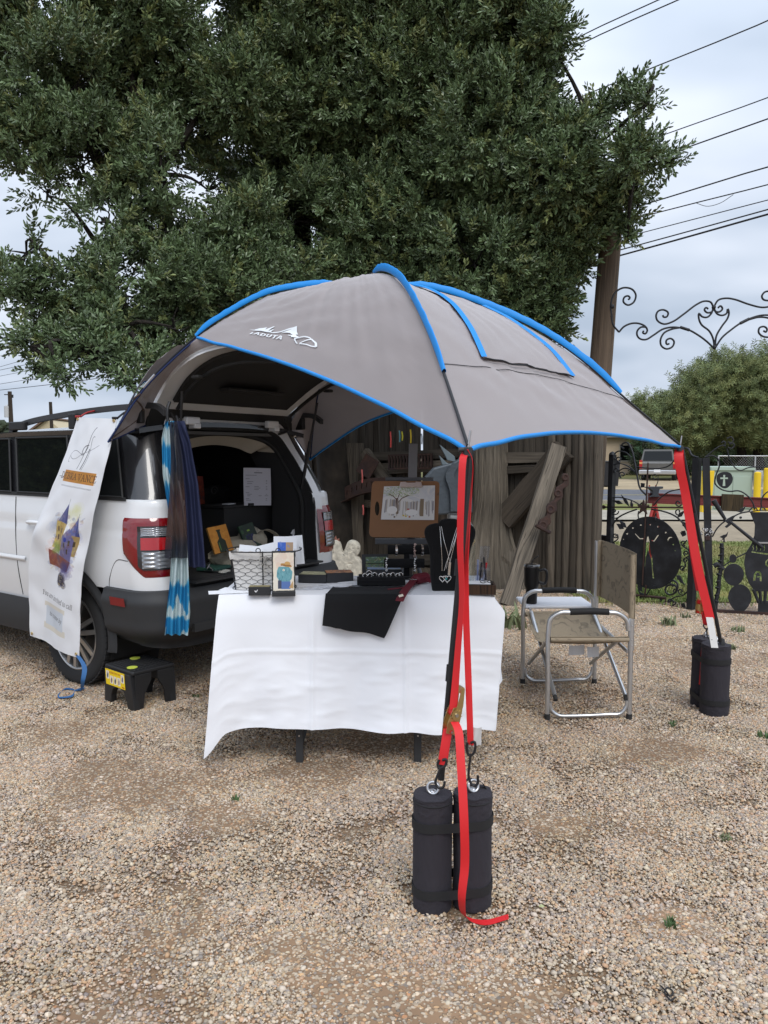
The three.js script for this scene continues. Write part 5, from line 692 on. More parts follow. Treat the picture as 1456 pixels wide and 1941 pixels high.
// ---------- iron gates and scroll arch ----------
function planeOf(a, b) { // vertical plane through two ground points: frame and a map from sight line to plane coordinates
  const X = b.clone().sub(a).setY(0).normalize(), Mx = frame3(a.clone().setY(0), X, V(0, 1, 0)), n = V(-X.z, 0, X.x), inv = Mx.clone().invert();
  return { Mx, q: (u, v) => { const r = sight(u, v), k = a.clone().sub(V(0, EYE, 0)).dot(n) / r.dot(n), p = r.multiplyScalar(k).add(V(0, EYE, 0)).applyMatrix4(inv); return [p.x, p.y]; } };
}
{
  const G1 = planeOf(lvl(1153, 1128), lvl(1310, 1157)), G2 = planeOf(lvl(1345, 1161), lvl(1470, 1168)), R = 0.0065;
  const conv = (G, ox, oy, s) => pts => pts.map(([x, y]) => G.q(ox + x / s, oy + y / s)).map(([x, y]) => V(x, y, 0));
  const A = conv(G1, 1130, 820, 5.706), B = conv(G1, 1080, 820, 3.872), C = conv(G2, 1340, 820, 5.388);
  const spiral = (cx, cy, r, t0, turns, dir = 1) => Array.from({ length: 13 }, (_, i) => { const k = i / 12, t = t0 + dir * turns * 6.283 * k, q = r * (1 - 0.78 * k); return [cx + q * Math.cos(t), cy + q * Math.sin(t)]; });
  const leaf = (P, w) => { const [a, b] = P, d = b.clone().sub(a), n = V(-d.y, d.x, 0).normalize().multiplyScalar(w); const m = a.clone().lerp(b, 0.4); return extr([[a.x, a.y], [m.x + n.x, m.y + n.y], [b.x, b.y], [m.x - n.x, m.y - n.y]], 0.006, 0.001).translate(0, 0, -0.003); };
  { // left leaf
    const g = thing('iron_gate', 'black wrought iron gate leaf with a round moon and stars disc', 'gate', [0, 0, 0], 0, 'wrought iron gate leaves'); g.applyMatrix4(G1.Mx);
    const wire = (n, pts, r = R) => mesh(n, tube(pts, r, pts.length * 5, 6), M.iron, g);
    const post = (p0, p1, w) => mesh('gate_post', (() => { const a = V(p0[0], 0, 0), b = V(...p1, 0); const d = b.clone().sub(a), q = new THREE.BoxGeometry(w, d.length(), w); q.applyQuaternion(new THREE.Quaternion().setFromUnitVectors(V(0, 1, 0), d.clone().normalize())); const c = a.lerp(b, 0.5); q.translate(c.x, c.y, -0.005); return uvBox(q); })(), M.iron, g);
    post(G1.q(1152, 1128), G1.q(1161, 862), 0.055); post(G1.q(1309, 1157), G1.q(1321, 868), 0.06); mesh('post_cap', [tr(lathe([[0.035, 0], [0.03, 0.02], [0, 0.035]], 12), [...G1.q(1161, 862), 0])], M.iron, g);
    wire('scroll', A([[300, 175], [270, 150], [290, 120], [340, 110], [390, 200], [420, 330], [445, 470], [475, 600], [545, 680]]), 0.009);
    wire('scroll', A([...spiral(250, 290, 38, 1.4, 1.1).reverse(), [190, 260], [230, 205], [320, 215], [380, 270]])); wire('scroll', A([...spiral(225, 408, 32, 2, 1).reverse(), [185, 360], [250, 335], [350, 365], [425, 425]])); wire('scroll', A([...spiral(285, 455, 38, 2, 1.1).reverse(), [250, 420], [310, 385], [400, 415], [440, 450]]));
    wire('scroll', A([[440, 370], [560, 385], [700, 385], [800, 350], [870, 260]])); wire('scroll', B([[825, 110], [870, 120], [895, 165], [945, 185]]), 0.01);
    wire('scroll', A([[170, 705], [250, 700], [400, 740], [470, 780]])); wire('scroll', A([[440, 830], [330, 870], [240, 920], [180, 1000], [155, 1060]]), 0.008); wire('scroll', A([[600, 830], [720, 850], [850, 900], [930, 970], [985, 1060]]), 0.008); wire('scroll', A([[620, 790], [680, 720], [790, 640], [920, 610]])); wire('scroll', A([[650, 870], [640, 900], [645, 950]])); wire('scroll', A([[460, 850], [455, 900], [465, 945]])); wire('scroll', A(spiral(510, 780, 55, 0, 0.9))); wire('scroll', A([...spiral(200, 850, 45, 0, 1), [160, 880], [200, 925], [270, 905]])); wire('scroll', A(spiral(890, 760, 40, 0.5, 0.95))); wire('scroll', A(spiral(890, 855, 40, 1, 0.95))); wire('scroll', A(spiral(640, 470, 35, 1, 1)), 0.004); wire('scroll', A(spiral(500, 480, 35, 2, 1)), 0.004); wire('scroll', A([[670, 470], [670, 520], [645, 590]]), 0.004);
    mesh('spear_bar', (() => { const a = A([[562, 330]])[0], b = A([[500, 1650]])[0]; const q = tube([a, a.clone().lerp(b, 0.5), b], R * 1.5, 80, 4); return q; })(), M.rust, g); mesh('spear_tip', tr(new THREE.ConeGeometry(0.012, 0.1, 6), A([[561, 350]])[0]), M.rust, g);
    mesh('arrow_bar', tube(A([[40, 805], [500, 808], [960, 812]]), R * 1.4, 40, 6), M.rust, g); mesh('arrow_head', leaf(A([[120, 806], [25, 804]]), 0.02), M.rust, g);
    { const [cx, cy] = G1.q(1222, 962), st = []; for (let i = 0; i < 10; i++) { const t = i * 0.6283 + 0.3, r = i % 2 ? 0.028 : 0.075; st.push([cx + r * Math.cos(t), cy + r * Math.sin(t)]); } mesh('iron_star', extr(st, 0.012, 0.003).translate(0, 0, 0.014), M.rust, g); }
    for (const [p, w] of [[[[290, 770], [175, 730]], 0.02], [[[360, 800], [270, 670]], 0.018], [[[390, 820], [378, 730]], 0.018], [[[520, 590], [485, 545]], 0.03], [[[300, 1040], [220, 985]], 0.03], [[[330, 1030], [250, 950]], 0.025], [[[880, 920], [960, 840]], 0.02], [[[930, 960], [990, 1040]], 0.022], [[[940, 1100], [960, 1060]], 0.03], [[[970, 1110], [910, 1080]], 0.026], [[[500, 1720], [450, 1640]], 0.025], [[[530, 1790], [460, 1720]], 0.025], [[[870, 1545], [930, 1600]], 0.025], [[[890, 1570], [960, 1650]], 0.016], [[[650, 1660], [600, 1690]], 0.02], [[[690, 1810], [730, 1790]], 0.022], [[[920, 1850], [970, 1890]], 0.025]]) mesh('iron_leaf', leaf(A(p), w), M.iron, g);
    // pierced disc
    const c = G1.q(1230, 1048), r = Math.abs(G1.q(1291, 1048)[0] - c[0]), sh = new THREE.Shape(); sh.absellipse(c[0], c[1], r, r, 0, Math.PI * 2); const hole = pts => sh.holes.push(new THREE.Path(pts.map(p => new THREE.Vector2(p.x, p.y))));
    for (const [x, y, s] of [[290, 1155, 10], [330, 1095, 17], [392, 1033, 15], [478, 1000, 15], [580, 997, 13], [665, 1018, 16], [748, 1082, 16], [830, 1212, 15], [848, 1278, 10]]) { const st = []; for (let i = 0; i < 10; i++) { const t = i * 0.6283 + x, q = i % 2 ? s * 0.42 : s; st.push([x + q * Math.cos(t), y + q * Math.sin(t)]); } hole(A(st)); }
    hole(A([[770, 1185], [765, 1155], [780, 1132], [805, 1128], [822, 1136], [795, 1140], [780, 1158]]));
    hole(A([[413, 1095], [420, 1091], [470, 1143], [508, 1142], [508, 1153], [462, 1153]])); hole(A([[592, 1160], [618, 1168], [655, 1112], [675, 1106], [672, 1114], [625, 1180], [594, 1172]]));
    hole(A([[545, 1130], [560, 1120], [574, 1180], [584, 1300], [606, 1365], [608, 1470], [624, 1580], [606, 1575], [596, 1470], [588, 1370], [556, 1275], [536, 1340], [524, 1450], [518, 1450], [528, 1300], [533, 1200]]));
    mesh('pierced_disc', uvBox(new THREE.ExtrudeGeometry(sh, { depth: 0.006, bevelEnabled: false, curveSegments: 60 }), 1.4).translate(0, 0, -0.012), M.iron, g);
    for (const [x, y, rr_, t, d] of [[335, 755, 20, 0, 1], [318, 825, 20, 2, -1], [835, 810, 22, 1, 1], [855, 885, 20, 2, 1], [850, 938, 22, 0, -1], [828, 992, 20, 1, 1], [755, 1245, 24, 0, 1], [775, 1165, 20, 0, -1], [815, 1165, 22, 1, 1], [735, 1235, 14, 2, 1]]) wire('scroll', B(spiral(x, y, rr_, t, 1.2, d)));
    wire('scroll', B([[350, 745], [355, 775], [330, 800], [300, 820]])); wire('scroll', B([[860, 790], [830, 830], [870, 860], [880, 900], [840, 930], [850, 980], [820, 1010]])); wire('scroll', B([[790, 1150], [770, 1120], [710, 1130], [705, 1170], [740, 1190], [785, 1160], [790, 1110], [760, 1085], [735, 1100], [760, 1130]]), 0.009); wire('scroll', B([[740, 1225], [780, 1205], [830, 1195], [860, 1170]])); wire('scroll', B([[500, 1130], [520, 1180], [560, 1190], [590, 1150], [620, 1130]])); wire('scroll', B([[470, 1150], [480, 1190], [540, 1220]]));
    for (const [p, q] of [[[455, 1192], [705, 1215]], [[455, 1228], [862, 1298]], [[455, 1246], [862, 1316]]]) mesh('bottom_rail', (() => { const [a, b] = B([p, q]); return uvBox(cyl(a, b, 0.014, 0.014, 4)); })(), M.rust, g);
    mesh('drop_rod', cyl(B([[705, 1212]])[0], B([[698, 1345]])[0], 0.006), M.rust, g); mesh('stake', cyl(B([[560, 1120]])[0], B([[545, 1260]])[0], 0.009), M.rust, g);
    mesh('hinge_plate', box(0.09, 0.09, 0.04, [G1.q(1142, 1023)[0], G1.q(1142, 1023)[1], -0.03]), M.iron, g);
  }
  { // right leaf
    const g = thing('iron_gate', 'black iron gate leaf with a vase, prickly pear and hatchet cut from sheet', 'gate', [0, 0, 0], 0, 'wrought iron gate leaves'); g.applyMatrix4(G2.Mx);
    const wire = (n, p, r = R) => mesh(n, tube(C(p), r, p.length * 5, 6), M.iron, g), sheetP = (n, p, dz = 0, th = 0.008) => mesh(n, uvBox(extr(C(p).map(a => [a.x, a.y]), th, 0.001), 1.6).translate(0, 0, dz), M.iron, g);
    const [bx] = G2.q(1346, 1160), [tx, ty] = G2.q(1338, 868); mesh('gate_post', (() => { const a = V(bx, 0, 0), b = V(tx, ty, 0), d = b.clone().sub(a), q = new THREE.BoxGeometry(0.06, d.length(), 0.06); q.applyQuaternion(new THREE.Quaternion().setFromUnitVectors(V(0, 1, 0), d.normalize())); const c = a.lerp(b, 0.5); q.translate(c.x, c.y, 0); return uvBox(q); })(), M.iron, g);
    wire('scroll', [[-20, 250], [60, 236], [115, 270], [127, 340], [92, 440], [84, 520], [150, 580], [230, 600], [330, 596], [420, 650], [470, 720], [488, 790]], 0.0075); wire('scroll', [[-10, 245], [40, 205], [90, 165], [160, 130], [190, 140]]); wire('scroll', [[205, 60], [250, 45], [270, 80], [250, 105], [215, 95]]); wire('scroll', [[215, 150], [255, 160], [282, 130], [262, 108], [230, 118]]); wire('scroll', [[150, 105], [170, 90], [190, 105], [180, 130]]); wire('scroll', [[205, 165], [235, 270], [300, 370], [350, 386], [430, 356], [640, 355], [800, 360]], 0.006);
    wire('scroll', [[560, 770], [555, 700], [590, 630], [660, 590], [760, 600]]); wire('scroll', [[430, 800], [470, 765], [500, 770], [520, 800]]); wire('scroll', [[55, 1065], [100, 985], [170, 915], [250, 870], [340, 825], [440, 805]], 0.007); wire('scroll', [[540, 800], [555, 765], [585, 770], [600, 800]]);
    // cross pendant
    const cp = C([[180, 400], [240, 415], [263, 465], [250, 520], [205, 565], [165, 568], [120, 535], [98, 480], [112, 425]]), sh = new THREE.Shape(new THREE.CatmullRomCurve3(cp, true).getPoints(50).map(p => new THREE.Vector2(p.x, p.y))); sh.holes.push(new THREE.Path(C([[166, 432], [188, 432], [185, 458], [215, 458], [215, 474], [185, 473], [188, 545], [160, 545], [167, 473], [136, 474], [136, 458], [168, 458]]).map(p => new THREE.Vector2(p.x, p.y)))); mesh('cross_pendant', uvBox(new THREE.ExtrudeGeometry(sh, { depth: 0.008, bevelEnabled: false })), M.iron, g);
    // hatchet
    mesh('hatchet_handle', [cyl(C([[65, 690]])[0], C([[185, 885]])[0], 0.024, 0.014, 8), cyl(C([[230, 905]])[0], C([[560, 1170]])[0], 0.013, 0.017, 8)].map(q => q.translate(0, 0, 0.02)), M.iron, g).userData.kind = undefined; sheetP('hatchet_head', [[185, 905], [205, 880], [260, 850], [300, 838], [270, 870], [255, 905], [240, 940], [200, 970], [180, 960], [215, 930]], 0.012, 0.016);
    sheetP('bird', [[305, 805], [330, 800], [345, 775], [370, 770], [400, 745], [385, 775], [370, 800], [345, 815]]); mesh('seed', tr(new THREE.SphereGeometry(0.012, 8, 8), C([[345, 868]])[0]), M.iron, g);
    // vase
    const half = [[440, 812], [490, 940], [484, 1050], [455, 1135], [395, 1230], [380, 1330], [395, 1450], [432, 1545], [490, 1620]], mir = half.map(([x, y]) => [1220 - x, y]).reverse(), vs = new THREE.Shape(C([...half, ...mir]).map(p => new THREE.Vector2(p.x, p.y))); const cut = p => vs.holes.push(new THREE.Path(C(p).map(a => new THREE.Vector2(a.x, a.y))));
    cut([[455, 1212], [610, 1232], [765, 1212], [765, 1222], [610, 1248], [455, 1222]]);
    cut([[470, 1515], [480, 1440], [505, 1412], [535, 1412], [556, 1440], [560, 1518], [540, 1516], [538, 1478], [505, 1478], [507, 1462], [538, 1462], [535, 1440], [520, 1428], [502, 1442], [494, 1512]]);
    cut([[650, 1300], [620, 1290], [595, 1315], [595, 1350], [620, 1372], [650, 1365], [648, 1350], [625, 1355], [610, 1340], [612, 1318], [630, 1306], [650, 1315]]);
    for (const x of [470, 505, 545, 585, 640, 680, 720]) cut([[x - 4, 1140], [x + 6, 1150], [x + 2, 1165], [x + 10, 1180], [x + 2, 1205], [x - 6, 1203], [x + 2, 1182], [x - 6, 1166], [x + 0, 1152]]);
    mesh('sheet_vase', uvBox(new THREE.ExtrudeGeometry(vs, { depth: 0.01, bevelEnabled: false }), 1.5), M.iron, g); sheetP('vase_collar', [[478, 1105], [540, 1118], [680, 1118], [742, 1105], [742, 1118], [680, 1132], [540, 1132], [478, 1118]], 0.012, 0.004).material = M.steel; wire('vase_rim', [[440, 812], [500, 835], [610, 846], [720, 835], [780, 812], [720, 798], [610, 792], [500, 798], [440, 812]], 0.005);
    for (const [x0, x1] of [[475, 530], [540, 552], [600, 590], [680, 670], [745, 690]]) { const [a, b] = C([[x0, 1600], [x1, 1740]]); mesh('vase_leg', cyl(a, b, 0.014), M.iron, g); } sheetP('vase_foot', [[524, 1720], [696, 1720], [700, 1850], [520, 1850]]);
    for (const [x, y, a, b, e] of [[265, 1285, 36, 42, 0], [272, 1450, 104, 112, 0.1], [335, 1690, 120, 142, 0.25]]) { const p = []; for (let i = 0; i < 28; i++) { const t = i / 28 * 6.283, k = 1 - e * Math.max(0, Math.sin(t)) * 0.9; p.push([x + a * k * Math.cos(t), y + b * Math.sin(t)]); } sheetP('cactus_pad', p, 0.006); }
    wire('twisted_staff', [[150, 1130], [155, 1250], [145, 1380], [125, 1500], [120, 1600], [95, 1720], [88, 1815]], 0.019); for (let i = 0; i < 9; i++) { const [p] = C([[152 - i * 7, 1180 + i * 68]]); mesh('staff_knot', tr(new THREE.TorusGeometry(0.018, 0.008, 6, 10), p, [1.2, 0.4 * (i % 2 ? 1 : -1), 0.3]), M.iron, g); } wire('staff_arm', [[70, 1365], [110, 1345], [140, 1370], [170, 1400]], 0.022); wire('cactus_spear', [[160, 1370], [270, 1295], [430, 1215]], 0.006); sheetP('flame', [[130, 1065], [170, 1045], [195, 1040], [217, 1010], [205, 1055], [180, 1078], [182, 1118], [165, 1118], [170, 1090], [120, 1115], [160, 1090], [160, 1078]]);
    const [ra, rb] = C([[60, 1830], [900, 1875]]); mesh('bottom_rail', uvBox(tr(new THREE.BoxGeometry(rb.x - ra.x, 0.05, 0.04), [(ra.x + rb.x) / 2, (ra.y + rb.y) / 2, 0])), M.rust, g);
    const pl = thing('padlock', 'padlock and chain joining the two iron gate posts', 'padlock'); const pc = at(1341, 1020, 7.02); pl.position.copy(pc); mesh('lock_body', rbox(0.045, 0.04, 0.02, 0.005), M.rust, pl); mesh('shackle', tr(new THREE.TorusGeometry(0.015, 0.004, 6, 14, 3.14), [0, 0.02, 0]), M.steel, pl); rs(3); for (let i = 0; i < 12; i++) mesh('chain_link', tr(new THREE.TorusGeometry(0.013, 0.0035, 5, 10), [rr(-0.09, 0.06), 0.035 + rr(0, 0.05), rr(-0.02, 0.02)], [rr(0, 3), rr(0, 3), 0]), M.steel, pl);
  }
  { // arch
    const d = 7.75, G = planeOf(at(1160, 900, d), at(1460, 900, d)), Z = conv(G, 1100, 520, 4.09), g = thing('scroll_arch', 'black wrought iron scroll arch reaching from the gatepost over the gates', 'arch'); g.applyMatrix4(G.Mx);
    [[[378, 198], [362, 192], [368, 172], [388, 184], [380, 206], [352, 212], [333, 195], [345, 172], [372, 168]].slice(4).reverse().concat(), [[245, 330], [238, 240], [265, 150], [330, 105], [400, 115], [431, 160], [415, 215], [370, 238], [335, 213], [342, 178], [370, 167], [386, 184], [372, 196]], [[240, 320], [255, 390], [300, 448]], [[300, 448], [340, 405], [400, 380], [460, 382], [505, 405], [520, 435], [505, 460], [485, 452], [492, 438]], [[508, 408], [470, 410], [442, 440], [442, 475], [465, 500], [510, 505], [570, 470], [640, 425], [710, 410], [780, 415], [840, 430], [920, 475], [980, 520], [1035, 572]], [[780, 412], [710, 425], [650, 455], [622, 510], [630, 555], [670, 578], [715, 560], [727, 520], [700, 497], [668, 512], [670, 542], [690, 538]], [[1030, 248], [1010, 215], [960, 208], [900, 235], [800, 310], [720, 365], [650, 385], [600, 360], [588, 320], [605, 285], [645, 275], [681, 297], [672, 328], [645, 330], [640, 316]], [[1030, 255], [1022, 288], [985, 297], [963, 275], [975, 258], [992, 268]], [[1035, 255], [1070, 200], [1130, 185], [1200, 195], [1300, 230], [1400, 255], [1456, 252], [1600, 210], [1800, 190]], [[1035, 260], [1047, 286], [1080, 290], [1102, 268], [1088, 245], [1068, 260]], [[1040, 572], [1030, 500], [1000, 440], [940, 390], [920, 345], [920, 303], [945, 328], [985, 332], [1015, 305], [1032, 262]], [[1045, 572], [1055, 480], [1100, 400], [1140, 345], [1153, 300], [1143, 266], [1135, 302], [1100, 318], [1060, 305], [1036, 262]], [[1045, 572], [1100, 490], [1170, 430], [1240, 380], [1310, 345], [1390, 320], [1456, 316], [1600, 340], [1800, 420]], [[1310, 350], [1385, 332], [1456, 338], [1540, 370], [1560, 420]], [[1500, 480], [1456, 487], [1410, 478], [1383, 450], [1390, 415], [1425, 405], [1448, 425], [1440, 447], [1420, 438]], [[1500, 160], [1470, 200], [1420, 195], [1408, 170], [1430, 138], [1470, 128]]].slice(1).forEach(p => mesh('scroll', tube(Z(p), 0.0095, p.length * 7, 7), M.iron, g));
    for (const [a, b] of [[[775, 410], [845, 432]], [[1240, 380], [1310, 345]]]) { const [p, q] = Z([a, b]); mesh('binding_wire', cyl(p, q, 0.015), M.iron, g); }
    for (const p of [[1035, 255], [1040, 565], [248, 250]]) mesh('collar', tr(new THREE.SphereGeometry(0.022, 8, 8), Z([p])[0]), M.iron, g);
  }
}
// ---------- things beyond the gates ----------
{
  const redP = mat(lin(0.16, 0.022, 0.02), 0.65, { bumpMap: texSmudge, bumpScale: 0.004 }), d = 9.6;
  const g = thing('red_beam', 'dark red steel beam on splayed legs behind the iron gates', 'beam'), P = (u, v) => at(u, v, d), a = P(1229, 944), b = P(1500, 955); const flange = (o, h) => (() => { const A = a.clone().add(V(0, o, 0)), B = b.clone().add(V(0, o, 0)), dd = B.clone().sub(A), q = new THREE.BoxGeometry(dd.length(), h, h > 0.05 ? 0.05 : 0.09); q.rotateZ(Math.atan2(dd.y, dd.x)); const c = A.lerp(B, 0.5); return q.translate(c.x, c.y, c.z); })(); mesh('beam_web', flange(0, 0.11), redP, g); mesh('beam_flange', flange(0.058, 0.012), redP, g); mesh('beam_flange', flange(-0.058, 0.012), redP, g);
  const lr = mat(lin(0.4, 0.03, 0.025), 0.6); for (const [u, dz] of [[1206, 0.3], [1272, 0.3], [1232, -0.3]]) { const f = at(u, 1000, d - dz); f.y = 0; mesh('leg', cyl(P(1241, 950), f, 0.02), lr, g); } for (const u of [1490, 1530]) { const f = at(u, 1000, d); f.y = 0; mesh('leg', cyl(P(1495, 955), f, 0.02), lr, g); }
  const an = mesh('anvil', [extr([[-0.13, 0.05], [0.09, 0.05], [0.09, 0.035], [0.05, 0.03], [0.04, 0.0], [0.035, -0.05], [0.06, -0.07], [-0.05, -0.07], [-0.03, -0.05], [-0.03, 0.0], [-0.06, 0.03]], 0.08, 0.006)], mat(lin(0.05, 0.055, 0.065), 0.55, { metalness: 0.4 })); an.position.copy(P(1238, 931)).add(V(0, 0.005, 0)); tag(an, 'small dark anvil standing on the end of the red beam', 'anvil');
  const hk = mesh('orange_bracket', [box(0.09, 0.012, 0.02, [0, 0, 0]), box(0.012, 0.03, 0.02, [-0.04, 0.015, 0]), box(0.012, 0.03, 0.02, [0.04, 0.015, 0])], mat(lin(0.45, 0.07, 0.02), 0.6)); hk.position.copy(P(1237, 926)).add(V(0, 0.013, 0)); tag(hk, 'small orange bracket on top of the anvil', 'bracket');
  const pq = mesh('wooden_plaque', rbox(0.27, 0.21, 0.03, 0.005), woodMat(0.3, 0.22, 0.12)); pq.position.copy(at(1388, 953, d - 0.07)); pq.rotation.z = -0.04; tag(pq, 'rough brown wooden board fixed on the red beam', 'board');
  // utility box
  const ub = thing('utility_box', 'pale green utility cabinet with sloping lid across the yard', 'utility box', at(1388, 900, 20).setY(0)), gm = mat(lin(0.35, 0.43, 0.36), 0.6); { const s = 20 / FOCAL, w = 84 * s, h = 86 * s; mesh('cabinet', rbox(w * 0.94, h * 0.92, 0.9, 0.02, [0, h * 0.46, -0.45]), gm, ub); mesh('cabinet_lid', rbox(w, h * 0.09, 1.0, 0.02, [0, h * 0.96, -0.45]), gm, ub); mesh('door_panel', rbox(w * 0.4, h * 0.72, 0.02, 0.01, [-w * 0.2, h * 0.44, 0.008]), gm, ub); mesh('door_panel', rbox(w * 0.4, h * 0.72, 0.02, 0.01, [w * 0.22, h * 0.44, 0.008]), gm, ub); mesh('meter_box', rbox(0.2, 0.42, 0.16, 0.02, [w * 0.56, h * 0.74, 0.06]), mat(lin(0.4, 0.42, 0.43), 0.5), ub); mesh('meter_dome', tr(lathe([[0.1, 0], [0.1, 0.1], [0.06, 0.14], [0, 0.15]], 16), [w * 0.72, h * 0.72, 0.12]), M.alu, ub); mesh('conduit', cyl(V(w * 0.6, 0, 0.1), V(w * 0.6, h * 0.5, 0.1), 0.05), mat(lin(0.4, 0.42, 0.43), 0.5), ub); }
  const yel = mat(lin(0.75, 0.5, 0.01), 0.6); [[1342, 893, 19.2, 0.16, 'slanting yellow marker post left of the green cabinet'], [1436.5, 894, 19, 0.15, 'yellow bollard right of the green cabinet'], [1455, 886, 19.6, 0.15, 'yellow bollard at the right edge of the photo']].forEach(([u, v, dd, r, l], i) => { const t = at(u, v, dd), bs = t.clone().setY(0); if (i === 0) bs.x -= 0.12; const o = mesh('bollard', (() => { const q = i === 0 ? [extr([[-0.02 - 0.12, 0], [0.07, 0], [0.13, t.y], [-0.12, t.y]], 0.12, 0.01).translate(0, 0, -0.06)] : [tr(lathe([[r * 0.55, 0], [r * 0.55, t.y - 0.04], [r * 0.4, t.y - 0.01], [0, t.y]], 18))]; return q; })(), yel); o.position.set(t.x, 0, t.z); tag(o, l, 'bollard', 'yellow bollards'); });
  // chain link fence
  const cf = thing('chain_link_fence', 'chain link fence with steel posts under the far mesquite', 'fence', at(1330, 900, 42).setY(0)); { const x0 = 0.9, x1 = 7.0; for (let x = x0; x <= x1; x += 2) mesh('post', cyl(V(x, 0, 0), V(x, 1.5, 0), 0.035), M.alu, cf); mesh('top_rail', cyl(V(x0, 1.47, 0), V(x1, 1.47, 0), 0.025), M.alu, cf); const w = []; for (let x = x0; x < x1; x += 0.14) { w.push(cyl(V(x, 0.05, 0.01), V(x + 1.4, 1.45, 0.01), 0.004, 0.004, 3)); w.push(cyl(V(x + 1.4, 0.05, -0.01), V(x, 1.45, -0.01), 0.004, 0.004, 3)); } mesh('wire_mesh', w, M.alu, cf).userData.kind = 'stuff'; }
  // house
  const hs = thing('tan_house', 'tan stucco house with low grey roof behind the silver truck', 'house', at(1195, 900, 60).setY(0)); { mesh('wall', box(9, 3, 6, [-2.4, 1.5, -3]), mat(lin(0.52, 0.41, 0.29), 0.9), hs); mesh('wall', box(4.2, 2.6, 5, [3.6, 1.3, -4.5]), mat(lin(0.46, 0.37, 0.27), 0.9), hs); mesh('roof', extr([[-7.5, 2.9], [3.0, 2.9], [2.6, 3.1], [-2.4, 4.3], [-7.3, 3.1]], 7, 0.02).translate(0, 0, -6.5), mat(lin(0.2, 0.19, 0.18), 0.9), hs); mesh('roof', box(5.2, 0.15, 5.6, [3.9, 2.75, -4.4], [0, 0, -0.1]), mat(lin(0.3, 0.29, 0.27), 0.9), hs); for (const x of [-0.4, 2.0]) { const w = mesh('window', box(0.9, 1.2, 0.06, [x, 1.7, 0.02]), M.glass, hs); mesh('window_frame', [box(1.02, 0.08, 0.08, [x, 2.33, 0.03]), box(1.02, 0.08, 0.08, [x, 1.08, 0.03]), box(0.08, 1.32, 0.08, [x - 0.49, 1.7, 0.03]), box(0.08, 1.32, 0.08, [x + 0.49, 1.7, 0.03])], M.beige, w); } mesh('door', box(0.9, 2.0, 0.06, [0.85, 1.0, 0.02]), mat(lin(0.22, 0.14, 0.08), 0.8), hs); }
  const bin = thing('black_bin', 'black bin standing behind the gatepost across the street', 'bin', at(1154, 900, 36).setY(0)); mesh('bin_body', extr([[-0.32, 0.1], [0.32, 0.1], [0.4, 1.15], [-0.4, 1.15]], 0.7, 0.02).translate(0, 0, -0.35), M.blackMetal, bin); mesh('bin_lid', rbox(0.86, 0.08, 0.8, 0.03, [0, 1.2, 0]), M.blackMetal, bin); mesh('wheel', cyl(V(-0.35, 0.12, -0.3), V(0.35, 0.12, -0.3), 0.12), M.rubber, bin);
  // silver truck, seen from behind, three quarter
  const tk = thing('silver_truck', 'silver SUV parked beyond the road in front of the tan house', 'car', at(1246, 900, 45).setY(0), -0.42), pm = phys(lin(0.14, 0.135, 0.125), 0.35, { metalness: 0.4, clearcoat: 1 }); {
    const w = 1.0, L = 5.2; // rear at z=0, front at -L
    mesh('body', [rbox(2 * w, 0.72, L, 0.12, [0, 0.78, -L / 2])], pm, tk); mesh('cabin', (() => { const q = new THREE.BoxGeometry(2 * w - 0.1, 0.75, 3.6, 4, 4, 8), p = q.attributes.position; for (let i = 0; i < p.count; i++) { const t = (p.getY(i) + 0.375) / 0.75; p.setX(i, p.getX(i) * (1 - 0.16 * t)); if (p.getZ(i) < -1.7) p.setZ(i, p.getZ(i) + 0.75 * t); if (p.getZ(i) > 1.7) p.setZ(i, p.getZ(i) - 0.14 * t); } q.translate(0, 1.48, -1.85); q.computeVertexNormals(); return q; })(), pm, tk);
    mesh('rear_window', surf(6, 4, (s, t) => V(lerp(-0.82, 0.82, s) * (1 - 0.1 * t), 1.2 + 0.55 * t, -0.03 - 0.11 * t)), M.glass, tk); for (const sx of [-1, 1]) for (const [z0, z1] of [[-0.3, -1.25], [-1.35, -2.3], [-2.4, -3.2]]) mesh('side_window', surf(4, 4, (s, t) => V(sx * (0.968 - 0.14 * t), 1.2 + 0.52 * t, lerp(z0, z1 + (z1 < -3 ? 0.4 * t : 0), s))), M.glass, tk);
    mesh('rear_bumper', rbox(2.05, 0.26, 0.22, 0.06, [0, 0.52, 0.06]), mat(lin(0.55, 0.55, 0.56), 0.3, { metalness: 0.8 }), tk); mesh('licence_plate', box(0.36, 0.16, 0.02, [0, 0.6, 0.18]), M.paper, tk); for (const x of [-0.93, 0.93]) { const t = mesh('tail_light', rbox(0.16, 0.5, 0.08, 0.02, [x, 0.98, 0.0]), mat(lin(0.4, 0.01, 0.015), 0.25), tk); mesh('amber_lens', rbox(0.165, 0.13, 0.085, 0.02, [x, 1.06, 0.002]), mat(lin(0.7, 0.3, 0.1), 0.3), t); }
    for (const x of [-0.86, 0.86]) for (const z of [-1.1, -4.2]) { const t = mesh('wheel', tr(lathe([[0.2, -0.13], [0.36, -0.12], [0.39, -0.08], [0.39, 0.08], [0.36, 0.12], [0.2, 0.13]], 24), [x, 0.39, z], [0, 0, Math.PI / 2]), M.rubber, tk); mesh('hub', tr(lathe([[0, 0.11], [0.2, 0.1], [0.2, -0.1], [0, -0.11]], 16), [x, 0.39, z], [0, 0, Math.PI / 2]), M.alu, t); }
    for (const x of [-0.72, 0.72]) mesh('roof_rail', cyl(V(x, 1.9, -0.4), V(x, 1.9, -3), 0.025), M.blackMetal, tk); mesh('wing_mirror', rbox(0.2, 0.18, 0.1, 0.03, [1.1, 1.3, -3.2]), M.blackMetal, tk); }
}
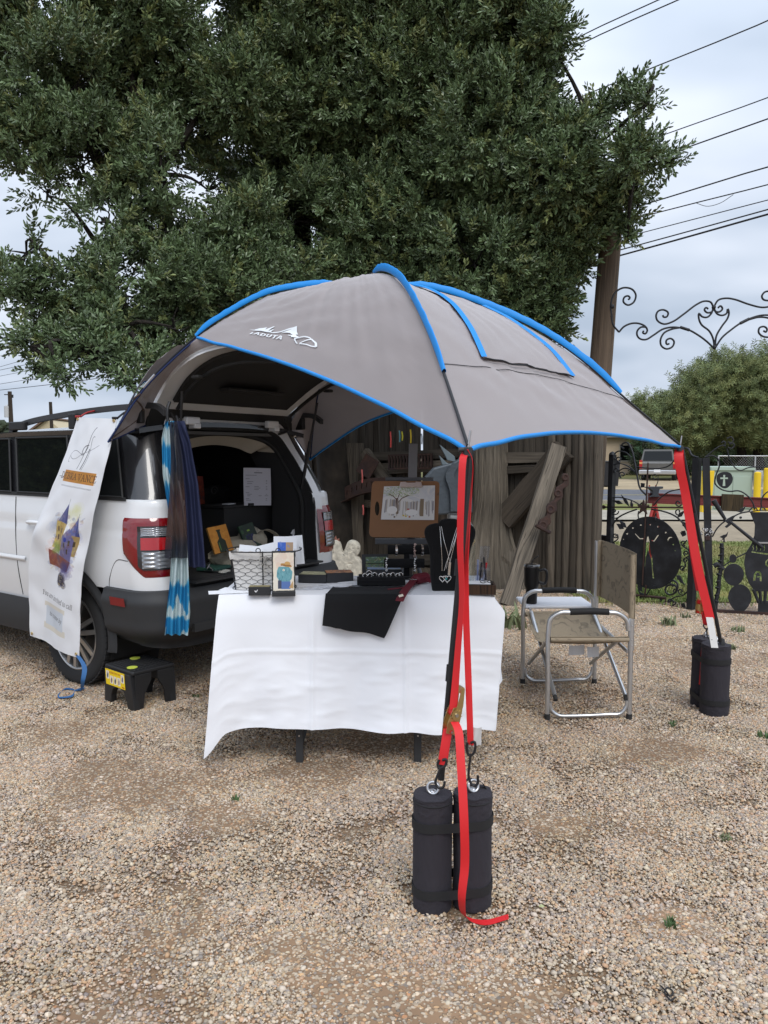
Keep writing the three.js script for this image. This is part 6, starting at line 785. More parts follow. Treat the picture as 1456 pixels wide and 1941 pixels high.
// ---------- folding chair, tumbler ----------
{
  const swirl = dataTex(256, 256, (u, v) => { const w = tfbm(u, v, 3, 3, 91, 3) * 5; const s = Math.sin((v * 22 + w * 4 + u * 6)) , k = smooth(0.35, 0.75, s) * (0.5 + 0.5 * Math.sin(w * 5 + u * 10)), b = 0.62 + 0.06 * tfbm(u, v, 40, 40, 95) - 0.12 * k; return [b, b * 0.93, b * 0.83]; });
  const fab = mat(lin(0.95, 0.9, 0.8), 0.75, { map: swirl }), pad = mat(lin(0.012, 0.012, 0.013), 0.75), tb = 0.0135;
  const C = thing('folding_chair', 'aluminium folding director chair with tan patterned cloth and side tray', 'chair', [1.12, 0, -4.48]), o = C.position, W = (x, y, z) => V(x - o.x, y, z - o.z);
  const side = (xf, xb, z, n) => {
    mesh('arm_frame', tube([W(xf, 0.012, z), W(xf, 0.2, z), W(xf, 0.5, z), W(xf + 0.012, 0.565, z), W(xf + 0.06, 0.597, z), W(xf + 0.12, 0.6, z), W(xb - 0.13, 0.6, z), W(xb - 0.07, 0.592, z), W(xb - 0.025, 0.555, z), W(xb - 0.014, 0.5, z)], tb, 90, 10), M.alu, C);
    mesh('back_post', [cyl(W(xb, 0.01, z), W(xb, 0.92, z), tb), cyl(W(xb, 0.39, z), W(xb, 0.56, z), tb * 1.22)], M.alu, C); for (const y of [0.42, 0.45, 0.53]) mesh('rivet', tr(new THREE.SphereGeometry(0.004, 6, 6), W(xb, y, z + tb * 1.2)), M.steel, C);
    mesh('base_rail', tube([W(xf + 0.014, 0.1, z), W(xf + 0.022, 0.055, z), W(xf + 0.06, 0.026, z), W(xf + 0.12, 0.022, z), W(xb - 0.12, 0.03, z), W(xb - 0.05, 0.036, z), W(xb - 0.02, 0.07, z), W(xb - 0.012, 0.11, z)], tb * 0.8, 60, 8), M.alu, C);
    mesh('arm_pad', tube([W(xf + 0.115, 0.603, z), W(xf + 0.24, 0.606, z), W(xb - 0.125, 0.603, z)], 0.0185, 20, 12), pad, C);
    for (const x of [xf, xb]) mesh('foot_cap', cyl(W(x, 0, z), W(x, 0.035, z), 0.017, 0.016), M.rubber, C);
    mesh('seat_rail', tube([W(xf + 0.012, 0.45, z), W((xf + xb) / 2, 0.45, z), W(xb - 0.012, 0.45, z)], 0.0145, 12, 10), fab, C);
  };
  side(0.9, 1.352, -4.15, 0); side(0.885, 1.342, -4.82, 1);
  for (const [x, dx] of [[0.93, 0], [1.3, 0.02]]) { mesh('cross_leg', cyl(W(x + dx, 0.47, -4.8), W(x + 0.015 + dx, 0.13, -4.17), 0.0115), M.alu, C); mesh('cross_leg', cyl(W(x + dx - 0.02, 0.45, -4.17), W(x - 0.01 + dx, 0.14, -4.8), 0.0115), M.alu, C); mesh('tube_plug', cyl(W(x + 0.015 + dx, 0.135, -4.18), W(x + 0.0155 + dx, 0.11, -4.15), 0.0122), M.rubber, C); }
  mesh('cross_rail', cyl(W(1.35, 0.37, -4.2), W(1.35, 0.4, -4.8), 0.011), M.alu, C);
  mesh('seat_cloth', slab(24, 24, (s, t) => { const x = lerp(0.905, 1.345, s), z = lerp(-4.14, -4.83, t), sag = 0.1 * Math.sin(t * Math.PI); return W(x, 0.468 - sag - 0.012 * Math.sin(s * 3.1) * Math.sin(t * 3.1) + 0.003 * noise(s * 6, t * 6, 2), z); }, 0.002, 1.4, 1.6), fab, C);
  mesh('back_cloth', slab(24, 20, (s, t) => W(1.352 + 0.014 + 0.035 * Math.sin(s * Math.PI) * (0.6 + 0.4 * t) - 0.0, lerp(0.565, 0.925 - 0.006 * Math.sin(s * 3.14), t), lerp(-4.13, -4.84, s)), 0.002, 1.6, 1.0), fab, C);
  mesh('cloth_hem', [-4.15, -4.82].map(z => cyl(W(1.354, 0.57, z), W(1.354, 0.92, z), 0.018, 0.018, 12)), fab, C);
  mesh('sewn_label', [slab(4, 4, (s, t) => W(1.05 + 0.09 * s, 0.38 - 0.055 * t, -4.3 + 0.008 * Math.sin(s * 5)), 0.0008), slab(4, 4, (s, t) => W(1.15 + 0.07 * s, 0.375 - 0.06 * t, -4.29 + 0.01 * Math.sin(s * 4 + t)), 0.0008)], mat(lin(0.62, 0.62, 0.63), 0.5), C);
  mesh('side_tray', rbox(0.45, 0.02, 0.33, 0.012, W(1.12, 0.49, -5.01)), mat(lin(0.72, 0.73, 0.77), 0.5), C); mesh('tray_bracket', [cyl(W(0.93, 0.48, -4.82), W(0.93, 0.48, -5.12), 0.008), cyl(W(1.3, 0.48, -4.82), W(1.3, 0.48, -5.12), 0.008)], M.alu, C);
  const T = thing('tumbler', 'black insulated tumbler with handle and straw on the chair tray', 'tumbler', [0.955, 0.5, -4.93]);
  const wrap = canvasTex(512, 256, (x, w, h) => { x.fillStyle = '#0b0b0d'; x.fillRect(0, 0, w, h); for (const [a, c] of [[0.25, '#19b3ae'], [-0.1, '#7b8c90'], [0.05, '#222629']]) { x.save(); x.translate(148, 150); x.rotate(a); x.fillStyle = c; x.beginPath(); x.ellipse(0, -55, 9, 62, 0, 0, 7); x.fill(); x.restore(); } });
  mesh('cup', tr(lathe([[0, 0], [0.033, 0], [0.036, 0.004], [0.037, 0.09], [0.04, 0.1], [0.048, 0.125], [0.05, 0.24], [0.049, 0.246]], 40), [0, 0, 0], [0, 2.2, 0]), mat(lin(1, 1, 1), 0.45, { map: wrap }), T); mesh('lid', lathe([[0.0505, 0.236], [0.052, 0.24], [0.051, 0.252], [0.04, 0.256], [0, 0.254]], 32), phys(lin(0.03, 0.03, 0.032), 0.15, { clearcoat: 1 }), T); mesh('handle', tube([[0.046, 0.215, 0.015], [0.08, 0.222, 0.02], [0.092, 0.2, 0.022], [0.09, 0.15, 0.022], [0.078, 0.132, 0.02], [0.044, 0.14, 0.015]], 0.009, 40, 8), M.blackMetal, T); mesh('straw', tube([[0.0, 0.2, 0], [0.002, 0.27, 0], [0.015, 0.29, 0], [0.04, 0.31, 0.01]], 0.004, 20, 8), M.blackMetal, T);
}
// ---------- step stool ----------
{
  const A = V(-1.645, 0, -4.47), B = V(-1.42, 0, -4.28), Cc = V(-1.29, 0, -4.53), X = B.clone().sub(A), S = thing('step_stool', 'small black folding step stool with a yellow label by the rear wheel', 'step stool', [0, 0, 0]); const w = 0.29, dp = 0.27, h = 0.225; S.applyMatrix4(frame3(A, X, V(0, 1, 0))); S.updateMatrixWorld();
  const pl = mat(lin(0.013, 0.013, 0.014), 0.5, { bumpMap: texSmudge, bumpScale: 0.0015 }); // local: x along the label side, z towards the camera side is +; the stool extends to -z
  const legP = z => extr([[-0.012, 0], [0.05, 0], [0.062, 0.06], [0.085, 0.1], [0.12, 0.115], [w - 0.12, 0.115], [w - 0.085, 0.1], [w - 0.062, 0.06], [w - 0.05, 0], [w + 0.012, 0], [w - 0.015, h - 0.02], [0.015, h - 0.02]], 0.03, 0.004).translate(0, 0, z);
  mesh('leg_panel', tr(legP(-0.03), [0, 0, 0], [0.05, 0, 0]), pl, S); mesh('leg_panel', tr(legP(0), [0, 0, -dp], [-0.05, 0, 0]), pl, S);
  for (const x of [0.0, w]) mesh('side_brace', [tr(extr([[0, 0], [-0.045, 0], [-0.055, 0.09], [-0.1, h - 0.06], [-0.1, h - 0.02], [0, h - 0.02]].map(([a, b]) => [-a, b]), 0.012, 0.002), [x - 0.006, 0, -0.012], [0, Math.PI / 2, 0]), tr(extr([[0, 0], [0.045, 0], [0.055, 0.09], [0.1, h - 0.06], [0.1, h - 0.02], [0, h - 0.02]], 0.012, 0.002), [x + 0.006, 0, -dp + 0.012], [0, -Math.PI / 2, 0])], pl, S);
  mesh('step_top', rbox(w + 0.01, 0.026, dp + 0.01, 0.01, [w / 2, h - 0.008, -dp / 2]), pl, S); const dots = []; for (let i = 0; i < 11; i++) for (let j = 0; j < 10; j++) { if (i > 2 && i < 8 && (j === 4 || j === 5)) continue; dots.push(tr(new THREE.CylinderGeometry(0.006, 0.008, 0.003, 6), [0.025 + i * 0.024, h + 0.0065, -0.025 - j * 0.0245])); } mesh('grip_studs', dots, pl, S).userData.kind = 'stuff';
  mesh('hand_slot', rbox(0.11, 0.006, 0.035, 0.003, [w / 2, h + 0.0045, -dp / 2]), M.seal, S); for (const [x, z] of [[0.04, -0.17], [0.21, -0.045]]) mesh('lime_dot', tr(new THREE.CylinderGeometry(0.03, 0.03, 0.003, 24), [x, h + 0.0085, z]), mat(lin(0.55, 0.62, 0.08), 0.5), S);
  const lb = canvasTex(512, 256, (x, W2, H2) => { x.fillStyle = '#f2cf10'; x.fillRect(0, 0, W2, H2); x.fillStyle = '#a31c10'; x.font = 'bold 44px sans-serif'; x.fillText('FOLDING STEP STOOL', 70, 62, 370); const c = ['#5a6470', '#8a6a58', '#4a4238', '#a08878', '#6a6470']; for (let i = 0; i < 5; i++) { const px = 20 + i * 98, py = i === 0 || i === 4 ? 30 : 96; x.fillStyle = '#ece6d8'; x.fillRect(px, py, 76, 130); x.fillStyle = c[i]; x.beginPath(); x.ellipse(px + 38, py + 74, 20, 46, 0.2, 0, 7); x.fill(); x.fillStyle = '#c9b7a2'; x.beginPath(); x.arc(px + 40, py + 26, 14, 0, 7); x.fill(); } x.fillStyle = '#a31c10'; x.fillRect(430, 222, 60, 18); });
  mesh('picture_label', tr(box(0.205, 0.095, 0.002), [w * 0.43, h - 0.068, 0.0068], [0.05, 0, 0]), mat(lin(1, 1, 1), 0.45, {}), S); const lm = S.children[S.children.length - 1]; lm.geometry = tr(new THREE.PlaneGeometry(0.205, 0.095), [w * 0.43, h - 0.062, 0.0145], [0.05, 0, 0]); lm.material.map = lb;
}
// ---------- banner on the car ----------
{
  const Bn = thing('banner', 'tall white vinyl banner with a painted church hung on the car side', 'banner');
  const cv = pts => new THREE.CatmullRomCurve3(pts.map(([u, v, d]) => at(u, v, d)), false, 'centripetal');
  const Lc = cv([[147, 791, 4.76], [120, 872, 4.73], [88, 950, 4.76], [66, 1008, 4.8], [58, 1100, 4.86], [58, 1205, 4.88]]), Rc = cv([[222, 794, 4.46], [203, 872, 4.42], [183, 955, 4.44], [168, 1025, 4.48], [156, 1110, 4.53], [148, 1248, 4.56]]);
  const art = canvasTex(512, 1536, (x, w, h) => {
    rs(202); x.fillStyle = '#f1f2f5'; x.fillRect(0, 0, w, h); x.strokeStyle = '#23232a'; x.lineCap = 'round';
    const ln = (p, lw) => { x.lineWidth = lw; x.beginPath(); x.moveTo(...p[0]); for (let i = 1; i < p.length - 1; i += 2) x.quadraticCurveTo(...p[i], ...p[i + 1]); x.stroke(); };
    ln([[330, 60], [290, 90], [285, 150], [250, 260], [225, 330]], 4); ln([[285, 175], [225, 180], [235, 240], [262, 240], [280, 185]], 5); ln([[305, 200], [300, 260], [265, 330]], 7); ln([[335, 120], [305, 110], [312, 180], [330, 250], [280, 335]], 3); ln([[240, 240], [120, 190], [90, 240], [70, 300], [100, 290]], 2); ln([[90, 250], [140, 300], [240, 230], [330, 210], [400, 170]], 2);
    x.fillStyle = '#c98a36'; x.fillRect(96, 345, 350, 78); for (let i = 0; i < 160; i++) { x.fillStyle = `rgba(${120 + rnd() * 90},${80 + rnd() * 50},30,0.25)`; x.fillRect(96 + rnd() * 330, 345 + rnd() * 74, 20 + rnd() * 30, 3); } x.fillStyle = '#3a2410'; x.font = '62px serif'; x.fillText('DEBRA VANCE', 60, 405, 400); x.strokeStyle = '#3a2410'; ln([[40, 395], [60, 390], [96, 396]], 3);
    x.fillStyle = '#b5b6ba'; for (let i = 0; i < 26; i++) x.fillRect(100 + i * 13, 446, 8, 10);
    // painted church
    const blot = (cx, cy, r, c, n, a = 0.06) => { for (let i = 0; i < n; i++) { x.fillStyle = `rgba(${c},${a})`; x.beginPath(); x.ellipse(cx + (rnd() - 0.5) * r * 1.4, cy + (rnd() - 0.5) * r * 1.4, r * (0.25 + 0.5 * rnd()), r * (0.2 + 0.4 * rnd()), rnd() * 3, 0, 7); x.fill(); } };
    blot(330, 610, 80, '226,214,120', 22); blot(200, 720, 70, '110,140,210', 14); blot(390, 760, 60, '120,130,200', 14); blot(330, 900, 90, '80,80,150', 26); blot(190, 880, 60, '200,110,70', 16); blot(400, 700, 50, '180,170,220', 12);
    const P = (p, c) => { x.fillStyle = c; x.beginPath(); p.forEach((q, i) => i ? x.lineTo(...q) : x.moveTo(...q)); x.closePath(); x.fill(); };
    P([[190, 690], [300, 700], [300, 890], [180, 880]], '#b99a4c'); P([[190, 690], [228, 700], [220, 890], [180, 880]], '#d8bf72'); P([[205, 690], [262, 560], [300, 700]], '#5a5f92'); P([[262, 560], [300, 700], [270, 695]], '#3f4478'); P([[335, 760], [430, 765], [425, 900], [330, 900]], '#a88f5c'); P([[340, 762], [388, 640], [428, 766]], '#656aa0'); P([[388, 640], [428, 766], [400, 765]], '#454b84'); P([[285, 790], [345, 720], [400, 800], [395, 960], [275, 940]], '#6f6a98'); P([[160, 900], [400, 940], [380, 1010], [180, 1000]], '#8c4a3e'); for (const [a, b] of [[205, 730], [250, 735], [205, 790], [250, 795], [360, 800], [395, 802], [320, 820], [350, 860]]) { x.fillStyle = '#4a3d2c'; x.fillRect(a, b, 14, 34); }
    for (let i = 0; i < 260; i++) { x.globalAlpha = 0.16; x.fillStyle = ['#7a5a8a', '#c8a050', '#8a4a30', '#3a4a8a', '#e8dcb0', '#50608a', '#f2efe8'][i % 7]; x.beginPath(); x.ellipse(170 + rnd() * 260, 640 + rnd() * 380, 4 + rnd() * 22, 3 + rnd() * 12, rnd() * 3, 0, 7); x.fill(); } x.globalAlpha = 1; x.fillStyle = '#2b3a9a'; x.beginPath(); x.arc(330, 800, 16, 0, 7); x.fill(); blot(230, 880, 42, '120,140,50', 40, 0.14); blot(350, 1000, 60, '50,45,110', 40, 0.12); blot(320, 1080, 46, '24,22,40', 50, 0.2); for (let i = 0; i < 40; i++) { x.fillStyle = ['#f3ecd8', '#e0c040', '#2a2a60', '#c8d0e0'][i % 4]; x.fillRect(285 + rnd() * 70, 1040 + rnd() * 90, 6, 4); } x.strokeStyle = '#444'; ln([[262, 560], [262, 545], [262, 530]], 2); ln([[388, 640], [388, 625], [388, 615]], 2);
    x.fillStyle = '#1e1e24'; x.font = 'italic 46px serif'; x.save(); x.translate(110, 1222); x.rotate(0.06); x.fillText('You are invited to call', 0, 0, 340); x.restore();
    x.fillStyle = '#e4ddcf'; x.fillRect(135, 1262, 250, 30); x.fillRect(130, 1400, 262, 40); x.fillStyle = '#d4dae2'; x.fillRect(150, 1286, 222, 122); x.fillStyle = '#25262c'; x.font = 'italic 40px serif'; x.save(); x.translate(185, 1345); x.rotate(0.08); x.fillText('to come by', 0, 0, 170); x.restore();
  });
  const f = (s, t) => { const p = Lc.getPointAt(clamp(t)).lerp(Rc.getPointAt(clamp(t)), s), n = V(-0.588, 0, 0.809), w = 0.016 * Math.sin(s * 7 + t * 3) * smooth(0.4, 0.7, t) + 0.02 * Math.exp(-(((t - 0.52) / 0.06) ** 2)) * Math.sin(s * 12) + 0.006 * noise(s * 5, t * 12, 3) + 0.02 * Math.sin(s * 3.14) * (1 - t); return p.addScaledVector(n, w); };
  const g = surf(40, 110, (s, t) => f(s, t)); { const uv = g.attributes.uv; for (let i = 0; i < uv.count; i++) uv.setY(i, 1 - uv.getY(i)); }
  mesh('vinyl_sheet', g, mat(lin(0.84, 0.84, 0.84), 0.45, { map: art }), Bn); mesh('sheet_back', surf(40, 110, (s, t) => f(s, t).addScaledVector(V(0.588, 0, -0.809), 0.0015)), mat(lin(0.7, 0.7, 0.7), 0.6), Bn);
  for (const [s, t] of [[0.04, 0.985], [0.96, 0.985], [0.04, 0.008], [0.96, 0.008]]) mesh('eyelet', tr(new THREE.TorusGeometry(0.007, 0.003, 6, 12), f(s, t).add(V(-0.002, 0, 0.005)), [0, -0.6, 0]), M.brassy, Bn);
  for (const s of [0.03, 0.97]) { const p = f(s, 0.005), q = toWorld(L3(s < 0.5 ? 0.74 : 0.34, 0.16, 1.735)); mesh('hanging_clip', [tube([p, p.clone().lerp(q, 0.5).add(V(0, 0.01, 0)), q], 0.006, 10, 6), rbox(0.035, 0.014, 0.016, 0.004, p.clone().add(V(0, 0.012, 0)))], s < 0.5 ? mat(lin(0.3, 0.02, 0.02), 0.5) : M.blackMetal, Bn); }
  const st = mesh('blue_strap', ribbon([f(0.93, 0.985).add(V(0.01, 0, 0)), at(160, 1265, 4.52), at(157, 1290, 4.5), lvl(150, 1308, 0.015), lvl(125, 1305, 0.016), lvl(112, 1322, 0.014), lvl(135, 1320, 0.016), lvl(145, 1308, 0.02), lvl(160, 1305, 0.015)], [V(1, 0, 0.3), V(1, 0, 0), V(0.8, 0, 0.4), V(0.5, 0, 1), V(0, 0, 1), V(0.8, 0, 0.6), V(0.2, 0, 1), V(0.2, 0, 1)], 0.03, 0.002, 80), mat(lin(0.03, 0.12, 0.3), 0.7)); tag(st, 'blue webbing strap trailing from the banner to the gravel', 'strap');
}
// ---------- scarves on the hatch ----------
{
  const dye = dataTex(128, 512, (u, v) => { const n = tfbm(u, v, 3, 5, 111, 4), b = Math.sin(v * 34 + n * 6) * 0.5 + n, k = smooth(-0.1, 0.35, b + 0.25 * Math.sin(v * 9 + 1)); return [lerp(0.8, 0.1, k), lerp(0.86, 0.55, k), lerp(0.86, 0.76, k)]; });
  const dusk = dataTex(128, 512, (u, v) => { const n = tfbm(u, v, 3, 4, 121, 4), k = smooth(0.25, 0.62, 1 - v + n * 0.35) * smooth(0.98, 0.8, 1 - v); return [lerp(0.13, 0.32, k), lerp(0.14, 0.2, k), lerp(0.2, 0.16, k)]; });
  const hangTo = (rows, folds, amp, n = 70, sd = 1) => (s, t) => { const x = t * (rows.length - 1), i = Math.min(rows.length - 2, Math.floor(x)), k = x - i, l = rows[i].map((a, j) => lerp(a, rows[i + 1][j], k)), p = at(lerp(l[1], l[2], s), l[0], l[3]); const a = Math.sin(s * folds * 6.283 + 0.8 * noise(t * 3, sd, 2) * 3 + sd) * amp * (0.35 + 0.65 * t); p.z += a + 0.012 * noise(s * 4, t * 5, sd); p.x += 0.3 * a; return p; };
  const flipV = g => { const uv = g.attributes.uv; for (let i = 0; i < uv.count; i++) uv.setY(i, 1 - uv.getY(i)); return g; };
  const s1 = mesh('tie_dye_scarf', flipV(surf(48, 90, hangTo([[798, 314, 330, 4.37], [830, 307, 330, 4.36], [900, 308, 336, 4.35], [960, 318, 345, 4.35], [1030, 326, 355, 4.34], [1100, 322, 358, 4.33], [1160, 316, 361, 4.33], [1203, 312, 356, 4.33]], 3, 0.022, 70, 2))), mat(lin(0.75, 0.78, 0.8), 0.8, { map: dye })); tag(s1, 'blue and white tie dyed scarf hanging at the hatch corner', 'scarf', 'scarves at the hatch');
  const s2 = mesh('sheer_scarf', flipV(surf(40, 80, hangTo([[800, 321, 336, 4.33], [860, 324, 345, 4.32], [930, 322, 350, 4.31], [990, 317, 354, 4.3], [1058, 312, 356, 4.3]], 2, 0.016, 60, 5))), mat(lin(0.6, 0.62, 0.66), 0.85, { map: dusk, transparent: true, opacity: 0.86 })); tag(s2, 'sheer brown and grey scarf hung over the tail light', 'scarf', 'scarves at the hatch');
  const s3 = mesh('navy_scarf', surf(44, 80, hangTo([[798, 328, 350, 4.37], [840, 338, 362, 4.37], [920, 348, 376, 4.37], [1000, 352, 384, 4.37], [1075, 354, 390, 4.37]], 2, 0.02, 60, 9)), mat(lin(0.012, 0.018, 0.06), 0.75)); tag(s3, 'plain navy blue scarf hanging at the hatch opening', 'scarf', 'scarves at the hatch');
  const hk = mesh('black_hanger', tube([at(322, 762, 4.4), at(318, 775, 4.38), at(320, 800, 4.37), at(330, 806, 4.37), at(337, 798, 4.38), at(334, 788, 4.38)], 0.009, 30, 7), M.blackMetal); tag(hk, 'black hook clipped to the hatch carrying the scarves', 'hook');
}
// ---------- things on the table ----------
const TT = TY + 0.0085, onT = (u, v) => lvl(u, v, TT);
const pic = (w, h, draw) => canvasTex(w, h, draw);
const wash = (x, w, h, cols, n, s = 1) => { for (let i = 0; i < n; i++) { x.fillStyle = cols[Math.floor(rnd() * cols.length)]; x.globalAlpha = 0.25 + 0.4 * rnd(); x.beginPath(); x.ellipse(rnd() * w, rnd() * h, w * 0.12 * rnd() * s + 2, h * 0.08 * rnd() * s + 2, rnd() * 3, 0, 7); x.fill(); } x.globalAlpha = 1; };
const printed = (t, rough = 0.6) => mat(lin(0.85, 0.85, 0.85), rough, { map: t });
function flat(name, label, cat, c, w, d, turn, m, y = TT, th = 0.0012, group) { const o = mesh(name, (() => { const g = new THREE.BoxGeometry(w, th, d); return g; })(), m); o.position.set(c.x, y + th / 2, c.z); o.rotation.y = turn; return tag(o, label, cat, group); }
{
  rs(300);
  // wire basket with linen liner
  const bc = onT(497, 1119), B = thing('wire_basket', 'chicken wire basket with white liner at the left of the table', 'basket', [bc.x, TT, bc.z - 0.085], 0.05), H = 0.19, w0 = 0.13, w1 = 0.152, d0 = 0.075, d1 = 0.09;
  const P = (s, t, sc = 1) => { const w = lerp(w0, w1, t) * sc, d = lerp(d0, d1, t) * sc, k = s * 4, i = Math.floor(k) % 4, f = k - Math.floor(k); const c = [[-w, d], [w, d], [w, -d], [-w, -d]], a = c[i], b = c[(i + 1) % 4]; return V(lerp(a[0], b[0], f), t * H, lerp(a[1], b[1], f)); };
  const wires = [], N = 40; for (let j = 0; j < N; j++) { const pts = []; for (let i = 0; i <= 19; i++) { const t = i / 19, z = ((Math.floor(i / 2) + j) % 2 ? 1 : -1) * 0.46; pts.push(P(((j + 0.5 + z) / N) % 1, t * 0.93, 1.012)); } wires.push(tube(pts, 0.0011, 40, 3)); }
  mesh('wire_netting', wires, M.blackMetal, B).userData.kind = 'stuff'; mesh('wire_rim', [tube(Array.from({ length: 4 }, (_, i) => P(i / 4, 1, 1.02)), 0.003, 80, 6, true, 0), tube(Array.from({ length: 4 }, (_, i) => P(i / 4, 0.01, 1.02)), 0.0025, 80, 6, true, 0)].map(g => g), M.blackMetal, B);
  mesh('corner_wire', [0, 0.125, 0.25, 0.5, 0.75].map(s => cyl(P(s, 0, 1.02), P(s, 1, 1.02), 0.0028, 0.0028, 6)), M.blackMetal, B); mesh('handle_loop', [-0.02, 0.075].map(x => tr(new THREE.TorusGeometry(0.011, 0.0022, 6, 16), [x, H + 0.004, d1 + 0.004])), M.blackMetal, B);
  const lin_ = mat(lin(0.66, 0.65, 0.63), 0.9, { bumpMap: texCloth, bumpScale: 0.002 }); mesh('linen_liner', [surf(64, 10, (s, t) => P(s === 1 ? 0 : s, 0.02 + t * 0.96, 0.975)), tr(new THREE.PlaneGeometry(w0 * 1.9, d0 * 1.9), [0, 0.006, 0], [-Math.PI / 2, 0, 0])], lin_, B); mesh('liner_fold', slab(24, 6, (s, t) => P(lerp(0.0, 0.115, s), 1.0 - 0.2 * t, 1.04 + 0.02 * Math.sin(t * 3)).add(V(0, 0.003 * Math.sin(s * 20), 0)), 0.003), lin_, B);
  const bow = [[[0, H - 0.02], [-0.03, H - 0.04], [-0.02, H - 0.07], [0, H - 0.03]], [[0, H - 0.02], [0.03, H - 0.02], [0.05, H - 0.03], [0, H - 0.03]], [[0, H - 0.03], [-0.01, H - 0.08], [-0.005, H - 0.12]], [[0, H - 0.03], [0.012, H - 0.08], [0.02, H - 0.11]]]; mesh('ribbon_bow', bow.map(p => ribbon(p.map(([x, y]) => V(x + 0.015, y, d1 + 0.012 - 0.02 * (1 - y / H))), [V(0.3, 0.3, 1)], 0.012, 0.001, 16)), mat(lin(0.6, 0.58, 0.54), 0.9), B);
  const blueCard = pic(256, 256, (x, w, h) => { x.fillStyle = '#eef0f6'; x.fillRect(0, 0, w, h); x.fillStyle = '#3f69c8'; x.fillRect(46, 50, 90, 206); x.fillStyle = '#b99a7c'; x.fillRect(136, 50, 80, 206); wash(x, w, h, ['#2f56b8', '#c8a98a', '#7a94d8'], 30, 0.6); x.clearRect; x.fillStyle = '#eef0f6'; x.fillRect(0, 0, w, 44); x.fillRect(0, 0, 40, h); x.fillRect(220, 0, 40, h); });
  [[548, 1035, 0.115, 0.15, -0.03, blueCard, 'glossy card with a blue and tan picture standing in the basket', 0.0], [562, 1032, 0.11, 0.145, -0.075, null, 'white backed card behind the blue one in the basket', 0.1], [470, 1046, 0.12, 0.15, 0.02, null, 'white card leaning at the left inside the basket', -0.1], [500, 1044, 0.14, 0.15, -0.02, null, 'clear sleeve card lying aslant in the basket', 0.25]].forEach(([u, v, w, h, dz, t, l, rz]) => { const p = at(u, v, -bc.z + 0.085 - dz), o = mesh('greeting_card', new THREE.BoxGeometry(w, h, 0.0016), t ? printed(t, 0.25) : mat(lin(0.74, 0.76, 0.8), 0.35)); o.position.set(p.x - (u > 540 ? 0.02 : -0.01), TT + H - 0.02 + (u > 540 ? 0.005 : -0.035), p.z); o.rotation.set(-0.18, 0.05, rz); tag(o, l, 'card', 'cards in the basket'); });
  // framed watercolour of a cowgirl
  const cow = pic(256, 512, (x, w, h) => { rs(310); x.fillStyle = '#efe6d4'; x.fillRect(0, 0, w, h); wash(x, w, 200, ['#e8c9b4', '#e6d6c8', '#f2e2d0'], 40, 2.5); x.fillStyle = '#efe9dc'; x.fillRect(0, 330, 60, 150); x.fillStyle = '#6fa9b4'; x.beginPath(); x.moveTo(70, 190); x.lineTo(190, 190); x.lineTo(235, 260); x.lineTo(225, 350); x.lineTo(190, 400); x.lineTo(80, 390); x.lineTo(45, 320); x.lineTo(50, 240); x.fill(); for (let i = 0; i < 60; i++) { x.strokeStyle = ['#4a8894', '#8fc4cc', '#3f7480'][i % 3]; x.lineWidth = 3; x.beginPath(); const a = 60 + rnd() * 160, b = 200 + rnd() * 170; x.moveTo(a, b); x.lineTo(a + (rnd() - 0.5) * 20, b + 40); x.stroke(); } x.fillStyle = '#5a7ab8'; x.fillRect(100, 385, 110, 100); x.fillStyle = '#454a62'; x.fillRect(60, 370, 42, 110); x.fillStyle = '#b98a4c'; x.beginPath(); x.ellipse(160, 172, 70, 20, 0.25, 0, 7); x.fill(); x.fillStyle = '#d2a562'; x.beginPath(); x.ellipse(175, 150, 34, 26, 0.2, 0, 7); x.fill(); x.fillStyle = '#8a5a34'; x.fillRect(95, 168, 120, 10); x.fillStyle = '#f4efe2'; x.beginPath(); x.arc(130, 236, 14, 0, 7); x.fill(); x.fillStyle = '#a8794a'; x.beginPath(); x.arc(130, 236, 6, 0, 7); x.fill(); x.fillStyle = '#c8a272'; x.beginPath(); x.moveTo(190, 470); x.lineTo(240, 380); x.lineTo(245, 480); x.fill(); });
  const fc = onT(538, 1129), Fr = thing('framed_watercolour', 'watercolour of a figure in turquoise shirt and hat on a black stand', 'painting', [fc.x, TT, fc.z], 0.12); mesh('backing_board', rbox(0.108, 0.208, 0.012, 0.003, [0, 0.104, -0.012], [-0.1, 0, 0]), M.blackCard, Fr); mesh('stand_base', rbox(0.108, 0.022, 0.05, 0.003, [0, 0.011, 0.0]), M.blackCard, Fr);
  { const s = new THREE.Shape(); const w = 0.048, h = 0.088, pts = []; for (let i = 0; i < 80; i++) { const k = i / 20, e = Math.floor(k), f = k - e, j = 0.0014 * noise(i * 3.7, 5, 1) * 2; const c = [[-w, -h], [w, -h], [w, h], [-w, h]], a = c[e], b = c[(e + 1) % 4]; pts.push(new THREE.Vector2(lerp(a[0], b[0], f) + j, lerp(a[1], b[1], f) + j)); } s.setFromPoints(pts); const g = new THREE.ShapeGeometry(s), p = g.attributes.position, uv = g.attributes.uv; for (let i = 0; i < p.count; i++) uv.setXY(i, p.getX(i) / w / 2.05 + 0.5, p.getY(i) / h / 2.05 + 0.5); mesh('deckled_sheet', tr(g, [0, 0.112, -0.0035], [-0.1, 0, 0]), printed(cow), Fr); }
  // black gift boxes
  const boxPic = (sd, cols) => pic(128, 96, (x, w, h) => { rs(sd); x.fillStyle = cols[0]; x.fillRect(0, 0, w, h); wash(x, w, h, cols, 60, 1.2); });
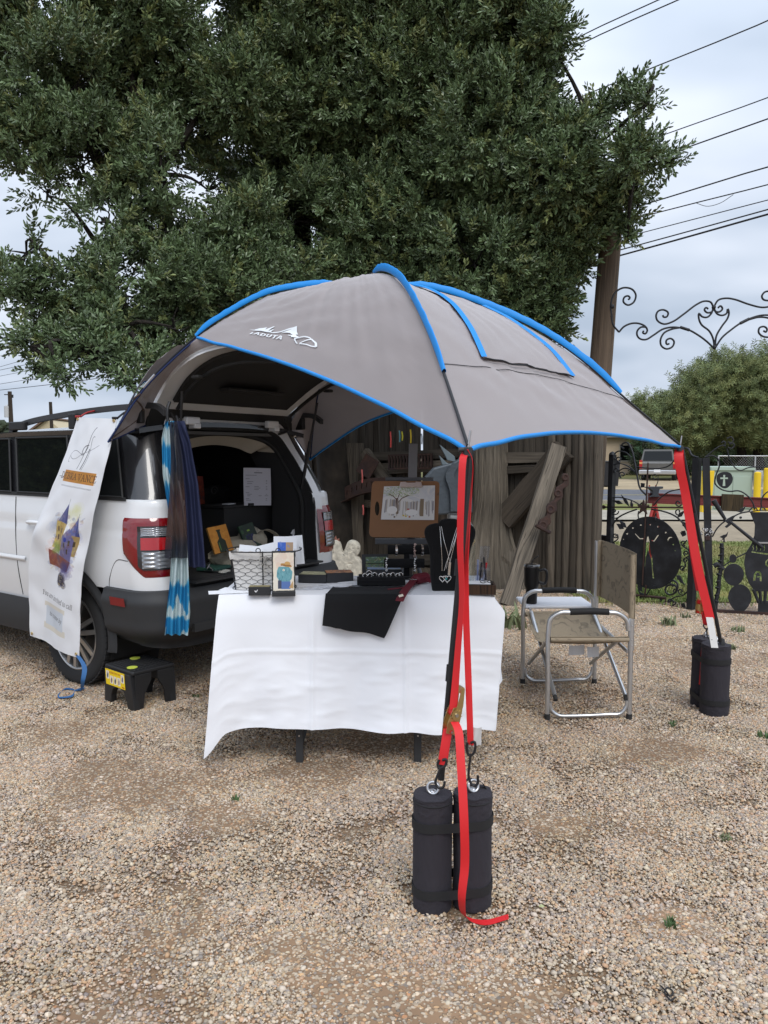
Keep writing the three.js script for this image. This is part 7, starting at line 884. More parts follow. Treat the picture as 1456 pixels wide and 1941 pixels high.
  const gift = (u, v, w, h, d, turn, cols, l, sd) => { const c = onT(u, v), o = thing('black_box', l, 'box', [c.x, TT, c.z - d / 2], turn, 'black boxes on the table'); mesh('box_body', rbox(w, h, d, 0.002, [0, h / 2, 0]), M.blackCard, o); const g = new THREE.PlaneGeometry(w * 0.96, d * 0.92); mesh('printed_lid', tr(g, [0, h + 0.0012, 0], [-Math.PI / 2, 0, 0]), printed(boxPic(sd, cols)), o); return o; };
  const gb = gift(491, 1129, 0.1, 0.04, 0.05, 0.06, ['#8d8158', '#b5a878', '#6d6848'], 'small black box with olive lid and white tick in front of the basket', 3); mesh('white_tick', [tr(new THREE.BoxGeometry(0.004, 0.009, 0.001), [-0.018, 0.02, 0.0258], [0, 0, 0.6]), tr(new THREE.BoxGeometry(0.003, 0.014, 0.001), [-0.011, 0.022, 0.0258], [0, 0, -0.6])], M.paper, gb);
  gift(594, 1105, 0.145, 0.042, 0.11, -0.12, ['#c9c5a0', '#8e9468', '#5f5a48', '#d8d4b8'], 'black box with a pale landscape printed on its lid', 5); gift(641, 1104, 0.14, 0.048, 0.11, 0.18, ['#c88c64', '#e0b48c', '#5a4a52', '#30303c'], 'black box with an orange patterned lid right of its neighbour', 7); gift(728, 1092, 0.19, 0.035, 0.1, 0.02, ['#8fa6cc', '#c8d0c4', '#b9b58a'], 'black box with a blue sky picture behind the rings', 9);
  // loose sheets
  const sheetPic = sd => pic(256, 192, (x, w, h) => { rs(sd); x.fillStyle = '#e9ecf4'; x.fillRect(0, 0, w, h); wash(x, w, h, ['#8a8f7a', '#b9a58c', '#6a7490', '#c8ccd8'], 40, 0.9); x.fillStyle = '#e9ecf4'; x.fillRect(0, 0, 24, h); x.fillRect(0, 0, w, 16); });
  flat('paper_sheet', 'white paper sheet under the left end of the basket', 'paper', onT(436, 1122), 0.2, 0.09, 0.25, M.paper); flat('paper_sheet', 'second white paper fanned out beneath the basket', 'paper', onT(450, 1118), 0.16, 0.08, -0.2, M.paper, TT + 0.0016);
  flat('art_print', 'dark toned art print lying behind the framed watercolour', 'print', onT(582, 1115), 0.16, 0.08, 0.05, printed(sheetPic(21))); flat('art_print', 'art print with a grey landscape beside the velvet cloth', 'print', onT(630, 1112), 0.19, 0.08, 0.22, printed(sheetPic(23)), TT + 0.002); flat('paper_sheet', 'white flyer overlapping the velvet cloth', 'paper', onT(668, 1106), 0.14, 0.06, 0.5, M.paper, TT + 0.006); flat('paper_sheet', 'white flyer under the overlapping flyer', 'paper', onT(652, 1110), 0.16, 0.05, 0.35, M.paper, TT + 0.004);
  // velvet cloth hanging over the edge
  const top = slab(30, 14, (s, t) => { const x = lerp(-0.272, 0.08, s), z = lerp(TZ0 + 0.012, TZ0 - 0.2, t); return V(x + 0.02 * t, TT + 0.003 + 0.002 * noise(s * 6, t * 4, 3), z); }, 0.002), drop = slab(40, 24, (s, t) => { const x = lerp(-0.272, 0.08, s), low = lerp(0.135, 0.195, s) - 0.2 * Math.max(0, s - 0.78) ** 1.0 * 4.2 * 0.22 * 1.0, q = Math.max(0.02, s < 0.78 ? lerp(0.135, 0.19, s / 0.78) : lerp(0.19, 0.02, (s - 0.78) / 0.22)); return V(x - 0.012 * t * (s < 0.2 ? 1 : 0), TT + 0.003 - q * t + 0.003 * Math.sin(s * 14) * t, TZ0 + 0.036 + 0.012 * Math.sin(Math.min(1, t * 4) * 1.5) + 0.034 * t + 0.008 * t * Math.sin(s * 9)); }, 0.002), lip = slab(30, 4, (s, t) => V(lerp(-0.272, 0.08, s), TT + 0.003 + 0.003 * Math.sin(t * 3.1), lerp(TZ0 + 0.012, TZ0 + 0.036, t)), 0.002);
  tag(mesh('velvet_cloth', [top, drop, lip], M.velvet), 'black velvet cloth hanging over the front table edge', 'cloth');
  // ring tray and rings
  const rc = onT(722, 1112), tray = thing('ring_tray', 'black tray holding silver rings in the middle of the table', 'tray', [rc.x, TT + 0.006, rc.z - 0.06], 0.04); mesh('tray_base', rbox(0.24, 0.028, 0.12, 0.004, [0, 0.014, 0]), M.velvet, tray); for (let j = 0; j < 4; j++) mesh('ring_roll', cyl(V(-0.112, 0.03, -0.045 + j * 0.03), V(0.112, 0.03, -0.045 + j * 0.03), 0.012), M.velvet, tray);
  for (let i = 0; i < 10; i++) { const x = [-0.08, -0.055, -0.03, 0, 0.015, 0.04, 0.06, 0.085, 0.1, -0.06][i], z = [0.03, 0.03, 0.0, 0.03, 0.0, 0.03, 0.0, 0.03, 0.0, -0.03][i], big = i === 9 ? 1.5 : 1; const r = mesh('silver_ring', [tr(new THREE.TorusGeometry(0.0105 * big, 0.0026, 8, 20), [0, 0, 0], [0, rr(-0.3, 0.3), 0]), tr(new RoundedBoxGeometry(0.008, 0.006, 0.009, 2, 0.002), [0, 0.011 * big, 0])], M.silver); r.position.set(tray.position.x + x, TT + 0.05, tray.position.z + z); tag(r, i === 9 ? 'largest silver ring standing at the back left of the tray' : 'small silver ring in the black ring tray', 'ring', i === 9 ? undefined : 'rings in the tray'); }
  // bracelet stand
  const bs = onT(775, 1098), st = thing('bracelet_stand', 'black velvet double bar bracelet stand behind the ring tray', 'jewellery stand', [bs.x - 0.01, TT, bs.z - 0.05], 0); const dz = -st.position.z; const bar = (u0, u1, v, r) => { const a = at(u0, v, dz), b = at(u1, v, dz); return cyl(a.sub(st.position), b.sub(st.position), r, r, 24); };
  mesh('upper_bar', bar(735, 832, 1042, 0.026), M.velvet, st); mesh('lower_bar', bar(728, 804, 1066, 0.025).translate(0, 0, 0.03), M.velvet, st); const h1 = at(782, 1042, dz).y - TT; mesh('stand_post', [rbox(0.03, h1, 0.03, 0.004, [0, h1 / 2, 0]), rbox(0.1, 0.012, 0.1, 0.004, [0, 0.006, 0.01])], M.velvet, st);
  [[751, 1042, 0, 'plain silver cuff on the upper bar at left'], [786, 1042, 1, 'rose stone bracelet in the middle of the upper bar'], [800, 1042, 0, 'wide silver cuff at the right of the upper bar'], [733, 1067, 1, 'silver charm bracelet at the left of the lower bar'], [786, 1068, 1, 'silver charm bracelet at the right of the lower bar']].forEach(([u, v, k, l], i) => { const p = at(u, v, dz); if (i > 2) p.z += 0.03; const o = thing('bracelet', l, 'bracelet', p, 0, 'bracelets on the stand'); if (!k) mesh('band', tr(new THREE.CylinderGeometry(0.0295, 0.0295, 0.011, 28, 1, true), [0, -0.003, 0], [0, 0.1, Math.PI / 2]), M.silver, o); else for (let j = 0; j < 16; j++) { const t = j / 16 * 6.283; mesh('bead', tr(new THREE.SphereGeometry(j % 4 ? 0.005 : 0.0075, 8, 6), [0.003 * Math.sin(j * 5), 0.031 * Math.sin(t) - 0.003, 0.031 * Math.cos(t)]), i === 1 ? mat(lin(0.5, 0.36, 0.32), 0.3, { metalness: 0.4 }) : M.silver, o); } });
  // necklace bust and necklaces
  const nb = onT(855, 1119), nd = -nb.z + 0.03, s = nd / FOCAL, q = (u, v) => [(u - 853) * s, (1119 - v) * s], bust = thing('necklace_bust', 'black velvet necklace bust near the right of the table', 'jewellery stand', [at(853, 1119, nd).x, TT, -nd], 0.05);
  { const S = new THREE.Shape(); const L = [[824, 1119], [820, 1090], [820, 1060], [817, 1035], [811, 1018], [810, 1008], [816, 1001], [828, 998], [836, 1000]]; const neck = [[838, 993], [845, 990], [862, 990], [867, 994], [868, 1000]]; const Rr = [[880, 998], [891, 1001], [896, 1008], [894, 1020], [886, 1040], [881, 1070], [879, 1095], [878, 1119]]; S.setFromPoints(new THREE.SplineCurve([...L, ...neck, ...Rr].map(a => new THREE.Vector2(...q(...a)))).getPoints(70)); const g = extr(S, 0.02, 0.014), p = g.attributes.position; for (let i = 0; i < p.count; i++) { const y = p.getY(i); p.setZ(i, p.getZ(i) + 0.04 * Math.sin(clamp(y / 0.3) * 3.14) * (1 - 6 * Math.abs(p.getX(i))) - 0.09 * y); } g.computeVertexNormals(); mesh('bust_form', g, M.velvet, bust); mesh('bust_back', rbox(0.1, 0.02, 0.12, 0.004, [0, 0.012, -0.06]), M.velvet, bust); }
  const chain = (pts, r = 0.0014) => tube(pts.map(([u, v]) => at(u, v, nd - 0.075 + (v < 1010 ? 0.03 : 0))), r, 60, 5); const neck1 = thing('heart_necklace', 'silver necklace with two open hearts on the bust', 'necklace'); mesh('chain', [chain([[834, 998], [836, 1030], [838, 1062], [838, 1082]]), chain([[869, 1000], [860, 1030], [848, 1062], [842, 1082]])], M.silver, neck1); for (const [u, v, k] of [[839, 1097, 1], [848, 1097, 1.15]]) { const p = at(u, v, nd - 0.078), H = []; for (let i = 0; i < 24; i++) { const t = i / 24 * 6.283; H.push(V(0.00105 * k * 16 * Math.sin(t) ** 3 * 0.9, 0.001 * k * (13 * Math.cos(t) - 5 * Math.cos(2 * t) - 2 * Math.cos(3 * t) - Math.cos(4 * t)), 0).add(p)); } mesh('heart_pendant', tube(H, 0.0022, 60, 6, true), M.silver, neck1); } mesh('stone', tr(new THREE.SphereGeometry(0.005, 10, 8), at(846, 1097, nd - 0.08)), mat(lin(0.05, 0.3, 0.3), 0.3), neck1);
  const neck2 = thing('bar_necklace', 'silver necklace with a flat bar pendant on the bust', 'necklace'); mesh('chain', [chain([[837, 998], [842, 1025], [849, 1050], [853, 1066]]), chain([[868, 998], [863, 1025], [857, 1050], [853, 1066]]), chain([[866, 1000], [857, 1030], [850, 1058], [846, 1078]])], M.silver, neck2); mesh('bar_pendant', tr(new RoundedBoxGeometry(0.011, 0.062, 0.003, 2, 0.001), at(852, 1078, nd - 0.08), [0, 0, -0.08]), M.silver, neck2);
  // glass jar behind the bust
  const jc = onT(884, 1108), jar = thing('glass_jar', 'clear glass jar with a lid behind the necklace bust', 'jar', [jc.x - 0.03, TT, jc.z - 0.1]), gl = phys(lin(0.95, 0.97, 0.97), 0.03, { transmission: 1, thickness: 0, ior: 1.45, side: THREE.DoubleSide }); mesh('jar_body', lathe([[0, 0.003], [0.075, 0.003], [0.082, 0.012], [0.084, 0.05], [0.084, 0.25], [0.075, 0.29], [0.058, 0.315], [0.056, 0.335]], 36), gl, jar); mesh('jar_lid', lathe([[0.06, 0.322], [0.0605, 0.345], [0.056, 0.35], [0, 0.35]], 30), mat(lin(0.4, 0.4, 0.38), 0.35, { metalness: 0.8 }), jar); for (let i = 0; i < 5; i++) mesh('earring', tr(new THREE.TorusGeometry(0.009, 0.0015, 5, 12), [0.06 + 0.01 * Math.sin(i * 2), 0.2 + 0.015 * i, 0.05]), M.brassy, jar);
  // brochure holder and pens
  const hc = onT(914, 1108), ho = thing('pen_holder', 'clear acrylic holder with pens at the right end of the table', 'holder', [hc.x, TT, hc.z - 0.02], -0.15), ac = phys(lin(0.9, 0.92, 0.97), 0.05, { transmission: 1, thickness: 0, ior: 1.45 }); mesh('back_sheet', slab(4, 12, (a, t) => V(lerp(-0.03, 0.02, a) + 0.02 * t, 0.19 * t, -0.035 - 0.03 * t + 0.03 * t * t), 0.002), ac, ho); mesh('pocket', [rbox(0.075, 0.1, 0.002, 0.001, [0.005, 0.05, 0.02]), rbox(0.002, 0.1, 0.055, 0.001, [-0.032, 0.05, -0.008]), rbox(0.002, 0.1, 0.055, 0.001, [0.042, 0.05, -0.008]), rbox(0.085, 0.004, 0.07, 0.001, [0.005, 0.002, -0.008])], ac, ho);
  [[-0.012, 0.01, 0.105, lin(0.02, 0.02, 0.022), 0.1, 'black pen standing in the acrylic holder'], [0.022, 0.005, 0.13, lin(0.03, 0.03, 0.035), -0.12, 'taller black pen in the acrylic holder'], [0.005, -0.01, 0.1, lin(0.6, 0.6, 0.65), 0.2, 'white pen with red band in the acrylic holder'], [-0.02, -0.015, 0.115, lin(0.45, 0.5, 0.7), 0.02, 'pale blue pen in the acrylic holder']].forEach(([x, z, h, c, t, l]) => { const o = thing('pen', l, 'pen', [ho.position.x + x, TT + 0.005, ho.position.z + z]); mesh('barrel', cyl(V(0, 0, 0), V(t * 0.1, h, 0), 0.004, 0.0045, 8), mat(c, 0.4), o); mesh('cap', cyl(V(t * 0.07, h * 0.7, 0), V(t * 0.102, h * 1.02, 0), 0.0052, 0.005, 8), l.includes('red') ? M.red : mat(c, 0.4), o); });
  const wb = onT(911, 1128), tr2 = thing('wooden_tray', 'low brown wooden tray with paper at the right table edge', 'tray', [wb.x, TT, wb.z - 0.07], -0.04); const wm = woodMat(0.24, 0.13, 0.07); mesh('tray_front', rbox(0.15, 0.045, 0.012, 0.002, [0, 0.023, 0.062]), wm, tr2); mesh('tray_side', rbox(0.012, 0.045, 0.12, 0.002, [0.07, 0.023, 0]), wm, tr2); mesh('tray_side', rbox(0.012, 0.045, 0.12, 0.002, [-0.07, 0.023, 0]), wm, tr2); mesh('tray_floor', rbox(0.14, 0.008, 0.12, 0.002, [0, 0.03, 0]), wm, tr2); flat('note_paper', 'blank white note paper on the wooden tray', 'paper', V(wb.x - 0.005, 0, wb.z - 0.075), 0.12, 0.1, -0.1, M.paper, TT + 0.047); const gp = thing('black_glasses', 'black folded spectacles on the note paper', 'spectacles', [wb.x + 0.035, TT + 0.053, wb.z - 0.06], 0.2); for (const x of [-0.018, 0.018]) mesh('rim', tr(new THREE.TorusGeometry(0.012, 0.0018, 5, 14), [x, 0, 0], [-1.3, 0, 0]), M.blackMetal, gp); mesh('bridge', cyl(V(-0.006, 0, 0), V(0.006, 0, 0), 0.0015), M.blackMetal, gp);
  const ph = mesh('phone', rbox(0.07, 0.009, 0.09, 0.004), M.black); ph.position.copy(onT(880, 1109)).add(V(0, 0.005, -0.03)); tag(ph, 'dark phone lying behind the canopy leg on the table', 'phone');
  // burgundy tie
  const tm = mat(lin(0.14, 0.008, 0.02), 0.6), tie = thing('burgundy_tie', 'burgundy fabric tie folded on the table front', 'tie'); const tq = (u, v, y) => onT(u, v).setY(TT + y); mesh('tie_blade', ribbon([tq(818, 1112, 0.02), tq(795, 1100, 0.035), tq(778, 1112, 0.014), tq(766, 1124, 0.007), onT(757, 1134).add(V(0, -0.006, 0.02))], [V(0.5, 0.2, 1), V(0.9, 0.1, 0.6), V(0.9, 0, 0.5), V(0.8, 0, 0.5)], 0.042, 0.004, 50), tm, tie); mesh('tie_tail', ribbon([tq(800, 1104, 0.012), tq(775, 1114, 0.007), tq(735, 1119, 0.006)], [V(0.1, 0, 1)], 0.025, 0.003, 20), tm, tie); mesh('tie_knot', [rbox(0.09, 0.045, 0.07, 0.02, tq(800, 1105, 0.025).toArray(), [0.1, 0.4, 0.1])], tm, tie); mesh('tie_tag', rbox(0.022, 0.012, 0.002, 0.001, onT(760, 1131).add(V(0, 0.008, 0.018)).toArray(), [-0.6, 0, 0.3]), mat(lin(0.7, 0.62, 0.5), 0.5), tie); mesh('tie_clip', rbox(0.045, 0.003, 0.006, 0.001, tq(783, 1107, 0.024).toArray(), [0, -0.5, 0]), M.silver, tie);
  // standing card rack
  const kr = onT(712, 1085), rk = thing('card_rack', 'dark card rack with small colourful landscape cards', 'rack', [kr.x, TT, kr.z], 0.1); mesh('rack_board', rbox(0.15, 0.1, 0.006, 0.002, [0, 0.05, -0.02], [-0.3, 0, 0]), M.blackCard, rk); mesh('rack_ledge', rbox(0.15, 0.008, 0.04, 0.002, [0, 0.004, 0.0]), M.blackCard, rk); const lc = sd => pic(192, 96, (x, w, h) => { rs(sd); x.fillStyle = '#5f7a58'; x.fillRect(0, 0, w, h); wash(x, w, h, ['#6f8a4a', '#c8c890', '#4a5a78', '#8a6a58', '#b8c8d8', '#3a4a38'], 120, 0.8); }); [['colourful garden landscape card, upper on the dark rack', 0.068, 51], ['blue toned landscape card, lower on the dark rack', 0.03, 53]].forEach(([l, y, sd], i) => { const o = mesh('art_card', tr(new THREE.BoxGeometry(0.12, 0.035, 0.001), [0, 0, 0]), printed(lc(sd))); o.position.set(kr.x + 0.005, TT + y, kr.z - 0.006 - 0.01 * (1 - i)); o.rotation.set(-0.3, 0.1, 0.04); tag(o, l, 'card', 'cards on the rack'); });
}
// ---------- easel with drawing board ----------
{
  const d = 4.45, E = thing('easel', 'grey aluminium easel standing behind the table', 'easel', [at(776, 900, d).x, 0, -d - 0.06]), o = E.position, L = (u, v, dd = d + 0.05) => at(u, v, dd).sub(o), am = mat(lin(0.09, 0.095, 0.105), 0.45, { metalness: 0.5 });
  mesh('mast', (() => { const a = L(779, 1060), b = L(783, 841), c = a.clone().lerp(b, 0.5); return tr(new RoundedBoxGeometry(0.05, a.distanceTo(b), 0.018, 2, 0.003), c, [0, 0, -0.02]); })(), mat(lin(0.16, 0.165, 0.18), 0.4, { metalness: 0.6 }), E); mesh('cross_head', rbox(0.28, 0.02, 0.02, 0.003, L(776, 908).toArray()), am, E); mesh('tray_bar', rbox(0.36, 0.03, 0.05, 0.004, L(770, 1026, d - 0.01).toArray()), am, E); mesh('clamp', rbox(0.09, 0.03, 0.05, 0.004, L(775, 1036, d).toArray()), am, E);
  const hub = L(780, 1040); for (const [x, z] of [[-0.32, 0.15], [0.34, 0.15], [0.02, -0.55]]) mesh('leg', cyl(hub, V(x, 0, z), 0.013, 0.011, 8), am, E);
  const board = thing('drawing_board', 'brown hardboard clip board with a cut handle on the easel', 'board'); const s = d / FOCAL, q = (u, v) => [(u - 766) * s, (965 - v) * s], oc = at(766, 965, d); board.position.copy(oc); board.rotation.x = -0.12;
  const hb = dataTex(256, 256, (u, v) => { const n = 0.5 + 0.4 * tfbm(u, v, 4, 4, 131) + 0.2 * tfbm(u, v, 50, 50, 134), sp = smooth(0.3, 0.42, tfbm(u, v, 9, 9, 139)); const k = 0.52 + 0.12 * n - 0.12 * sp; return [k, k * 0.72, k * 0.46]; }); const S = new THREE.Shape(), c = [[713, 912], [824, 912], [833, 921], [829, 1010], [822, 1019], [709, 1018], [700, 1008], [705, 921]].map(a => q(...a)); S.moveTo(...c[0]); S.lineTo(...c[1]); S.quadraticCurveTo(...q(834, 912), ...c[2]); S.lineTo(...c[3]); S.quadraticCurveTo(...q(829, 1019), ...c[4]); S.lineTo(...c[5]); S.quadraticCurveTo(...q(700, 1018), ...c[6]); S.lineTo(...c[7]); S.quadraticCurveTo(...q(706, 912), ...c[0]); const hh = new THREE.Path(); const hc = q(715, 964); hh.absellipse(hc[0], hc[1], 0.0145, 0.042, 0, 6.283); S.holes.push(hh); mesh('hardboard', uvBox(extr(S, 0.004, 0.001), 2.2), mat(lin(0.78, 0.72, 0.68), 0.55, { map: hb }), board);
  const cl = q(779, 918); mesh('bulldog_clip', [extr([[-0.065, -0.012], [0.065, -0.012], [0.058, 0.012], [0.03, 0.014], [0.026, 0.008], [-0.026, 0.008], [-0.03, 0.014], [-0.058, 0.012]], 0.008, 0.002).translate(cl[0], cl[1], 0.007)], mat(lin(0.5, 0.4, 0.36), 0.3, { metalness: 0.9 }), board); mesh('clip_jaw', rbox(0.125, 0.008, 0.012, 0.003, [cl[0], cl[1] - 0.015, 0.012]), mat(lin(0.6, 0.5, 0.44), 0.3, { metalness: 0.9 }), board);
  const wc = canvasTex(512, 336, (x, w, h) => { rs(404); x.fillStyle = '#e6e4e2'; x.fillRect(0, 0, w, h); wash(x, w, 130, ['#cfd2da', '#dcdde0', '#c4c8d4'], 40, 2.2); for (let i = 0; i < 420; i++) { const a = rnd() * 6.28, r = Math.sqrt(rnd()); x.fillStyle = ['#7f9a52', '#a8bc78', '#5f7a40', '#c2d09a'][i % 4]; x.globalAlpha = 0.5; x.fillRect(165 + Math.cos(a) * r * 190, 50 + Math.sin(a) * r * 55, 10, 5); } x.globalAlpha = 1; x.strokeStyle = '#6b5342'; x.lineCap = 'round'; const ln = (p, lw) => { x.lineWidth = lw; x.beginPath(); x.moveTo(...p[0]); p.slice(1).forEach(q => x.lineTo(...q)); x.stroke(); }; ln([[150, 270], [148, 200], [140, 130]], 22); ln([[148, 170], [190, 120], [250, 95]], 9); ln([[142, 140], [100, 100], [60, 80]], 8); ln([[142, 140], [160, 80]], 7); for (let i = 0; i < 60; i++) { const px = 10 + rnd() * 490, g = px > 180; x.strokeStyle = ['#8d8a90', '#a59c94', '#77727c', '#b4a48c'][i % 4]; x.globalAlpha = 0.65; ln([[px, (g ? 150 : 130) + rnd() * 20], [px + rnd() * 8 - 4, 230 + rnd() * 70]], 4 + rnd() * 7); } x.globalAlpha = 1; x.fillStyle = '#8e7c66'; x.fillRect(370, 130, 36, 170); x.fillStyle = '#f2f0ee'; x.beginPath(); x.ellipse(290, 262, 60, 30, 0, 0, 7); x.fill(); x.beginPath(); x.ellipse(100, 240, 50, 40, 0, 0, 7); x.fill(); x.fillStyle = '#b03a34'; x.fillRect(245, 225, 22, 12); for (const [a, b, c] of [[205, 285, '#d8c23c'], [230, 292, '#d8c23c'], [265, 298, '#b06a3c'], [120, 300, '#7a6a5a']]) { x.fillStyle = c; x.fillRect(a, b, 16, 16); } wash(x, w, 40, ['#d8dce6'], 6); });
  const pg = thing('watercolour_sheet', 'watercolour of a tree and picket fence clipped to the board', 'painting'); pg.position.copy(oc); pg.rotation.x = -0.12; const A = q(728, 922), B = q(825, 920), C2 = q(722, 985), D2 = q(823, 986); const g = surf(14, 10, (a, t) => { const y = 1 - t, p0 = [lerp(A[0], B[0], a), lerp(A[1], B[1], a)], p1 = [lerp(C2[0], D2[0], a), lerp(C2[1], D2[1], a)]; return V(lerp(p0[0], p1[0], y), lerp(p0[1], p1[1], y), 0.009 + 0.006 * y * (1 - Math.sin(a * 3.14))); }); mesh('painted_sheet', g, printed(wc, 0.8), pg);
}
// ---------- things inside the car ----------
{
  const put = (name, label, cat, a, b, y, geo, m, rot = [0, 0, 0]) => { const o = mesh(name, geo, m); o.position.copy(toWorld(L3(a, b, y))); o.rotation.set(rot[0], YAW + rot[1], rot[2], 'YXZ'); return tag(o, label, cat); };
  rs(500);
  const list = canvasTex(256, 340, (x, w, h) => { x.fillStyle = '#d9d8e2'; x.fillRect(0, 0, w, h); x.fillStyle = '#55555e'; x.fillRect(96, 40, 76, 7); x.strokeStyle = '#55555e'; x.beginPath(); x.moveTo(118, 36); x.quadraticCurveTo(128, 8, 136, 30); x.stroke(); x.fillStyle = '#7c7c86'; for (const [a, b, c] of [[20, 64, 100], [20, 96, 36], [34, 122, 56], [34, 138, 46], [20, 168, 36], [100, 166, 40], [100, 180, 56], [100, 194, 40], [20, 222, 34], [34, 236, 44], [34, 250, 30], [20, 276, 34], [20, 290, 50], [206, 110, 14], [206, 122, 14], [206, 138, 14], [206, 166, 14], [206, 180, 14], [206, 194, 14], [206, 236, 14], [196, 250, 32], [206, 276, 14], [206, 290, 14], [140, 250, 28]]) x.fillRect(a, b, c, 4); });
  const shelf = thing('black_crate', 'black crate standing on the cargo floor under the price list', 'crate', toWorld(L3(0.5, 1.14, 0.712)), YAW); mesh('crate_wall', [rbox(0.5, 0.38, 0.02, 0.005, [0, 0.19, 0.12]), rbox(0.5, 0.38, 0.02, 0.005, [0, 0.19, -0.12]), rbox(0.02, 0.38, 0.24, 0.005, [0.24, 0.19, 0]), rbox(0.02, 0.38, 0.24, 0.005, [-0.24, 0.19, 0])], M.trim, shelf); mesh('crate_lid', rbox(0.52, 0.02, 0.27, 0.006, [0, 0.39, 0]), M.trim, shelf);
  put('price_list', 'white printed price list standing inside the open hatch', 'sheet', 0.33, 1.17, 1.235, (() => { const g = new THREE.PlaneGeometry(0.205, 0.265, 4, 6), p = g.attributes.position; for (let i = 0; i < p.count; i++) p.setZ(i, 0.008 * Math.sin(p.getX(i) * 20 + p.getY(i) * 9)); return g; })(), mat(lin(0.8, 0.8, 0.8), 0.7, { map: list }), [-0.05, -0.35, -0.03]);
  const holder = put('sheet_stand', 'black wire stand holding the price list in the car', 'stand', 0.36, 1.17, 1.11, box(0.14, 0.02, 0.04), M.trim);
  put('white_card', 'small white card lying on the black crate', 'card', 0.44, 1.0, 1.118, box(0.09, 0.006, 0.05), M.paper, [0, 0.2, 0]);
  const paint = (w, h, f, sd) => printed(canvasTex(w, h, (x, a, b) => { rs(sd); f(x, a, b); }));
  const cv = (name, label, a, b, y, w, h, m, rot, c) => { const o = thing(name, label, 'painting', toWorld(L3(a, b, y)), 0); o.rotation.set(rot[0], YAW + rot[1], rot[2], 'YXZ'); mesh('canvas_frame', rbox(w, h, 0.02, 0.003, [0, h / 2, -0.011]), mat(c, 0.7), o); mesh('painted_face', tr(new THREE.PlaneGeometry(w * 0.99, h * 0.99), [0, h / 2, 0.0005]), m, o); };
  cv('bottle_painting', 'small orange painting of a green bottle in the car', 0.16, 0.70, 0.83, 0.14, 0.18, paint(128, 168, (x, w, h) => { x.fillStyle = '#c8852c'; x.fillRect(0, 0, w, h); wash(x, w, h, ['#d8963a', '#b87422'], 40); x.fillStyle = '#1d2a18'; x.fillRect(54, 30, 20, 60); x.fillRect(50, 24, 28, 10); x.beginPath(); x.moveTo(54, 80); x.lineTo(36, 100); x.lineTo(36, 168); x.lineTo(92, 168); x.lineTo(92, 100); x.lineTo(74, 80); x.fill(); x.fillStyle = '#5a7a38'; x.fillRect(44, 104, 6, 50); }, 61), [-0.35, -0.25, 0.14], lin(0.4, 0.2, 0.05));
  cv('grape_painting', 'small dark green painting of grapes in the car', 0.2, 1.02, 0.81, 0.13, 0.19, paint(128, 192, (x, w, h) => { x.fillStyle = '#1c3020'; x.fillRect(0, 0, w, h); wash(x, w, h, ['#27482a', '#3a6a34', '#12201a'], 50); for (let i = 0; i < 40; i++) { x.fillStyle = ['#1d2050', '#2a2a68', '#16183a'][i % 3]; x.beginPath(); x.arc(64 + (rnd() - 0.5) * 60, 100 + (rnd() - 0.3) * 80, 9, 0, 7); x.fill(); } x.fillStyle = '#8ab03c'; x.fillRect(54, 40, 24, 12); }, 67), [-0.35, -0.1, 0.2], lin(0.02, 0.05, 0.03));
  cv('red_painting', 'dim red painting on a scrolled stand deep in the car', 0.7, 0.93, 1.1, 0.15, 0.21, paint(128, 160, (x, w, h) => { x.fillStyle = '#7a2a18'; x.fillRect(0, 0, w, h); wash(x, w, h, ['#a83e20', '#4a1a14', '#2a3040', '#8a4020'], 60); }, 71), [-0.1, -0.1, 0], lin(0.1, 0.03, 0.02));
  const rs_ = thing('scroll_stand', 'black wire scroll stand beside the red painting in the car', 'stand', toWorld(L3(0.68, 1.08, 1.0)), YAW); for (const y of [0.04, 0.2]) mesh('scroll', tube(Array.from({ length: 12 }, (_, i) => { const k = i / 11, t = k * 8, r = 0.035 * (1 - 0.7 * k); return V(r * Math.cos(t), y + r * Math.sin(t), 0); }), 0.004, 40, 6), mat(lin(0.05, 0.05, 0.05), 0.4), rs_); mesh('stand_bar', cyl(V(-0.16, 0.07, 0), V(0.0, 0.07, 0), 0.004), M.blackMetal, rs_);
  const sb = put('stand_box', 'dark box under the red painting in the car', 'box', 0.74, 0.72, 0.9, rbox(0.34, 0.37, 0.2, 0.02), M.trim);
  // canvas bag: a soft lump with folds and handles
  const bag = thing('canvas_bag', 'crumpled natural canvas tote bag lying in the cargo area', 'bag', toWorld(L3(0.3, 0.98, 0.715)), YAW); { const lump = (x, y, z, rx, ry, rz, sd) => { const g = new THREE.IcosahedronGeometry(1, 5), p = g.attributes.position; for (let i = 0; i < p.count; i++) { const X = p.getX(i), Y = p.getY(i), Z = p.getZ(i), f = 1 + 0.16 * noise(X * 2.2 + sd, Y * 2.2, Z * 2.2) + 0.09 * Math.abs(noise(X * 5 + sd, Y * 3, Z * 5)); p.setXYZ(i, X * rx * f, Math.max(-0.02, Y * ry * f), Z * rz * f); } g.translate(x, y, z); g.computeVertexNormals(); return g; }; const cm = mat(lin(0.4, 0.36, 0.28), 0.95, { bumpMap: texSmudge, bumpScale: 0.004 }); mesh('bag_body', lump(0, 0.03, 0, 0.26, 0.15, 0.14, 1), cm, bag); mesh('bag_flap', lump(0.1, 0.12, 0.0, 0.12, 0.12, 0.09, 5), cm, bag); mesh('bag_handle', ribbon([V(0.1, 0.2, 0.06), V(0.16, 0.22, 0.08), V(0.25, 0.17, 0.1), V(0.27, 0.08, 0.1), V(0.2, 0.04, 0.12)], [V(0.2, 0.3, 1)], 0.028, 0.004, 40), cm, bag); }
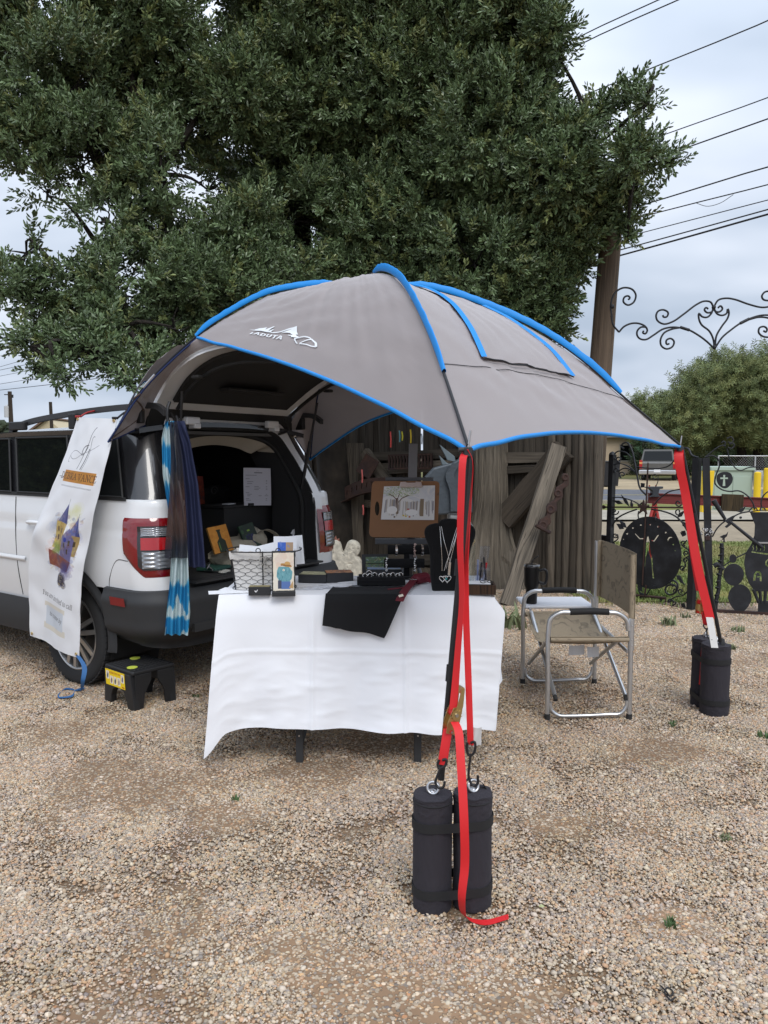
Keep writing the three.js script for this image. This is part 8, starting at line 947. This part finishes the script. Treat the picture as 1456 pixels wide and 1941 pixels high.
  put('dark_pouch', 'dark soft pouch beside the canvas bag in the car', 'pouch', 0.24, 1.3, 0.79, (() => { const g = new THREE.IcosahedronGeometry(0.1, 4), p = g.attributes.position; for (let i = 0; i < p.count; i++) { const f = 1 + 0.25 * noise(p.getX(i) * 14, p.getY(i) * 14, p.getZ(i) * 14); p.setXYZ(i, p.getX(i) * f * 1.2, p.getY(i) * f * 0.9, p.getZ(i) * f); } g.computeVertexNormals(); return g; })(), M.seal);
  put('white_scrap', 'small torn white paper scrap hanging in the car', 'paper', 0.15, 1.335, 0.9, extr([[-0.02, 0], [0.0, 0.025], [0.02, 0.03], [0.022, 0.0], [0.006, -0.03], [0.0, -0.008]], 0.002), M.paper);
  const sc = thing('scissors', 'scissors with pale handles lying on the cargo floor', 'scissors', toWorld(L3(0.1, 0.58, 0.718)), YAW + 0.4); for (const x of [-0.025, 0.025]) mesh('handle', tr(new THREE.TorusGeometry(0.022, 0.006, 8, 20), [x, 0.006, 0.05], [Math.PI / 2, 0, 0]), mat(lin(0.5, 0.5, 0.46), 0.5), sc); for (const x of [-1, 1]) mesh('blade', tr(box(0.01, 0.003, 0.12), [x * 0.006, 0.006, -0.03], [0, x * 0.15, 0]), M.steel, sc);
  put('green_folder', 'dark green folder lying on the cargo floor', 'folder', 0.22, 0.66, 0.726, rbox(0.2, 0.02, 0.14, 0.004), mat(lin(0.02, 0.08, 0.06), 0.7), [0, 0.3, 0]);
  const tl = mesh('steel_tongs', [tube([L3(0.14, 0.53, 0.74), L3(0.18, 0.59, 0.77), L3(0.24, 0.61, 0.75)].map(toWorld), 0.005, 16, 6), tube([L3(0.13, 0.57, 0.73), L3(0.19, 0.57, 0.76), L3(0.25, 0.64, 0.74)].map(toWorld), 0.005, 16, 6)], M.steel); tag(tl, 'bright steel tongs lying beside the scissors in the car', 'tool');
}
// ---------- small litter on the gravel ----------
{
  const g = (u, v) => lvl(u, v, 0.014); tag(mesh('hair_tie', tube([g(1252, 1868), g(1262, 1878), g(1270, 1888), g(1276, 1880), g(1266, 1872), g(1260, 1882), g(1272, 1896), g(1280, 1890)], 0.0022, 70, 6), M.blackMetal), 'twisted black elastic tie lying on the gravel at lower right', 'elastic');
  const lf = mesh('fallen_leaf', surf(6, 4, (s, t) => V((s - 0.5) * 0.02, 0.004 * Math.sin(s * 3), (t - 0.5) * 0.016 * Math.sin(s * 3.14))), mat(lin(0.42, 0.45, 0.22), 0.7)); lf.position.copy(g(1027, 1719)); tag(lf, 'pale green fallen leaf right of the front weights', 'leaf');
}
renderer.render(scene, camera);
